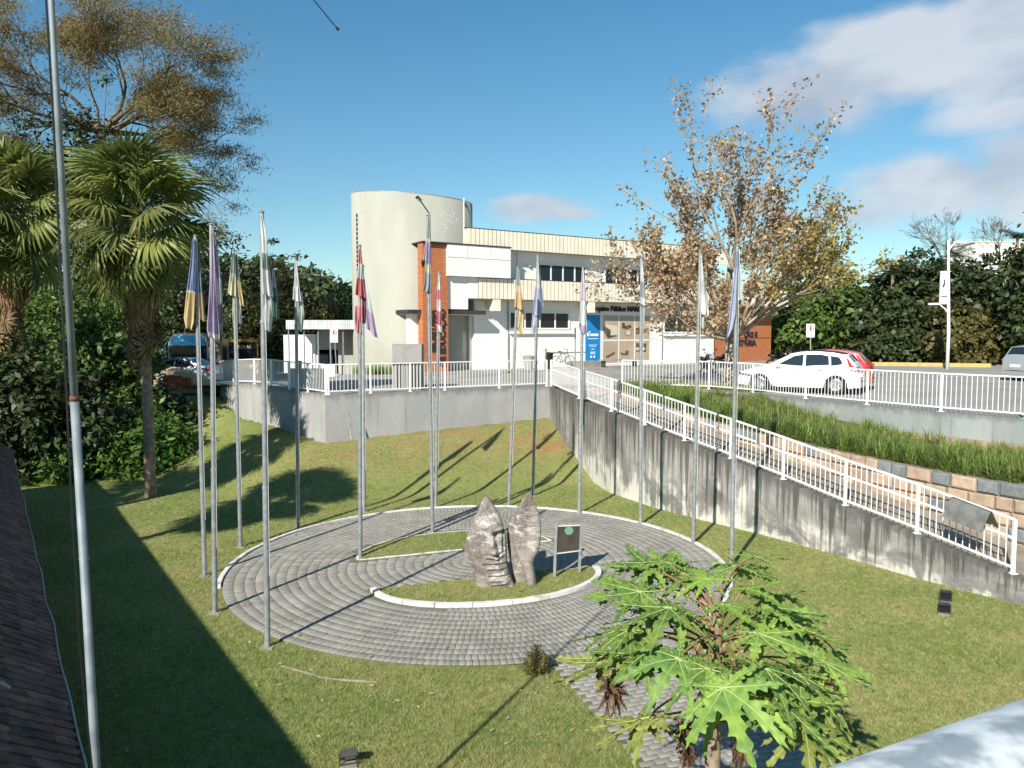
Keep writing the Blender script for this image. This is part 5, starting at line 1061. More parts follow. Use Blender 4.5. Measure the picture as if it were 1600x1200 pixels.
fw = Vector((9.05, 28.15)); rwv = Vector((11.32, 26.75)); cdv = (rwv - fw).normalized(); cc = (fw + rwv) / 2 + Vector((-cdv.y, cdv.x)) * .76
car((cc.x, cc.y, 2.905), math.atan2(cdv.y, cdv.x), 'white hatchback with a dark roof parked behind the car park railing', ('white_car_paint', (.80, .80, .80)), prof=PH, wins=WH, screens=SH)
c2 = cc + Vector((-cdv.y, cdv.x)) * 2.3 + cdv * .05
car((c2.x, c2.y, 2.905), math.atan2(cdv.y, cdv.x), 'red hatchback mostly hidden behind the white hatchback', ('red_car_paint', (.50, .02, .02)), prof=PH, wins=WH, screens=SH[:2])
PS = [(0, .5), (.05, .66), (.3, .80), (.9, .92), (1.2, 1.0), (1.75, 1.48), (2.2, 1.6), (3.4, 1.58), (3.9, 1.5), (4.15, 1.1), (4.28, .95), (4.3, .45)]
p = PD(1583, 594, 34.0); car((p.x + 2.25, 34.6, 2.905), R(12) + PI * 0 + R(180), 'pale grey car cut by the right edge of the picture', ('grey_car_paint', (.30, .33, .34)), L=4.3, prof=PS, wins=WH, screens=[('windscreen', 1.25, 1.74, .9), ('rear_window', 3.92, 4.12, .88)])
PSed = [(0, .5), (.05, .64), (.4, .76), (1.1, .88), (1.35, .95), (2.05, 1.35), (2.4, 1.42), (3.0, 1.42), (3.4, 1.34), (3.95, 1.03), (4.4, .98), (4.5, .8), (4.52, .5)]
WS = [[(1.65, .95), (2.12, 1.27), (2.5, 1.34), (2.5, .94)], [(2.58, .94), (2.58, 1.345), (3.0, 1.34), (3.35, 1.25), (3.65, 1.0)]]
p = PD(277, 590, 41.5); car((p.x, 41.5, zu(p.x, 41.5) - .03), R(-4), 'silver blue sedan behind the sand heap', ('silver_blue_paint', (.28, .33, .38)), L=4.52, prof=PSed, wins=WS, screens=[('windscreen', 1.38, 2.03, .9), ('rear_window', 3.42, 3.93, .9)], wb=(.9, 3.6))
p = PD(215, 590, 43.5); car((p.x, 43.6, zu(p.x, 43.6)), R(8), 'dark sedan half hidden by the thicket left of the silver blue one', ('dark_blue_paint', (.03, .04, .06)), L=4.52, prof=PSed, wins=WS, screens=[('windscreen', 1.38, 2.03, .9), ('rear_window', 3.42, 3.93, .9)], wb=(.9, 3.6))
def wheel(t, x, y, z, r_=.45):
    m_ = MB(); m_.lathe([(.01, -.13), (r_, -.13), (r_, .13), (.01, .13)], 18, Matrix.Translation((x, y, z)) @ Matrix.Rotation(R(90), 4, 'Y')); obj('wheel', m_, K['tyre'], t)
# coach
p0_, p1_ = PD(263, 560, 55), PD(325, 560, 55); bz = PD(0, 521, 55).z - 3.45; t = thing('coach', 'white coach with a bright blue front top, behind the silver blue sedan', 'bus', ((p0_.x + p1_.x) / 2, 55, bz)); W0, W1 = p0_.x, p1_.x
sec = [(W0, bz + .4), (W0, bz + 2.6), (W0 + .12, bz + 3.15), (W0 + .5, bz + 3.42), (W1 - .5, bz + 3.42), (W1 - .12, bz + 3.15), (W1, bz + 2.6), (W1, bz + .4)]
m_ = MB(); m_.prism(sec, lambda x, z: Vector((x, 55.02, z)), lambda x, z: Vector((x - 4.0, 66, z))); obj('body', m_, paint('coach_white', (.62, .66, .68)), t)
m_ = MB(); m_.prism([(W0 + .14, bz + 2.62), (W0 + .26, bz + 3.08), (W0 + .6, bz + 3.3), (W1 - .6, bz + 3.3), (W1 - .26, bz + 3.08), (W1 - .14, bz + 2.62)], lambda x, z: Vector((x, 54.9, z)), lambda x, z: Vector((x, 55.0, z))); obj('blue_front_top', m_, paint('coach_blue', (.02, .42, .80)), t)
m_ = MB(); m_.box(W0 + .1, 54.93, bz + 1.05, W1 - .1, 55.0, bz + 2.58); obj('windscreen', m_, K['glass_dark'], t)
for k in range(4): m_ = MB(); a = Vector((W0 - .02 - .36 * (2.2 * k + .5), 55 + (2.2 * k + .5), 0)); b_ = Vector((W0 - .02 - .36 * (2.2 * k + 2.5), 55 + 2.2 * k + 2.5, 0)); m_.prism([(0, 1.5), (1, 1.5), (1, 2.5), (0, 2.5)], lambda u, z: a.lerp(b_, u) + Vector((0, 0, bz + z)), lambda u, z: a.lerp(b_, u) + Vector((.02, 0, bz + z))); obj('side_window', m_, K['glass_dark'], t)
m_ = MB(); m_.box(W0 - .35, 54.8, bz + 1.7, W0 - .12, 54.95, bz + 2.5); m_.bar((W0, 55, bz + 2.9), (W0 - .25, 54.9, bz + 2.5), .05, .05); obj('mirror', m_, K['frame'], t); m_ = MB(); m_.box(W1 + .12, 54.8, bz + 1.7, W1 + .32, 54.95, bz + 2.5); obj('mirror', m_, K['frame'], t)
for x in (W0 + .2, W1 - .2): wheel(t, x, 57, bz + .45)
for x in (W0 + .3, W1 - .3): m_ = MB(); m_.box(x - .2, 54.9, bz + .7, x + .2, 54.98, bz + .9); obj('headlight', m_, K['headlight'], t)
# school bus
p0_, p1_ = PD(357, 560, 52), PD(403, 560, 52); bz = PD(0, 530, 52).z - 2.8; ye = paint('school_yellow', (.62, .30, .02)); t = thing('school_bus', 'yellow school bus with ESCOLAR above the windscreen, behind the railing', 'bus', ((p0_.x + p1_.x) / 2, 52, bz)); W0, W1 = p0_.x, p1_.x
m_ = MB(); m_.prism([(W0, bz + .35), (W0, bz + 2.5), (W0 + .12, bz + 2.78), (W1 - .12, bz + 2.78), (W1, bz + 2.5), (W1, bz + .35)], lambda x, z: Vector((x, 52.03, z)), lambda x, z: Vector((x - 4.2, 60, z))); obj('body', m_, ye, t)
m_ = MB(); m_.box(W0 + .06, 51.95, bz + 1.15, W1 - .06, 52.02, bz + 2.62); obj('windscreen', m_, K['glass_dark'], t)
text('ESCOLAR', .29, mat('yellow_letters', (.6, .5, .2), None), TM(Vector(((W0 + W1) / 2, 51.93, bz + 2.18)), Vector((1, 0, 0)), UPZ), t, depth=.004, bold=.004)
m_ = MB(); m_.box(W0 + .25, 51.9, bz + .55, W1 - .25, 52.0, bz + .8); obj('grille', m_, K['black'], t); m_ = MB(); m_.box(W0 - .02, 51.85, bz + .3, W1 + .02, 52.02, bz + .5); obj('bumper', m_, K['dark'], t)
for x in (W0 + .18, W1 - .18): m_ = MB(); m_.box(x - .12, 51.9, bz + .85, x + .12, 52.0, bz + 1.05); obj('headlight', m_, K['headlight'], t); wheel(t, x, 53.4, bz + .42, .42)
for k in range(3): m_ = MB(); a = Vector((W0 - .02 - .525 * (2 * k + .5), 52 + 2 * k + .5, 0)); b_ = Vector((W0 - .02 - .525 * (2 * k + 2.3), 52 + 2 * k + 2.3, 0)); m_.prism([(0, 1.35), (1, 1.35), (1, 2.3), (0, 2.3)], lambda u, z: a.lerp(b_, u) + Vector((0, 0, bz + z)), lambda u, z: a.lerp(b_, u) + Vector((.02, -.02, bz + z))); obj('side_window', m_, K['glass_dark'], t)
m_ = MB(); m_.box(W0 + .1, 51.9, bz + 1.2, W0 + .35, 51.94, bz + 1.5); obj('blue_sticker', m_, K['blue2'], t)
# bicycle against the wall
def bike(P0, u, label):
    t = thing('bicycle', label, 'bicycle', P0); f = lambda x, z: P0 + u * x + Vector((0, 0, z)); nrm_ = Vector((-u.y, u.x, 0))
    for x in (-.52, .52):
        m_ = MB(); m_.tube([f(x + .33 * math.cos(a), .34 + .33 * math.sin(a)) for a in np.linspace(0, 2 * PI, 25)], .016, 6); w_ = obj('wheel', m_, K['tyre'], t); m_ = MB()
        for k in range(10): a = PI * k / 5; m_.tube([f(x, .34), f(x + .32 * math.cos(a), .34 + .32 * math.sin(a))], .003, 3)
        obj('spokes', m_, K['galv'], w_)
    m_ = MB()
    for a, b in (((-.52, .34), (-.05, .3)), ((-.52, .34), (-.18, .78)), ((-.05, .3), (-.2, .86)), ((-.18, .78), (.34, .82)), ((-.05, .3), (.36, .72)), ((.3, .95), (.52, .34))): m_.tube([f(*a), f(*b)], .017, 6)
    obj('frame', m_, K['dark'], t); m_ = MB(); m_.tube([f(-.32, .9), f(-.1, .9)], [.06, .03], 6); obj('saddle', m_, K['black'], t); m_ = MB(); m_.tube([f(.3, .95), f(.3, 1.05)], .013, 6); m_.tube([f(.2, 1.06) + nrm_ * .27, f(.34, 1.04), f(.2, 1.06) - nrm_ * .27], .012, 6); obj('handlebar', m_, K['dark'], t)
bike(Bp(bs(880, -.2), -.2, 3.03), BU, 'dark bicycle leaning by the white wall left of the blue banner')
# motorcycles
def moto(P0, u, label, colr):
    t = thing('motorcycle', label, 'motorcycle', P0, 0, 'motorcycles by the building'); f = lambda x, z, y=0: P0 + u * x + Vector((-u.y, u.x, 0)) * y + Vector((0, 0, z))
    for x in (-.62, .64): m_ = MB(); m_.tube([f(x + .24 * math.cos(a), .29 + .24 * math.sin(a)) for a in np.linspace(0, 2 * PI, 19)], .05, 8); obj('wheel', m_, K['tyre'], t)
    m_ = MB(); m_.tube([f(-.1, .72), f(.1, .86), f(.3, .84), f(.42, .72)], [.08, .16, .15, .06], 8); obj('fuel_tank', m_, colr, t, True); m_ = MB(); m_.tube([f(-.78, .84), f(-.5, .76), f(-.1, .74)], [.07, .12, .1], 8); obj('seat', m_, K['black'], t, True)
    m_ = MB(); m_.box(-.2, -.14, -.2, .2, .14, .2); m_.v = [tuple(f(.05 + v[0], .45 + v[2], v[1])) for v in m_.v]; obj('engine', m_, K['dark'], t); m_ = MB(); m_.tube([f(.64, .29, .08), f(.38, .98, .08)], .025, 6); m_.tube([f(.64, .29, -.08), f(.38, .98, -.08)], .025, 6); obj('fork', m_, K['galv'], t)
    m_ = MB(); m_.tube([f(.25, 1.08, .36), f(.38, 1.0, 0), f(.25, 1.08, -.36)], .016, 6); obj('handlebar', m_, K['dark'], t); m_ = MB(); m_.tube([f(.42, .88), f(.54, .86)], [.06, .09], 8); obj('headlight', m_, K['headlight'], t)
    for s_ in (-1, 1): m_ = MB(); m_.tube([f(.3, 1.05, .3 * s_), f(.28, 1.22, .36 * s_)], .008, 4); m_.box(-.02, -.06, -.03, .02, .06, .04); m_.v[-8:] = [tuple(f(.28 + v[0], 1.25 + v[2], .38 * s_ + v[1])) for v in m_.v[-8:]]; obj('mirror', m_, K['dark'], t)
for px, D, lb, rz in [(1104, 40, 'dark motorcycle seen head-on left of the plane tree trunk', -1.2), (1128, 41, 'motorcycle parked right beside the plane tree trunk', -.6), (1222, 44, 'dark motorcycle by the right corner of the brick wall', -.4), (1238, 43, 'motorcycle just left of the white hatchback roof', -.9)]:
    p = PD(px, 570, D); moto(Vector((p.x, D, 2.93)), Vector((math.cos(rz), math.sin(rz), 0)), lb, paint('tank_%d' % px, (.02, .02, .03)))
# bins, low rail and bench by the wall
for px, h, lb, mt in [(826, .75, 'squat beige bin left of the taller one by the white wall', 'paving'), (846, 1.15, 'tall cream bin by the white wall', 'cream'), (856, .9, 'black bin right of the tall cream one', 'black')]:
    p = Bp(bs(px, .6), .6, 3.0); p.z = 2.95; t = thing('litter_bin', lb, 'bin', p, 0, 'bins by the white wall'); m_ = MB(); m_.lathe([(.01, 0), (.24, 0), (.30, h), (.01, h)], 14, Matrix.Translation(p)); obj('bin_body', m_, K[mt], t); m_ = MB(); m_.lathe([(.31, h), (.33, h + .02), (.32, h + .07), (.02, h + .12)], 14, Matrix.Translation(p)); obj('lid', m_, K[mt], t)
a, b = Bp(bs(850, .2), .2, 3.9), Bp(bs(915, .2), .2, 3.9); t = thing('handrail', 'low grey handrail in front of the white wall by the bicycle', 'rail', (a.x, a.y, 3.0)); m_ = MB(); m_.tube([a, b], .035, 8); obj('rail', m_, K['galv'], t)
for f in (0, .5, 1): q = a.lerp(b, f); m_ = MB(); m_.tube([Vector((q.x, q.y, 2.95)), q], .03, 6); obj('post', m_, K['galv'], t)
p = Bp(bs(968, .9), .9, 3.02); t = thing('bench', 'pale bench under the pictured window', 'bench', p); 
for dz_, w_, nm in ((.42, .4, 'seat'),): m_ = MB(); m_.bar(p - BU * 1.4 + Vector((0, 0, dz_)), p + BU * 1.4 + Vector((0, 0, dz_)), w_, .06); obj(nm, m_, K['paving'], t)
for f in (-1.2, 1.2): m_ = MB(); m_.bar(p + BU * f - BN * .15 + Vector((0, 0, .2)), p + BU * f + BN * .15 + Vector((0, 0, .2)), .08, .38); obj('leg', m_, K['dark'], t)
# metal parapet cap at the lower right, close to the camera
t = thing('metal_parapet', 'blurred pale galvanised metal parapet cap in the lower right corner', 'parapet', (1.0, .95, 4.4)); A_ = PD(1320, 1206, 1.05); Bq = PD(1640, 1090, 1.28); dR = (Bq - A_); A_ = A_ - dR * .6; Bq = Bq + dR * 1.2; dn = Vector((dR.y, -dR.x, 0)).normalized(); K['sheet'] = mat('galvanised_sheet_glare', (.26, .31, .34), (.62, .66, .68), 9, .38, .3, .5, .25, 22, lo=.42, hi=.6)  # white glare is painted into the sheet colour as pale noise blotches
m_ = MB(); prf = [(.13 - .13 * math.cos(a), .13 * math.sin(a) - .045) for a in np.linspace(.0, PI, 20)]
m_.prism(prf, lambda a, z: A_ + dn * a + Vector((0, 0, z)), lambda a, z: Bq + dn * a + Vector((0, 0, z))); obj('cap_sheet', m_, K['sheet'], t, True)
m_ = MB(); a = PD(1508, 1136, 1.16) + dn * .012; m_.bar(a, a + (Bq - A_).normalized() * .5, .035, .012); obj('joint_strip', m_, K['sheet'], t)
m_ = MB(); q = PD(1430, 1163, 1.13) + dn * .006; m_.lathe([(.001, .009), (.005, .008), (.008, .004), (.009, 0)], 12, Matrix.Translation(q)); obj('rivet', m_, K['frame'], t)
m_ = MB(); m_.prism([(.03, -.07), (.24, -.07), (.24, -1.6), (.03, -1.6)], lambda a, z: A_ + dn * a + Vector((0, 0, z)), lambda a, z: Bq + dn * a + Vector((0, 0, z))); obj('parapet_wall', m_, K['whitewall'], t)
# ---------------------------------------------------------------- vegetation builders
def leaf_cards(P, L, W, up=.5, out=None, seed=0, fold=.0):
    """leaf-sized kites at points P; normals lean outwards and up"""
    g = np.random.default_rng(seed); P = np.asarray(P, float); n = len(P)
    nrm = g.normal(size=(n, 3)); nrm[:, 2] += up * 1.5
    if out is not None: nrm += out * 1.1
    nrm /= np.linalg.norm(nrm, axis=1)[:, None]
    d = g.normal(size=(n, 3)); d[:, 2] -= .4; d -= nrm * (d * nrm).sum(1)[:, None]; d /= np.linalg.norm(d, axis=1)[:, None]
    s = np.cross(nrm, d); sz = g.uniform(.65, 1.35, (n, 1)); l = L * sz; w_ = W * sz
    V = np.stack([P, P + d * l * .45 + s * w_ * .5, P + d * l - nrm * l * .12, P + d * l * .45 - s * w_ * .5], 1).reshape(-1, 3)
    return V, np.arange(n * 4).reshape(-1, 4)
def clumps(c, rad, nc, nl, cs, seed=0, shell=.55, flat=.5, zmin=-.8, noise=.25):
    g = np.random.default_rng(seed); d = g.normal(size=(nc, 3)); d /= np.linalg.norm(d, axis=1)[:, None]; d[:, 2] = np.maximum(d[:, 2], zmin)
    rr = (shell + (1 - shell) * g.random((nc, 1)) ** .6) * (1 + noise * g.normal(size=(nc, 1)) * .6)
    C_ = np.asarray(c) + d * np.asarray(rad) * rr
    k = np.repeat(np.arange(nc), nl); cs_ = (cs * g.uniform(.6, 1.4, (nc, 1)))[k]
    q = g.normal(size=(len(k), 3)) * cs_ * np.array([1, 1, flat]) * .5
    o_ = d[k] + q / (cs_ + 1e-6) * .8; o_ /= np.linalg.norm(o_, axis=1)[:, None] + 1e-6
    return C_[k] + q, o_, C_
def grow(mb, p, d, L, r_, lvl, tips, rnd, up=.1, spread=.6, ratio=.72, kids=3, segs=3, nside=6, wob=.12, allpts=None, minr=.004):
    pts = [p]; q = p.copy(); dd = d.normalized()
    for i in range(segs):
        dd = (dd + Vector((rnd.gauss(0, wob), rnd.gauss(0, wob), rnd.gauss(0, wob) + up * .3))).normalized(); q = q + dd * (L / segs); pts.append(q)
    r1 = max(minr, r_ * .62); mb.tube(pts, [r_ + (r1 - r_) * i / segs for i in range(segs + 1)], max(3, nside), cap=False)
    if allpts is not None:
        for a in pts[1:]: allpts.append((a, lvl))
    if lvl <= 0: tips.append(q); return
    for k in range(kids):
        t = rnd.uniform(.45, 1) if k else 1; i = min(segs, max(1, int(t * segs + .5))); b = pts[i]
        ax = Vector((rnd.gauss(0, 1), rnd.gauss(0, 1), rnd.gauss(0, 1))); ax = (ax - dd * ax.dot(dd)).normalized()
        nd = (dd + ax * spread * rnd.uniform(.6, 1.3) * (.5 if k == 0 else 1) + Vector((0, 0, up))).normalized()
        grow(mb, b, nd, L * ratio * rnd.uniform(.75, 1.15), max(minr, r1 * rnd.uniform(.6, .85)), lvl - 1, tips, rnd, up, spread, ratio, kids, segs, max(3, nside - 1), wob, allpts, minr)
LEAF = {
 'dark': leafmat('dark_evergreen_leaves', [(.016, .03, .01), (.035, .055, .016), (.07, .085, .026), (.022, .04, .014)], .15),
 'mid': leafmat('mid_green_leaves', [(.04, .085, .015), (.08, .145, .025), (.14, .19, .045), (.05, .10, .02)], .3),
 'fresh': leafmat('fresh_green_leaves', [(.05, .12, .018), (.10, .20, .03), (.07, .15, .02), (.14, .22, .05)], .35),
 'olive': leafmat('olive_leaves', [(.085, .085, .025), (.14, .12, .035), (.06, .07, .02), (.19, .15, .05)], .3),
 'rust': leafmat('autumn_leaves', [(.36, .23, .14), (.50, .34, .21), (.20, .13, .09), (.54, .41, .25), (.36, .30, .13)], .3),
 'yell': leafmat('yellowing_leaves', [(.32, .25, .06), (.20, .20, .05), (.50, .36, .08), (.13, .15, .04)], .35),
 'brown': leafmat('brownish_feathery_leaves', [(.22, .17, .07), (.30, .22, .10), (.16, .15, .05), (.36, .27, .12)], .4),
 'far': leafmat('far_wood_leaves', [(.035, .055, .022), (.06, .085, .03), (.085, .1, .04)], .15),
}
def tree(name, base, cblobs, leaf, label, group=None, trunk_r=.25, L=.35, W=.2, seed=1, kind='mid', bark='bark', cat='tree', limb_to=True, up=.5, flat=.5, cs=None, extra=None):
    """cblobs: list of (centre, radii, clumps, leaves per clump)"""
    rnd = random.Random(seed); t = thing(name, label, cat, base, 0, group); base = Vector(base); mb = MB()
    c0 = Vector(cblobs[0][0]); mid = base.lerp(c0, .55) + Vector((rnd.uniform(-.3, .3), rnd.uniform(-.3, .3), 0))
    mb.tube([base - Vector((0, 0, .4)), base + Vector((0, 0, .3)), base.lerp(mid, .5), mid, c0], [trunk_r * 1.3, trunk_r, trunk_r * .85, trunk_r * .7, trunk_r * .3], 9)
    VV = []; FF = []; nb = 0
    for i, (c, rad, nc, nl) in enumerate(cblobs):
        P, o_, C_ = clumps(c, rad, nc, nl, (cs or min(rad) * .42), seed * 13 + i, flat=flat, noise=.5, shell=.45)
        V, Fq = leaf_cards(P, L, W, up, o_, seed * 7 + i); VV.append(V); FF.append(Fq + nb); nb += len(V)
        for k in range(0, len(C_), max(1, len(C_) // 7)):
            e = Vector(C_[k]); m2 = mid.lerp(e, .5) + Vector((0, 0, -.15 * (e - mid).length * .3)); mb.tube([mid, m2, e], [trunk_r * .4, trunk_r * .22, .02], 5, cap=False)
    obj('trunk', mb, K[bark], t, True)
    V = np.concatenate(VV) - np.array(base); put('crown', npmesh('crown', V, np.concatenate(FF), LEAF[leaf]), t); return t
# ---------------------------------------------------------------- plane tree (autumn leaves)
rnd = random.Random(11); B0 = PD(1140, 600, 31.5); B0.z = 2.9; t = thing('plane_tree', 'half bare plane tree with rusty and yellow leaves in front of the brick building', 'tree', B0)
mb = MB(); tips = []; allp = []
fork = B0 + Vector((.1, 0, 2.0)); mb.tube([B0 - Vector((0, 0, .2)), B0 + Vector((0, 0, .15)), B0 + Vector((.05, 0, .9)), fork], [.42, .33, .27, .28], 12)
limbs = [((-.25, .1, 1), 2.6, .15, 4), ((-.95, -.3, .55), 2.2, .12, 4), ((.12, .1, 1), 3.3, .19, 4), ((.55, .25, .9), 2.8, .15, 4), ((1.1, -.2, .75), 3.0, .12, 4), ((.9, .7, .8), 2.6, .10, 4), ((-.5, .6, .9), 2.2, .11, 4), ((.25, -.5, .95), 2.3, .12, 4), ((1.0, -.4, .75), 2.5, .12, 4), ((-1, .2, .2), 1.9, .08, 3), ((.0, 0, 1), 3.9, .16, 4), ((-1, -.5, .25), 2.1, .10, 4), ((-.7, -.8, .3), 1.9, .09, 4), ((-1, .1, .75), 2.6, .12, 4), ((.5, -.9, .8), 2.4, .09, 4), ((-.2, -1, .5), 2.0, .09, 4)]
for d, L, r_, lv in limbs: L *= .93; r_ *= .8; grow(mb, fork - Vector((0, 0, rnd.uniform(0, .25))), Vector(d).normalized(), L, r_, lv, tips, rnd, up=.16, spread=.62, ratio=.74, kids=3, segs=4, nside=6, wob=.10, allpts=allp)
obj('trunk', mb, K['palebark'], t, True)
pts = []
for q, lv in allp:
    if lv <= 2:
        for _ in range({0: 5, 1: 4, 2: 2}[lv]): pts.append(q + Vector((rnd.gauss(0, .11), rnd.gauss(0, .11), rnd.gauss(-.03, .11))))
pts = [p for p in pts if p.z > (6.3 if p.x > B0.x - .2 else 5.1)]
keep = lambda p: rnd.random() < (.55 if p.z < 9 else .8)
pts = [p for p in pts if keep(p)]
yel = [p for p in pts if (p.x - B0.x) * .5 - (p.z - 8) * .35 + rnd.gauss(0, .6) > 1.0]
ys_ = set(id(p) for p in yel); rus = [p for p in pts if id(p) not in ys_]
print('plane leaves', len(yel), len(rus), 'top', max(p.z for p in pts), 'x', min(p.x for p in pts) - B0.x, max(p.x for p in pts) - B0.x)
for nm, pp, mt in (('yellowing_leaves', yel, 'yell'), ('rusty_leaves', rus, 'rust')):
    V, Fq = leaf_cards([tuple(p - B0) for p in pp], .15, .11, .3, None, 5); o = put(nm, npmesh(nm, V, Fq, LEAF[mt]), t)
# ---------------------------------------------------------------- background trees on the right
def zr(px, py, D): p = PD(px, py, D); return p
def bt(px, top, D, half, leaf, label, seed, nc=260, nl=46, low=560, group='dense trees beyond the car park', L=.42, W=.26, flat=.45, name='tree'):
    """a broad tree seen between photo rows top..low, half = half width in photo pixels"""
    T = PD(px, top, D); Bt = PD(px, low, D); r_ = half / F * D; zc = (T.z + Bt.z) / 2; rz = (T.z - Bt.z) / 2
    return tree(name, (T.x, D, 2.9), [((T.x, D, zc), (r_, r_ * .8, rz), nc, nl), ((T.x - r_ * .35, D - r_ * .2, zc - rz * .35), (r_ * .75, r_ * .7, rz * .6), nc // 2, nl)], leaf, label, group, .3, L, W, seed, flat=flat, cs=max(.7, r_ * .24))
bt(1275, 425, 58, 62, 'mid', 'mid green tree right of the brick building, behind the parking sign', 21, 200, 40)
bt(1350, 440, 62, 60, 'dark', 'dark tree behind the red banner between the plane tree and the lamp', 22, 200, 40)
bt(1445, 405, 57, 75, 'dark', 'big dark layered tree directly behind the street lamp', 23, 340, 50, flat=.28, low=572)
bt(1540, 416, 60, 75, 'dark', 'dark layered tree right of the street lamp, below the white building', 24, 300, 50, flat=.28, low=572)
bt(1645, 375, 50, 60, 'dark', 'dark tree cut by the right edge of the picture behind the grey car', 25, 260, 46, low=570)
bt(1405, 470, 53, 60, 'dark', 'low dark leafy tree left of the street lamp, near the yellow kerb', 26, 240, 46, flat=.3, low=572, L=.34)
bt(1490, 480, 52.5, 66, 'olive', 'low olive tinged leafy tree right of the lamp foot', 27, 240, 46, flat=.3, low=572, L=.34)
bt(1225, 470, 66, 50, 'mid', 'green tree behind the right end of the balcony', 28, 160, 36)
bt(1710, 330, 60, 90, 'dark', 'tall dark tree just outside the right edge', 29, 260, 40)
bt(1150, 480, 75, 60, 'dark', 'dark tree seen through the plane tree', 30, 140, 36)
# bare trees
for k, (px, py, D, h, s_, lb) in enumerate([(1478, 420, 66, 5.6, 3, 'bare leafless tree rising above the dark trees left of the white building'), (1562, 410, 68, 4.2, 5, 'slim bare tree in front of the white building'), (1410, 440, 64, 2.6, 8, 'small bare tree left of the big bare one')]):
    b = PD(px, py, D); t = thing('bare_tree', lb, 'tree', (b.x, D, 2.9), 0, 'bare trees beyond the car park'); mb = MB(); tips = []; rn = random.Random(s_)
    mb.tube([Vector((b.x, D, 2.6)), b], [.2, .12], 6)
    for q in range(5): grow(mb, b.copy(), Vector((rn.gauss(0, .55), rn.gauss(0, .3), .8)), h * .42, .07, 4, tips, rn, up=.1, spread=.7, ratio=.66, kids=3, segs=3, nside=4, wob=.13, minr=.014)
    obj('branches', mb, K['bark'], t)
# small palms poking out
def small_palm(px, py, D, n, L, label, seed):
    rn = random.Random(seed); b = PD(px, py, D); t = thing('palm', label, 'palm', (b.x, D, 2.9), 0, 'palms among the far trees'); mb = MB(); mb.tube([Vector((b.x, D, 2.7)), b], [.16, .1], 7); obj('trunk', mb, K['palmbark'], t)
    mb = MB()
    for k in range(n):
        a = 2 * PI * k / n + rn.uniform(-.2, .2); e = rn.uniform(.1, 1.1); q = b.copy(); d = Vector((math.cos(a) * math.cos(e), math.sin(a) * math.cos(e), math.sin(e)))
        sp = [q.copy()]
        for i in range(8): q = q + d * L / 8; d = (d + Vector((0, 0, -.17))).normalized(); sp.append(q.copy())
        for i in range(1, 9):
            dd = (sp[i] - sp[i - 1]).normalized(); sdv = dd.cross(Vector((0, 0, 1))).normalized()
            for sg in (-1, 1):
                for f in (0, .5):
                    o_ = sp[i - 1].lerp(sp[i], f); l = L * .3 * (1 - .08 * i); e_ = o_ + (sdv * sg * .8 + dd * .5 + Vector((0, 0, -.35))).normalized() * l
                    mb.add([o_, o_ + dd * .07, e_], [(0, 1, 2)])
    obj('fronds', mb, LEAF['dark'], t)
small_palm(1395, 428, 56, 12, 1.6, 'small feathery palm top left of the street lamp', 3)
small_palm(1492, 400, 60, 14, 2.0, 'feathery palm top behind the head of the street lamp', 4)
small_palm(1590, 372, 55, 12, 1.8, 'feathery palm top at the right edge above the dark trees', 6)
# ---------------------------------------------------------------- background wood on the left
for i, (px, top, D, half, lf, lb) in enumerate([
    (345, 440, 74, 46, 'mid', 'green tree behind the yellow flag and the coach'), (400, 402, 70, 42, 'dark', 'dark pointed tree behind the white and green flag'), (440, 430, 66, 40, 'olive', 'olive tree behind the canopy'),
    (500, 462, 60, 46, 'olive', 'olive bush-like tree behind the canopy fascia'), (545, 470, 62, 32, 'mid', 'green tree touching the left side of the round tower'), (300, 425, 76, 40, 'mid', 'green tree above the coach'), (250, 470, 74, 46, 'dark', 'dark tree behind the coach roof'), (450, 500, 60, 34, 'olive', 'low olive tree between the school bus and the canopy')]):
    bt(px, top, D, half, lf, lb, 40 + i, 190, 40, low=575, group='trees behind the buses', L=.36, W=.2)
mb = MB(); 
hp = [(-140, 150, 2), (-90, 160, 16), (-60, 165, 20), (-42, 170, 17), (-28, 180, 11), (-5, 190, 6), (40, 200, 4), (90, 190, 10), (160, 170, 14), (260, 160, 10)]
for i, (x, y, h) in enumerate(hp): mb.v += [(x, y - 30, 0), (x, y, h), (x * 1.1, y + 60, h * .6), (x * 1.2, y + 120, 0)]
for i in range(len(hp) - 1):
    for k in range(3): mb.f.append((4 * i + k, 4 * i + 4 + k, 4 * i + 5 + k, 4 * i + 1 + k)); mb.mi.append(0)
struct('hill', mb, K['grass'], True)
g = np.random.default_rng(3); n = 26000; fx = g.random(n); ii = fx * (len(hp) - 1); i0 = ii.astype(int); f = ii - i0; hpA = np.array(hp)
xx = hpA[i0, 0] * (1 - f) + hpA[i0 + 1, 0] * f; yy = hpA[i0, 1] * (1 - f) + hpA[i0 + 1, 1] * f; hh = hpA[i0, 2] * (1 - f) + hpA[i0 + 1, 2] * f
u = g.random(n); bump_ = 2.2 * np.abs(np.sin(xx * .33) * np.sin(xx * .11 + 1)) + 1.4 * g.random(n)
P = np.stack([xx + g.normal(size=n), yy - 28 * (1 - u), hh * u + bump_ * (.4 + .6 * u)], 1)
V, Fq = leaf_cards(P, 1.5, 1.0, .8, np.tile([[0, -1, .3]], (n, 1)), 4); tag(put('wood', npmesh('wood', V, Fq, LEAF['far']), kind='stuff'), 'far wooded ridge behind the buildings', 'wood')
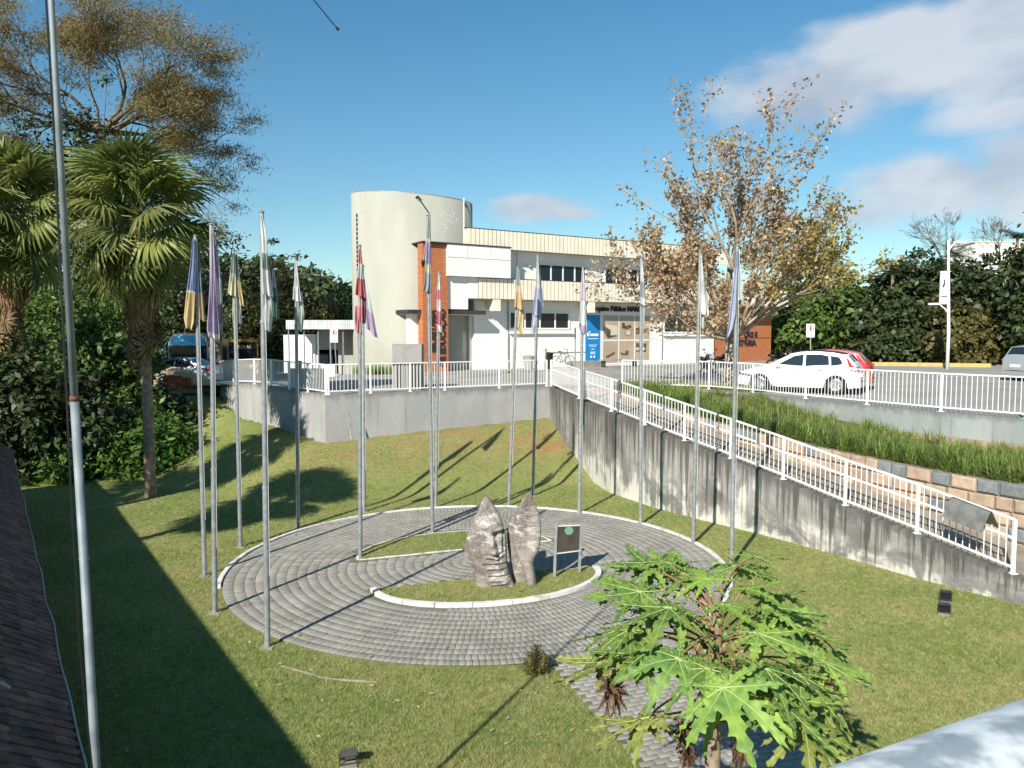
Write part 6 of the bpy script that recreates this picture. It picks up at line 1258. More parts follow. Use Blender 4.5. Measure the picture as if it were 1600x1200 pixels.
# ---------------------------------------------------------------- big feathery tree top left
rn = random.Random(5); b = Vector((-25.5, 46, 2.0)); t = thing('tall_tree', 'tall spreading tree with fine brownish leaves above the palms', 'tree', b); mb = MB(); tips = []; allp = []
Fk = PD(160, 205, 46); mb.tube([b - Vector((0, 0, .5)), b + Vector((.2, 0, 4)), Fk - Vector((.3, 0, 2)), Fk], [.4, .32, .26, .24], 10)
for d, L, r_ in [((1, -.1, .36), 3.9, .17), ((.8, .4, .5), 3.5, .13), ((-.5, .2, .65), 3.6, .14), ((-1, -.2, .35), 4.2, .15), ((.5, -.5, .65), 3.4, .13), ((-1, .3, .15), 4.1, .13), ((.9, -.3, .02), 2.9, .10), ((0, .6, .7), 3.0, .11), ((-.8, -.5, .6), 4.0, .13), ((-1.0, 0, .55), 4.8, .15), ((.8, .2, -.15), 2.5, .09), ((1, .2, .2), 3.9, .13), ((1, 0, .6), 3.6, .12), ((-.2, -.3, 1), 2.6, .1)]:
    grow(mb, Fk.copy(), Vector(d).normalized(), L, r_, 4, tips, rn, up=.0, spread=.6, ratio=.72, kids=3, segs=4, nside=5, wob=.16, allpts=allp, minr=.01)
obj('trunk', mb, K['bark'], t, True); pts = []
for q, lv in allp:
    if lv <= 1:
        for _ in range(15 if lv == 0 else 5): pts.append(tuple(q - b + Vector((rn.gauss(0, .46), rn.gauss(0, .46), rn.gauss(-.05, .09)))))
print('feather leaves', len(pts), 'max z', max(p[2] for p in pts) + b.z, 'max x', max(p[0] for p in pts) + b.x)
V, Fq = leaf_cards(pts, .24, .045, .2, None, 6); put('crown', npmesh('crown', V, Fq, LEAF['brown']), t)
# sprig of a broadleaf tree peeping right of the palm
bt(335, 345, 50, 44, 'dark', 'dark leafy branches peeping out right of the fan palm crown', 61, 34, 16, low=470, group=None, L=.34, W=.14, name='leafy_tree')
# ---------------------------------------------------------------- left thicket
TH = [ # px, top, D, half px, low, leaf, label
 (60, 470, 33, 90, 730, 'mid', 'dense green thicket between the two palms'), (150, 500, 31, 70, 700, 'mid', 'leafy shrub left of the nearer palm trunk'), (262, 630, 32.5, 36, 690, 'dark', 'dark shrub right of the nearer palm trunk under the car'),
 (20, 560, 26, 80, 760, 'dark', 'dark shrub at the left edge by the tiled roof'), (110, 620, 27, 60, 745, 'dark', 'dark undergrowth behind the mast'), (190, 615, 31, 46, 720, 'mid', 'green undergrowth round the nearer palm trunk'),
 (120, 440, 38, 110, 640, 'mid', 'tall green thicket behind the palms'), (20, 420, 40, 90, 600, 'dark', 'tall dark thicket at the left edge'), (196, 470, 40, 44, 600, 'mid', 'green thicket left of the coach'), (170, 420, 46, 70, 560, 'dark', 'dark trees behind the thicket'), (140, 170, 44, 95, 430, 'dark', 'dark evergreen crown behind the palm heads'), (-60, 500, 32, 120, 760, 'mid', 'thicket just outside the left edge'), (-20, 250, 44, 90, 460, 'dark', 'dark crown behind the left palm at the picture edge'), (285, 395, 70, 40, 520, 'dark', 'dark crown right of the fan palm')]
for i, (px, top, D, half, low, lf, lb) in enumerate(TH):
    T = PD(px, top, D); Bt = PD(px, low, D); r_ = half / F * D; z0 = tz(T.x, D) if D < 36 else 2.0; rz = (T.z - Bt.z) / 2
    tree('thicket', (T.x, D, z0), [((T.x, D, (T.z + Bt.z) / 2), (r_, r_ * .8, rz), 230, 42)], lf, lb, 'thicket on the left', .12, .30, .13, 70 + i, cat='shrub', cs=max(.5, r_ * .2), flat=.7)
for i, (px, py, D, r_, h, lb) in enumerate([(232, 690, 27.5, 1.3, 1.5, 'fresh green leafy shrub right of the nearer palm trunk'), (165, 705, 27, 1.4, 1.3, 'fresh green shrub left of the nearer palm trunk'), (262, 672, 29.5, .9, 1.1, 'small fresh green shrub on the slope below the sand heap'), (92, 718, 26, 1.0, 1.0, 'low green shrub between the palm trunks')]):
    p = PD(px, py, D); z0 = tz(p.x, D)
    tree('shrub', (p.x, D, z0), [((p.x, D, z0 + h * .5), (r_, r_ * .8, h * .62), 90, 34)], 'fresh', lb, 'fresh green shrubs under the palms', .05, .26, .10, 90 + i, cat='shrub', cs=.42, flat=.8)
# ---------------------------------------------------------------- fan palms
def fan_blade(seed, n=30, R0=.78, dead=False):
    rn = random.Random(seed); mb = MB(); P0 = .95
    mb.tube([(0, 0, 0), (P0 * .5, 0, .06), (P0, 0, .02)], [.022, .016, .012], 4, cap=False)
    for k in range(n):
        a = -2.35 + 4.7 * k / (n - 1); L = R0 * (1 - .12 * abs(a) / 2.3) * rn.uniform(.9, 1.08); w_ = .042; d = Vector((math.cos(a), math.sin(a), -.05 - .10 * abs(math.sin(a)))); sdv = Vector((-math.sin(a), math.cos(a), 0))
        p = Vector((P0, 0, .02)); pts = []; zf = .022 * (1 if k % 2 else -1)
        for i in range(5):
            f = i / 4; q = p + d * (L * f); q.z -= .55 * max(0, f - .45) ** 1.5 * L * rn.uniform(.9, 1.6) * 1.4; wd = (w_ * (.25 + 1.5 * f) if f < .55 else w_ * 1.05 * (1.02 - f) / .47)
            pts.append((q, max(.002, wd)))
        b = len(mb.v)
        for q, wd in pts: mb.v += [tuple(q - sdv * wd + Vector((0, 0, zf))), tuple(q), tuple(q + sdv * wd + Vector((0, 0, zf)))]
        for i in range(4):
            for j in range(2): mb.f.append((b + 3 * i + j, b + 3 * i + 3 + j, b + 3 * i + 4 + j, b + 3 * i + 1 + j)); mb.mi.append(0)
    return mb
def frondmat(name, a, b): return mat(name, a, b, .9, .45, 0, .45, rnd=.28, trans=.35)
K['frond'] = frondmat('fan_palm_frond', (.26, .28, .075), (.14, .18, .045)); K['dead'] = mat('dead_palm_frond', (.26, .17, .09), (.15, .095, .05), 2, .9, rnd=.25)
FB = [mkmesh('frond', fan_blade(i), K['frond']) for i in range(5)]; DB = [mkmesh('dead_frond', fan_blade(20 + i, 16, .7), K['dead']) for i in range(3)]
def fan_palm(base, head, label, n=64, seed=1, skirt=2.0, sc_=1.0, grp='fan palms'):
    rn = random.Random(seed); base = Vector(base); head = Vector(head); t = thing('fan_palm', label, 'palm', base, 0, grp); mb = MB(); pts = []; rr = []
    for i in range(25):
        f = i / 24; q = base.lerp(head, f) + Vector((.12 * math.sin(f * 3 + seed), 0, 0)); pts.append(q); rr.append((.165 - .04 * f + (.06 if i == 0 else 0)) * (1 + .05 * (i % 2)))
    pts[0] -= Vector((0, 0, .3)); mb.tube(pts, rr, 12); obj('trunk', mb, K['palmbark'], t, True)
    for k in range(n):
        e = -1.3 + 2.75 * (k / n); a = k * 2.39996 + rn.uniform(-.3, .3); s_ = sc_ * rn.uniform(.82, 1.12)
        put('frond', rn.choice(FB), t, head - base + Vector((0, 0, .25 * max(-1, e))), (rn.uniform(-.8, .8), -e + rn.uniform(-.2, .2), a), (s_, s_, s_))
    for k in range(46):
        a = k * 2.39996; z = -1.0 - (skirt - .9) * rn.random(); f_ = rn.uniform(.65, .95)
        put('dead_frond', rn.choice(DB), t, head - base + Vector((.1 * math.cos(a), .1 * math.sin(a), z + .35)), (rn.uniform(-.5, .5), 1.38 + rn.uniform(-.12, .14), a), (f_ * sc_, f_ * .6, f_))
    mb = MB()
    for k in range(2600):     # shaggy skirt of hanging dead leaf strips
        a = rn.uniform(0, 2 * PI); f = rn.random() ** .8; z = -.6 - (skirt - .5) * f; r_ = (.16 + .92 * max(0, 1 - f) ** .7) * rn.uniform(.45, 1.05) * (sc_ / 1.42); p = head + Vector((r_ * math.cos(a), r_ * math.sin(a), z)); l = rn.uniform(.25, .6); s_ = Vector((-math.sin(a), math.cos(a), 0)) * .014; e = Vector((math.cos(a) * -.1 + rn.gauss(0, .06), math.sin(a) * -.1 + rn.gauss(0, .06), -l)); mb.add([p - s_, p + s_, p + e + s_ * .3, p + e - s_ * .3], [(0, 1, 2, 3)])
    obj('skirt', mb, mat('shaggy_skirt_' + str(seed), (.40, .25, .13), (.25, .15, .08), 3, .95, isl=.3), t)
    return t
b1 = G(230, 775); h1 = PD(216, 338, b1.y); fan_palm((b1.x, b1.y, tz(b1.x, b1.y)), h1, 'fan palm nearest the circle, full crown above a brown skirt', 58, 1, 3.1, 1.42)
b2 = G(47, 738); h2 = PD(12, 335, b2.y); fan_palm((b2.x, b2.y, tz(b2.x, b2.y)), h2, 'fan palm at the left edge of the picture, trunk in the thicket', 58, 2, 3.4, 1.62)
fan_palm((-12.6, 12.4, 0), (-12.2, 12.0, 7.6), 'fan palm standing outside the frame beyond the tiled roof, nearer one', 54, 3, 1.0, 1.1)
fan_palm((-14.6, 16.6, 0), (-14.6, 16.2, 8.6), 'fan palm standing outside the frame beyond the tiled roof, farther one', 54, 4, 1.0, 1.15)
fan_palm((-17.2, 15.0, 0), (-17.0, 15.0, 6.6), 'fan palm standing outside the frame, smallest of the three there', 40, 5, 1.0, 1.1)
# ---------------------------------------------------------------- tiled roof of the house on the left
ED = Vector((-.565, .825, 0)).normalized(); EN = Vector((ED.y, -ED.x, 0)); E0 = Vector((-3.49, 5.93, 1.63)) - ED * 7; PIT = R(38.5); UPV = (-EN * math.cos(PIT) + Vector((0, 0, math.sin(PIT)))); RN = EN * math.sin(PIT) + Vector((0, 0, math.cos(PIT)))
house = thing('tiled_house', 'old house with a dark scalloped tile roof in the lower left corner', 'house', E0 + ED * 12 - EN * 2 - Vector((0, 0, 1.63)))
def rp(u, v, h=0): return E0 + ED * u + UPV * v + RN * h
LR = 27.0; VR = 3.6
mb = MB(); mb.prism([(0, 0), (LR, 0), (LR, VR), (0, VR)], lambda u, v: rp(u, v, -.12), lambda u, v: rp(u, v, -.015)); obj('roof_deck', mb, mat('roof_deck', (.03, .022, .02), None), house)  # deck coloured near black to stand in for shadow in the tile gaps
mb = MB(); ee = -EN * .35
mb.prism([(0, -1.9), (LR, -1.9), (LR, .02), (0, .02)], lambda u, v: E0 + ED * u + ee + Vector((0, 0, v - .05)), lambda u, v: E0 + ED * u - EN * .5 + Vector((0, 0, v - .05))); obj('wall', mb, mat('house_wall', (.25, .22, .18), (.18, .16, .13), 1), house)
mb = MB(); a = rp(0, VR, 0) - EN * .0; 
mb.add([a, a + ED * LR, a + ED * LR - EN * 3.4 + Vector((0, 0, -2.7)), a - EN * 3.4 + Vector((0, 0, -2.7))], [(0, 1, 2, 3)]); obj('rear_slope', mb, mat('rear_tiles', (.12, .05, .035), (.06, .03, .025), 3), house)
mb = MB(); c = rp(LR, 0, -.1); d = rp(LR, VR, -.1); mb.add([c - EN * .5, d, d - EN * 3.4 + Vector((0, 0, -2.7)), (c - EN * 3.6).to_tuple()[:2] + (-.1,), (c.x - EN.x * .5, c.y - EN.y * .5, -.1)], [(0, 1, 2, 3, 4)]); obj('gable', mb, K['whitewall'], house)
K['tile'] = mat('old_roof_tile', (.20, .105, .08), (.09, .055, .045), 5, .9, bump=.4, bscale=50, rnd=.35); K['tile_rest'] = mat('old_roof_tiles', (.20, .105, .08), (.09, .055, .045), 5, .9, bump=.4, bscale=50, isl=.35)
TW, TL = .165, .245
def tile_geo(scale=1):
    mb = MB(); pr = [(-.5, 1), (.5, 1), (.5, .42)] + [(.5 * math.cos(a), .42 * (1 - math.sin(a))) for a in np.linspace(0, PI, 9)[1:-1]] + [(-.5, .42)]
    mb.prism([(x * TW * .86, y * TL) for x, y in pr], lambda x, y: Vector((x, y, .012 * (1 - y / TL))), lambda x, y: Vector((x, y, .034 + .034 * (1 - y / TL)))); return mb
tg = tile_geo(); tmesh = mkmesh('roof_tile', tg, K['tile']); Mr = Matrix((ED, UPV, RN)).transposed()
tiles = []; v = 0; row = 0; ROWH = .20
while v < VR - .1:
    u = (TW / 2 if row % 2 else 0)
    while u < LR: tiles.append((u, v)); u += TW
    v += ROWH; row += 1
def dist_t(tv):
    p = rp(*tv); ok = p.y > 1 and (p.x / p.y > -.70) and (p - Vector((0, 0, CAMZ))).z / p.y > -.60; return (p.x ** 2 + p.y ** 2) + (0 if ok else 1e4)
tiles.sort(key=dist_t); er = Mr.to_euler(); Mr4 = Mr.to_4x4()
for u, v in tiles[:290]: put('roof_tile', tmesh, house, rp(u, v) - house.location, (er.x + random.uniform(-.02, .02), er.y + random.uniform(-.04, .04), er.z + random.uniform(-.02, .02)))
rest = [tv for tv in tiles[290:] if tv[0] < LR]
tv0 = np.array([tuple(Mr @ Vector(p)) for p in tg.v]); VV = []; mb = MB()
for u, v in rest:
    o_ = rp(u, v) - house.location; mb.add([tuple(tv0[i] + np.array(o_)) for i in range(len(tv0))], [f for f in tg.f if len(f) > 4 or True])
o = obj('roof_tiles', mb, K['tile_rest'], house, world=False, kind='stuff')
mb = MB(); ep = [rp(u, -.03 + .012 * math.sin(u * 2.3) + .012 * mnoise.noise(Vector((u * 1.3, 0, 0))), .045 + .012 * math.sin(u * 3.1)) for u in np.linspace(0, LR, 120)]; mb.tube(ep, .014, 6); obj('eaves_trim', mb, K['galv'], house, True)
mb = MB(); mb.prism([(0, -.04), (LR, -.04), (LR, .0), (0, .0)], lambda u, v: rp(u, v, -.13), lambda u, v: rp(u, v, .02)); obj('fascia', mb, K['darktrim'], house)
m_ = MB(); m_.tube([rp(7 + .9, .62, .05), rp(7 + .9, .62, .065)], .055, 10); tag(obj('pale_disc', m_, K['palebark']), 'pale round disc lying on the dark roof tiles', 'disc')
# ---------------------------------------------------------------- planter clumps
def strap_clump(seed, n=46, h=.5):
    rn = random.Random(seed); mb = MB()
    for k in range(n):
        a = rn.uniform(0, 2 * PI); L = h * rn.uniform(.7, 1.25); e = rn.uniform(.5, 1.45); p = Vector((rn.gauss(0, .05), rn.gauss(0, .05), 0)); d = Vector((math.cos(a) * math.cos(e), math.sin(a) * math.cos(e), math.sin(e))); s_ = Vector((-math.sin(a), math.cos(a), 0)) * rn.uniform(.006, .011); b = len(mb.v)
        for i in range(5):
            wd = (1, 1.1, 1, .7, .1)[i]; mb.v += [tuple(p - s_ * wd), tuple(p + s_ * wd)]; p = p + d * L / 4; d = (d + Vector((0, 0, -.22))).normalized()
        for i in range(4): mb.f.append((b + 2 * i, b + 2 * i + 2, b + 2 * i + 3, b + 2 * i + 1)); mb.mi.append(0)
    return mb
K['strap'] = mat('strap_leaves', (.20, .27, .06), (.11, .17, .035), 3, .5, rnd=.25, trans=.3); SCm = [mkmesh('strap_leaf_clump', strap_clump(i), K['strap']) for i in range(6)]
n = 0
for u in np.arange(2.8, cum[-1] - .3, .21):
    for rw_ in range(3):
        if n >= 280 or (rw_ == 2 and random.random() < .5): continue
        P0, tt, zr_, zt_ = at(u + random.uniform(-.1, .1)); nn = Vector((-tt.y, tt.x, 0)); q = P0 + nn * (.38 + .34 * rw_ + random.uniform(-.1, .1)); q.z = zt_ - .02 + .04 * rw_; s_ = random.uniform(.75, 1.2)
        o = put('strap_plant', random.choice(SCm), None, q, (random.uniform(-.1, .1), random.uniform(-.1, .1), random.uniform(0, 6.28)), (s_, s_, s_ * random.uniform(.85, 1.15))); n += 1
        tag(o, 'strap-leaf clump in the planter, %s, %s' % (['front row on the stones', 'second row', 'back row'][rw_], 'near the ramp top' if u < cum[-1] * .36 else ('halfway down the ramp' if u < cum[-1] * .6 else 'near the right edge')), 'plant', 'strap-leaved clumps in the planter'); 
print('clumps', n)
bedm = MB(); cm = [strap_clump(30 + i, 22, .5) for i in range(5)]
for _ in range(760):
    k = random.random() * (len(pa) - 2); i = int(k); f = k - i; A_ = Vector(pa[i]).lerp(Vector(pa[i + 1]), f); B_ = Vector(pb[i]).lerp(Vector(pb[i + 1]), f); v = random.uniform(.3, .92)
    if i > 6 and v > .75: continue
    q = A_.lerp(B_, v); s_ = random.uniform(.5, .85); a = random.uniform(0, 6.28); ca, sa = math.cos(a) * s_, math.sin(a) * s_; c_ = random.choice(cm)
    bedm.add([(q.x + x * ca - y * sa, q.y + x * sa + y * ca, q.z + z * s_) for x, y, z in c_.v], c_.f)
tag(obj('bed_grass', bedm, K['strap'], kind='stuff'), 'mass of strap leaves filling the rear of the planter', 'plants')
mb = MB(); 
for _ in range(34):
    P0, tt, zr_, zt_ = at(random.uniform(3, cum[-1] - .5)); q = P0 + Vector((-tt.y, tt.x, 0)) * random.uniform(.3, 1.2); q.z = zt_ + random.uniform(.35, .6)
    for k in range(5): a = k * 1.256; mb.add([q, q + Vector((.025 * math.cos(a), .025 * math.sin(a), .012)), q + Vector((.02 * math.cos(a + .6), .02 * math.sin(a + .6), .012))], [(0, 1, 2)])
tag(obj('white_flowers', mb, K['frame'], kind='stuff'), 'tiny white flowers above the strap leaves', 'flowers')
# grass strip by the tower and weeds under the car park railing
def tufts(name, spots, label, h=.3, mtl='strap', cat='grass'):
    mb = MB(); rn = random.Random(len(spots))
    for x, y, z in spots:
        for k in range(7):
            a = rn.uniform(0, 6.28); p = Vector((x + rn.gauss(0, .06), y + rn.gauss(0, .06), z)); e = Vector((rn.gauss(0, .1), rn.gauss(0, .1), h * rn.uniform(.5, 1.2))); s_ = Vector((math.cos(a), math.sin(a), 0)) * .012; mb.add([p - s_, p + s_, p + e], [(0, 1, 2)])
    return tag(obj(name, mb, K[mtl], kind='stuff'), label, cat)
tufts('tower_grass', [tuple(PD(random.uniform(556, 664), 584, 40) + Vector((0, random.uniform(-.6, .6), 0)))[:2] + (2.92,) for _ in range(300)], 'strip of tall grass at the foot of the round tower', .5)
sp = []
for _ in range(420):
    i = random.randint(0, 4); f = random.random(); a, b = UPW[i], UPW[i + 1]; o_ = random.uniform(.35, 2.2 if i < 1 else .8); x = a[0] + (b[0] - a[0]) * f + .3 * o_; y = a[1] + (b[1] - a[1]) * f + o_
    if i < 2: sp.append((x, y, 2.9))
tufts('dry_weeds', sp, 'dry weeds round the plane tree foot behind the railing', .28, 'blades')
fl = MB(); g4 = random.Random(21)
for _ in range(420):
    y = g4.uniform(9, 27); x = g4.uniform(-.55, .62) * y
    if np.interp(-y, [-p[1] for p in RAMPW], [p[0] for p in RAMPW]) < x + .3 and y > 14: continue
    z = tz(x, y) + (.035 if math.hypot(x - PC.x, y - PC.y) < PR else .03) + (.04 if in_isl(x, y) else 0); a = g4.uniform(0, 6.28); s_ = g4.uniform(.025, .055); c, n_ = math.cos(a) * s_, math.sin(a) * s_
    fl.add([(x - c, y - n_, z), (x + n_ * .5, y - c * .5, z + .012), (x + c, y + n_, z + .004), (x - n_ * .5, y + c * .5, z + .01)], [(0, 1, 2, 3)])
tag(obj('fallen_leaves', fl, K['dryfall'] if 'dryfall' in K else leafmat('fallen_leaves', [(.40, .30, .15), (.50, .42, .26), (.22, .14, .07), (.55, .48, .34)], .1), kind='stuff'), 'small dry leaves scattered over lawn and paving', 'leaves')
# ---------------------------------------------------------------- small shrub beside the path
p = G(838, 1052); t = thing('round_shrub', 'small round olive shrub where the path meets the circle', 'shrub', (p.x, p.y, 0)); mb = MB(); rn = random.Random(9); tp_ = []
P = []
for k in range(60):
    a = rn.uniform(0, 6.28); e = rn.uniform(.15, 1.5); L = .44 * rn.uniform(.8, 1.08) * (.8 + .2 * math.sin(e)); d = Vector((math.cos(a) * math.cos(e) * .62, math.sin(a) * math.cos(e) * .62, math.sin(e) * 1.0)); q = Vector((p.x, p.y, .0)); mb.tube([q, q + d * L * .5 + Vector((0, 0, .03)), q + d * L], [.006, .004, .002], 3, cap=False)
    for j in range(26): f = rn.uniform(.3, 1.02); P.append(tuple(d * L * f + Vector((rn.gauss(0, .02), rn.gauss(0, .02), rn.gauss(0, .02)))))
obj('stems', mb, K['bark'], t); V, Fq = leaf_cards(P, .045, .02, .3, None, 3); put('foliage', npmesh('foliage', V, Fq, leafmat('shrub_leaves', [(.12, .11, .03), (.20, .17, .05), (.08, .09, .025)], .3)), t)
# ---------------------------------------------------------------- papaya plant
def papaya_leaf(seed):
    """palmate leaf: nine long lobes, each cut into side lobes, joined round the petiole"""
    rn = random.Random(seed); mb = MB(); vb = MB(); lobes = [(-2.75, .26), (-2.05, .36), (-1.4, .43), (-.72, .49), (0, .54), (.72, .49), (1.4, .43), (2.05, .36), (2.75, .26)]
    NS = 40; curl = rn.uniform(.0, .5)
    for l0, L in lobes:
        L *= rn.uniform(.88, 1.1); l0 += rn.uniform(-.08, .08); tw = rn.uniform(-.5, .5); bend = rn.uniform(-.25, .55) + curl * .3; lat = rn.uniform(-.12, .12); fold = rn.uniform(.15, .55); ph = rn.uniform(-.05, .05); d = Vector((math.cos(l0), math.sin(l0), 0)); s_ = Vector((-math.sin(l0), math.cos(l0), 0)); b = len(mb.v); mid = []
        for i in range(NS + 1):
            t = i / NS; r_ = L * t; base = .46 * r_ if t < .38 else .46 * .38 * L
            env = (base if t < .38 else .36 * L * (1 - ((t - .38) / .62)) ** .55 * .5); tooth = 0
            if t > .3: q = ((t + ph) * 5.2) % 1; tooth = (q ** 1.3 if q < .72 else (1 - q) / .28 * .65); wv = env * (.42 + .78 * tooth)
            else: wv = base
            if t > .93: wv *= (1 - t) / .07
            fwd = .06 * L * tooth * (1 if t > .3 else 0)
            c = d * r_ + s_ * (lat * r_ * t) + Vector((0, 0, -bend * r_ * t * .9)); mid.append(c.copy()); ang = tw * t + .12 * math.sin(t * 14 + seed)
            up = Vector((0, 0, 1)); sd = (s_ * math.cos(ang) + up * math.sin(ang)); nn = (up * math.cos(ang) - s_ * math.sin(ang))
            for k in (-1, -.5, 0, .5, 1): mb.v.append(tuple(c + sd * (wv * k) + nn * (abs(k) * wv * fold + (.012 * math.sin(t * 40 + k * 3 + seed) if abs(k) == 1 else 0)) + d * (fwd * abs(k)) - (nn * wv * .25 if abs(k) == 1 else nn * 0)))
        for i in range(NS):
            for k in range(4): a = b + i * 5 + k; mb.f.append((a, a + 5, a + 6, a + 1)); mb.mi.append(0)
        pts = [mid[i] + Vector((0, 0, .004)) for i in (0, 8, 16, 24, 32, 37)]; vb.tube(pts, [.0055, .004, .003, .0022, .0015, .001], 4, cap=False)
        for j in (13, 20, 27):
            for sg in (0, 4): e = Vector(mb.v[b + (j + 5) * 5 + sg]); vb.tube([mid[j] + Vector((0, 0, .005)), mid[j].lerp(e, .85) + Vector((0, 0, .008))], [.002, .0008], 3, cap=False)
    return mb, vb
K['pap'] = mat('papaya_leaf', (.25, .38, .07), (.14, .25, .055), 6, .55, 0, .4, .15, 40, rnd=.3, trans=.32); K['papy'] = mat('papaya_leaf_yellowing', (.36, .36, .10), (.19, .24, .05), 5, .5, 0, .4, .15, 40, rnd=.15, trans=.32); K['papn'] = mat('papaya_leaf_young', (.24, .38, .05), (.17, .30, .04), 6, .4, 0, .5, .15, 40, rnd=.12, trans=.4)
K['vein'] = mat('papaya_vein', (.32, .40, .13), None, rough=.5); K['petiole'] = mat('papaya_petiole', (.28, .24, .09), (.26, .12, .07), 3, .5, rnd=.2); K['fruit'] = mat('papaya_fruit', (.09, .17, .05), (.13, .2, .06), 8, .4)
K['dryleaf'] = mat('dry_papaya_leaf', (.16, .085, .045), (.07, .04, .025), 8, .9, trans=.15)
PL = []
for s_ in range(8):
    a, b = papaya_leaf(s_); PL.append((mkmesh('leaf', a, K['pap'], True), mkmesh('leaf', a, K['papy'], True), mkmesh('leaf', a, K['papn'], True), mkmesh('veins', b, K['vein'])))
PX, PY = 1.72, 6.35; pap = thing('papaya_plant', 'papaya plant with big lobed leaves and green fruit in the foreground', 'plant', (PX, PY, 0)); pb0 = Vector((PX, PY, 0)); top = PD(1120, 925, PY)
rn = random.Random(4); mb = MB(); mb.tube([Vector((PX - .05, PY, -.1)), Vector((PX, PY, 1.0)), Vector((PX, PY, 1.8)), Vector((PX + .03, PY, 2.3)), top], [.085, .07, .062, .05, .03], 14); obj('trunk', mb, mat('papaya_trunk', (.30, .24, .17), (.18, .14, .10), 9, .9, bump=.5, bscale=40), pap, True)
def pleaf(px, py, D, sc_, tilt, yaw, k=0, z0=None, roll=0):
    c = PD(px, py, D); b = Vector((PX + rn.uniform(-.04, .04), PY + rn.uniform(-.04, .04), z0 if z0 else min(top.z - .03, max(1.75, c.z + rn.uniform(-.45, -.1))))); m_ = b.lerp(c, .5) + Vector((0, 0, .09 * (c - b).length)); mb = MB(); mb.tube([b, b.lerp(m_, .5) + Vector((0, 0, .03)), m_, m_.lerp(c, .6) + Vector((0, 0, .015)), c], [.014, .011, .010, .009, .007], 6, cap=False); obj('petiole', mb, K['petiole'], pap, True)
    ms = rn.choice(PL); o = put('leaf', ms[k], pap, c - pb0, (roll, tilt, yaw), (sc_, sc_, sc_)); v_ = put('veins', ms[3], o); return o
# crown leaves: photo x, y, distance, size, tilt down, heading
specs = [(1133, 945, 6.15, .62, .25, -1.3, 2), (1105, 905, 6.5, .7, -.1, 1.9, 2), (1165, 920, 6.5, .75, .2, .6, 2), (1075, 905, 6.7, .85, .15, 2.4, 0), (1020, 890, 6.8, 1.0, .3, 2.8, 0), (1150, 885, 6.9, .9, .25, 1.2, 0), (1045, 880, 7.0, .9, .2, 2.1, 0),
 (1000, 925, 6.4, 1.0, .4, 3.3, 0), (1045, 950, 6.1, 1.0, .35, 3.6, 0), (1200, 955, 6.3, 1.0, .45, .1, 0), (1240, 975, 6.4, 1.05, .55, -.2, 0), (1185, 990, 6.0, .95, .45, -.6, 0), (985, 985, 6.3, 1.05, .6, 3.2, 0), (945, 1035, 6.2, .95, .55, 3.3, 1), (1010, 1020, 6.0, 1.0, .55, 3.7, 0), (1060, 1030, 5.7, .95, .5, -2.3, 0),
 (1130, 1075, 5.35, 1.12, .75, -1.57, 0), (1105, 1045, 5.6, .9, .5, -1.9, 0), (1195, 1045, 5.6, 1.05, .5, -.7, 0), (1245, 1055, 5.9, 1.1, .55, -.25, 0), (1290, 1035, 6.3, 1.0, .7, .1, 0), (1215, 1095, 5.5, .95, .65, -1.0, 0), (1275, 1085, 6.0, .85, .8, -.5, 1),
 (1010, 1122, 5.6, .95, .45, -2.6, 1), (1258, 1140, 5.6, 1.0, .7, -1.0, 1), (1285, 1165, 5.7, .7, .8, -.9, 1), (1180, 870, 7.1, .7, .3, .9, 0), (1215, 930, 6.9, .9, .4, .5, 0), (1030, 965, 6.6, .9, .4, 2.9, 0)]
specs += [(px + rn.uniform(-12, 12), py + rn.uniform(-10, 10), D + .25, s_ * .9, ti - .1, yw + rn.uniform(-.5, .5), k) for (px, py, D, s_, ti, yw, k) in specs[3:24] if not (1060 < px < 1160 and 930 < py < 1010)]
for (px, py, D, s_, ti, yw, k) in specs: pleaf(px, py, D, s_ * .94, ti * .7 - .15, yw, k, roll=rn.uniform(-.35, .35))
dry_mesh = mkmesh('dead_leaf', papaya_leaf(50)[0], K['dryleaf'], True); dry_mesh.materials[0] = K['dryleaf']
for k, (px, py, D, s_) in enumerate([(1068, 1138, 5.9, .5), (1075, 1175, 6.0, .4), (1157, 1165, 5.9, .42), (950, 1068, 6.1, .5), (962, 1075, 6.15, .4), (1295, 1070, 6.2, .4)]):
    c = PD(px, py, D)
    for j in range(3): put('dead_leaf', dry_mesh, pap, c - pb0 + Vector((.01 * j, .01 * j, -.02 * j)), (rn.uniform(-.3, .3), 1.35 + .12 * j, 2.1 * j + k), (s_, s_ * .5, s_ * .7))
    mb = MB(); mb.tube([Vector((PX, PY, c.z + .35)), Vector((c.x, c.y, c.z + .02))], .005, 5); obj('old_petiole', mb, K['petiole'], pap)
for k in range(14):
    a = k * 2.4; z = top.z - .12 - .045 * k; s_ = .026 + .0022 * k; q = Vector((PX + .085 * math.cos(a), PY + .085 * math.sin(a) - .02, z)); mb = MB(); mb.lathe([(0.001, -s_ * 1.5), (s_ * .6, -s_ * 1.1), (s_, -s_ * .2), (s_ * .85, s_ * .6), (s_ * .3, s_ * 1.1), (0.001, s_ * 1.2)], 10, Matrix.Translation(q)); obj('fruit', mb, K['fruit'], pap, True)
for k in range(16):
    a = k * 2.4 + 1; mb = MB(); z = top.z - .2 - .05 * k; mb.tube([Vector((PX + .04 * math.cos(a), PY + .04 * math.sin(a), z)), Vector((PX + .16 * math.cos(a), PY + .16 * math.sin(a), z - .22)), Vector((PX + .2 * math.cos(a), PY + .2 * math.sin(a), z - .55))], [.012, .009, .004], 5); obj('old_petiole', mb, K['petiole'], pap)
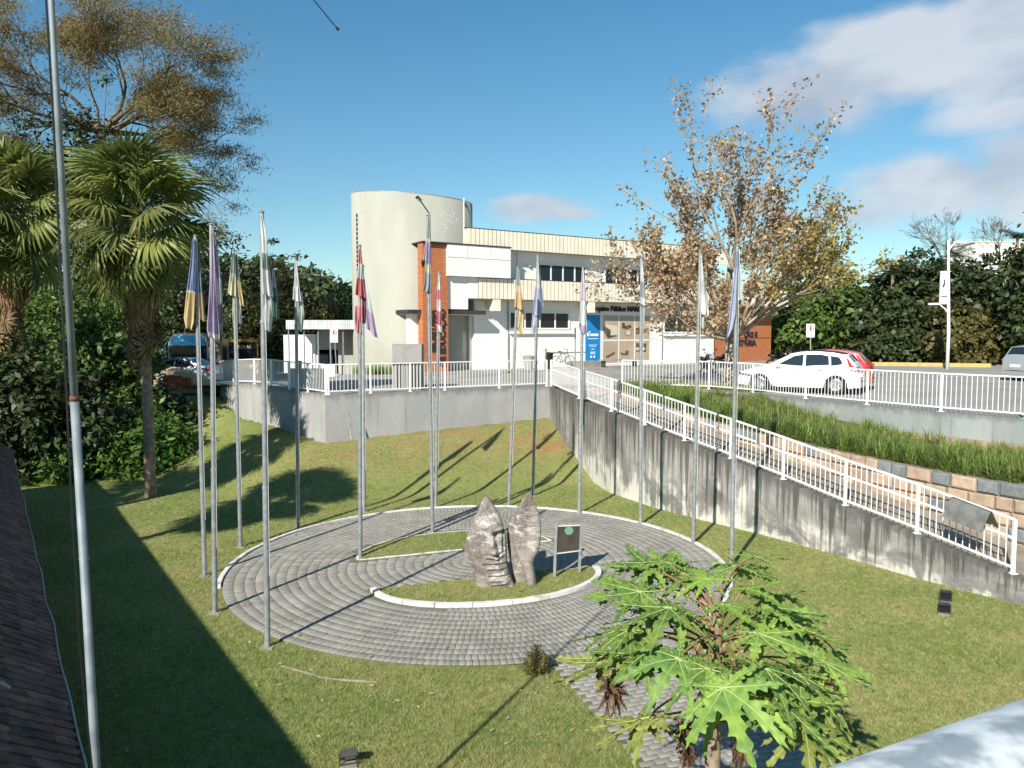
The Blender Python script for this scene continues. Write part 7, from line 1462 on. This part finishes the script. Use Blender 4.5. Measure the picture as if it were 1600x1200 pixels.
# ---------------------------------------------------------------- lawn blades
def tuft(seed):
    rn = random.Random(seed); mb = MB()
    for k in range(7):
        a = rn.uniform(0, 6.28); p = Vector((rn.gauss(0, .022), rn.gauss(0, .022), 0)); e = Vector((rn.gauss(0, .018), rn.gauss(0, .018), rn.uniform(.02, .042))); s_ = Vector((math.cos(a), math.sin(a), 0)) * .0028; mb.add([p - s_, p + s_, p + e], [(0, 1, 2)])
    return mb
gm = bpy.data.meshes.new('lawn_points'); g = np.random.default_rng(12); NP = 330000
yy = 6 + 24 * g.random(NP) ** 1.35; xx = (g.random(NP) * 2 - 1) * (yy * .72 + .5)
ok = np.hypot(xx - PC.x, yy - PC.y) > PR + .03
rx = xx - PATH_A.x; ry = yy - PATH_A.y; su = rx * PD_.x + ry * PD_.y; sv = rx * PN.x + ry * PN.y; ok &= ~((su > -1.2) & (sv > -.0) & (sv < PWID))
M0 = IFR; isl = np.zeros(NP, bool)
for M_, a, d, n_, b in IFR: ux = xx - M_.x; uy = yy - M_.y; u_ = (ux * d.x + uy * d.y) / (a * .95); v_ = (ux * n_.x + uy * n_.y); isl |= (v_ > .03) & ((v_ / (b * .92)) ** 2 + u_ ** 2 < 1)
ok |= isl
wx = np.interp(-yy, [-p[1] for p in RAMPW], [p[0] for p in RAMPW]); wx = np.where(yy < RAMPW[-1][1], 60, wx); ok &= xx < wx - .03
by = np.interp(xx, [p[0] for p in BACK[:9]], [p[1] for p in BACK[:9]]); ok &= yy < by - .05
hn = (xx - (-3.49)) * EN.x + (yy - 5.93) * EN.y; ok &= ~((hn < -.25) & (yy < 24))
xx, yy, isl = xx[ok], yy[ok], isl[ok]; zz = terr(xx, yy) + np.where(isl, .05, 0); gm.vertices.add(len(xx)); gm.vertices.foreach_set('co', np.stack([xx, yy, zz], 1).astype(np.float32).ravel()); print('blades', len(xx))
go = put('grass_blades', gm, kind='stuff'); tag(go, 'short mown grass blades of the lawn', 'grass')
tcol = bpy.data.collections.new('tufts')
for i in range(4): o = bpy.data.objects.new('grass_tuft', mkmesh('grass_tuft', tuft(i), K['blades'])); tcol.objects.link(o)
ng = bpy.data.node_groups.new('scatter', 'GeometryNodeTree'); ng.interface.new_socket('Geometry', in_out='INPUT', socket_type='NodeSocketGeometry'); ng.interface.new_socket('Geometry', in_out='OUTPUT', socket_type='NodeSocketGeometry')
N_ = ng.nodes; gi = N_.new('NodeGroupInput'); gout = N_.new('NodeGroupOutput'); ip = N_.new('GeometryNodeInstanceOnPoints'); ci = N_.new('GeometryNodeCollectionInfo'); ci.inputs['Collection'].default_value = tcol; ci.inputs['Separate Children'].default_value = True; ci.inputs['Reset Children'].default_value = True
rv = N_.new('FunctionNodeRandomValue'); rv.data_type = 'FLOAT_VECTOR'; rv.inputs[0].default_value = (0, 0, 0); rv.inputs[1].default_value = (0, 0, 6.28); rs = N_.new('FunctionNodeRandomValue'); rs.data_type = 'FLOAT'; rs.inputs[2].default_value = .6; rs.inputs[3].default_value = 1.4
ln_ = ng.links.new; ln_(gi.outputs[0], ip.inputs['Points']); ln_(ci.outputs[0], ip.inputs['Instance']); ip.inputs['Pick Instance'].default_value = True; ln_(rv.outputs[0], ip.inputs['Rotation']); ln_(rs.outputs[1], ip.inputs['Scale']); ln_(ip.outputs[0], gout.inputs[0])
md = go.modifiers.new('scatter', 'NODES'); md.node_group = ng
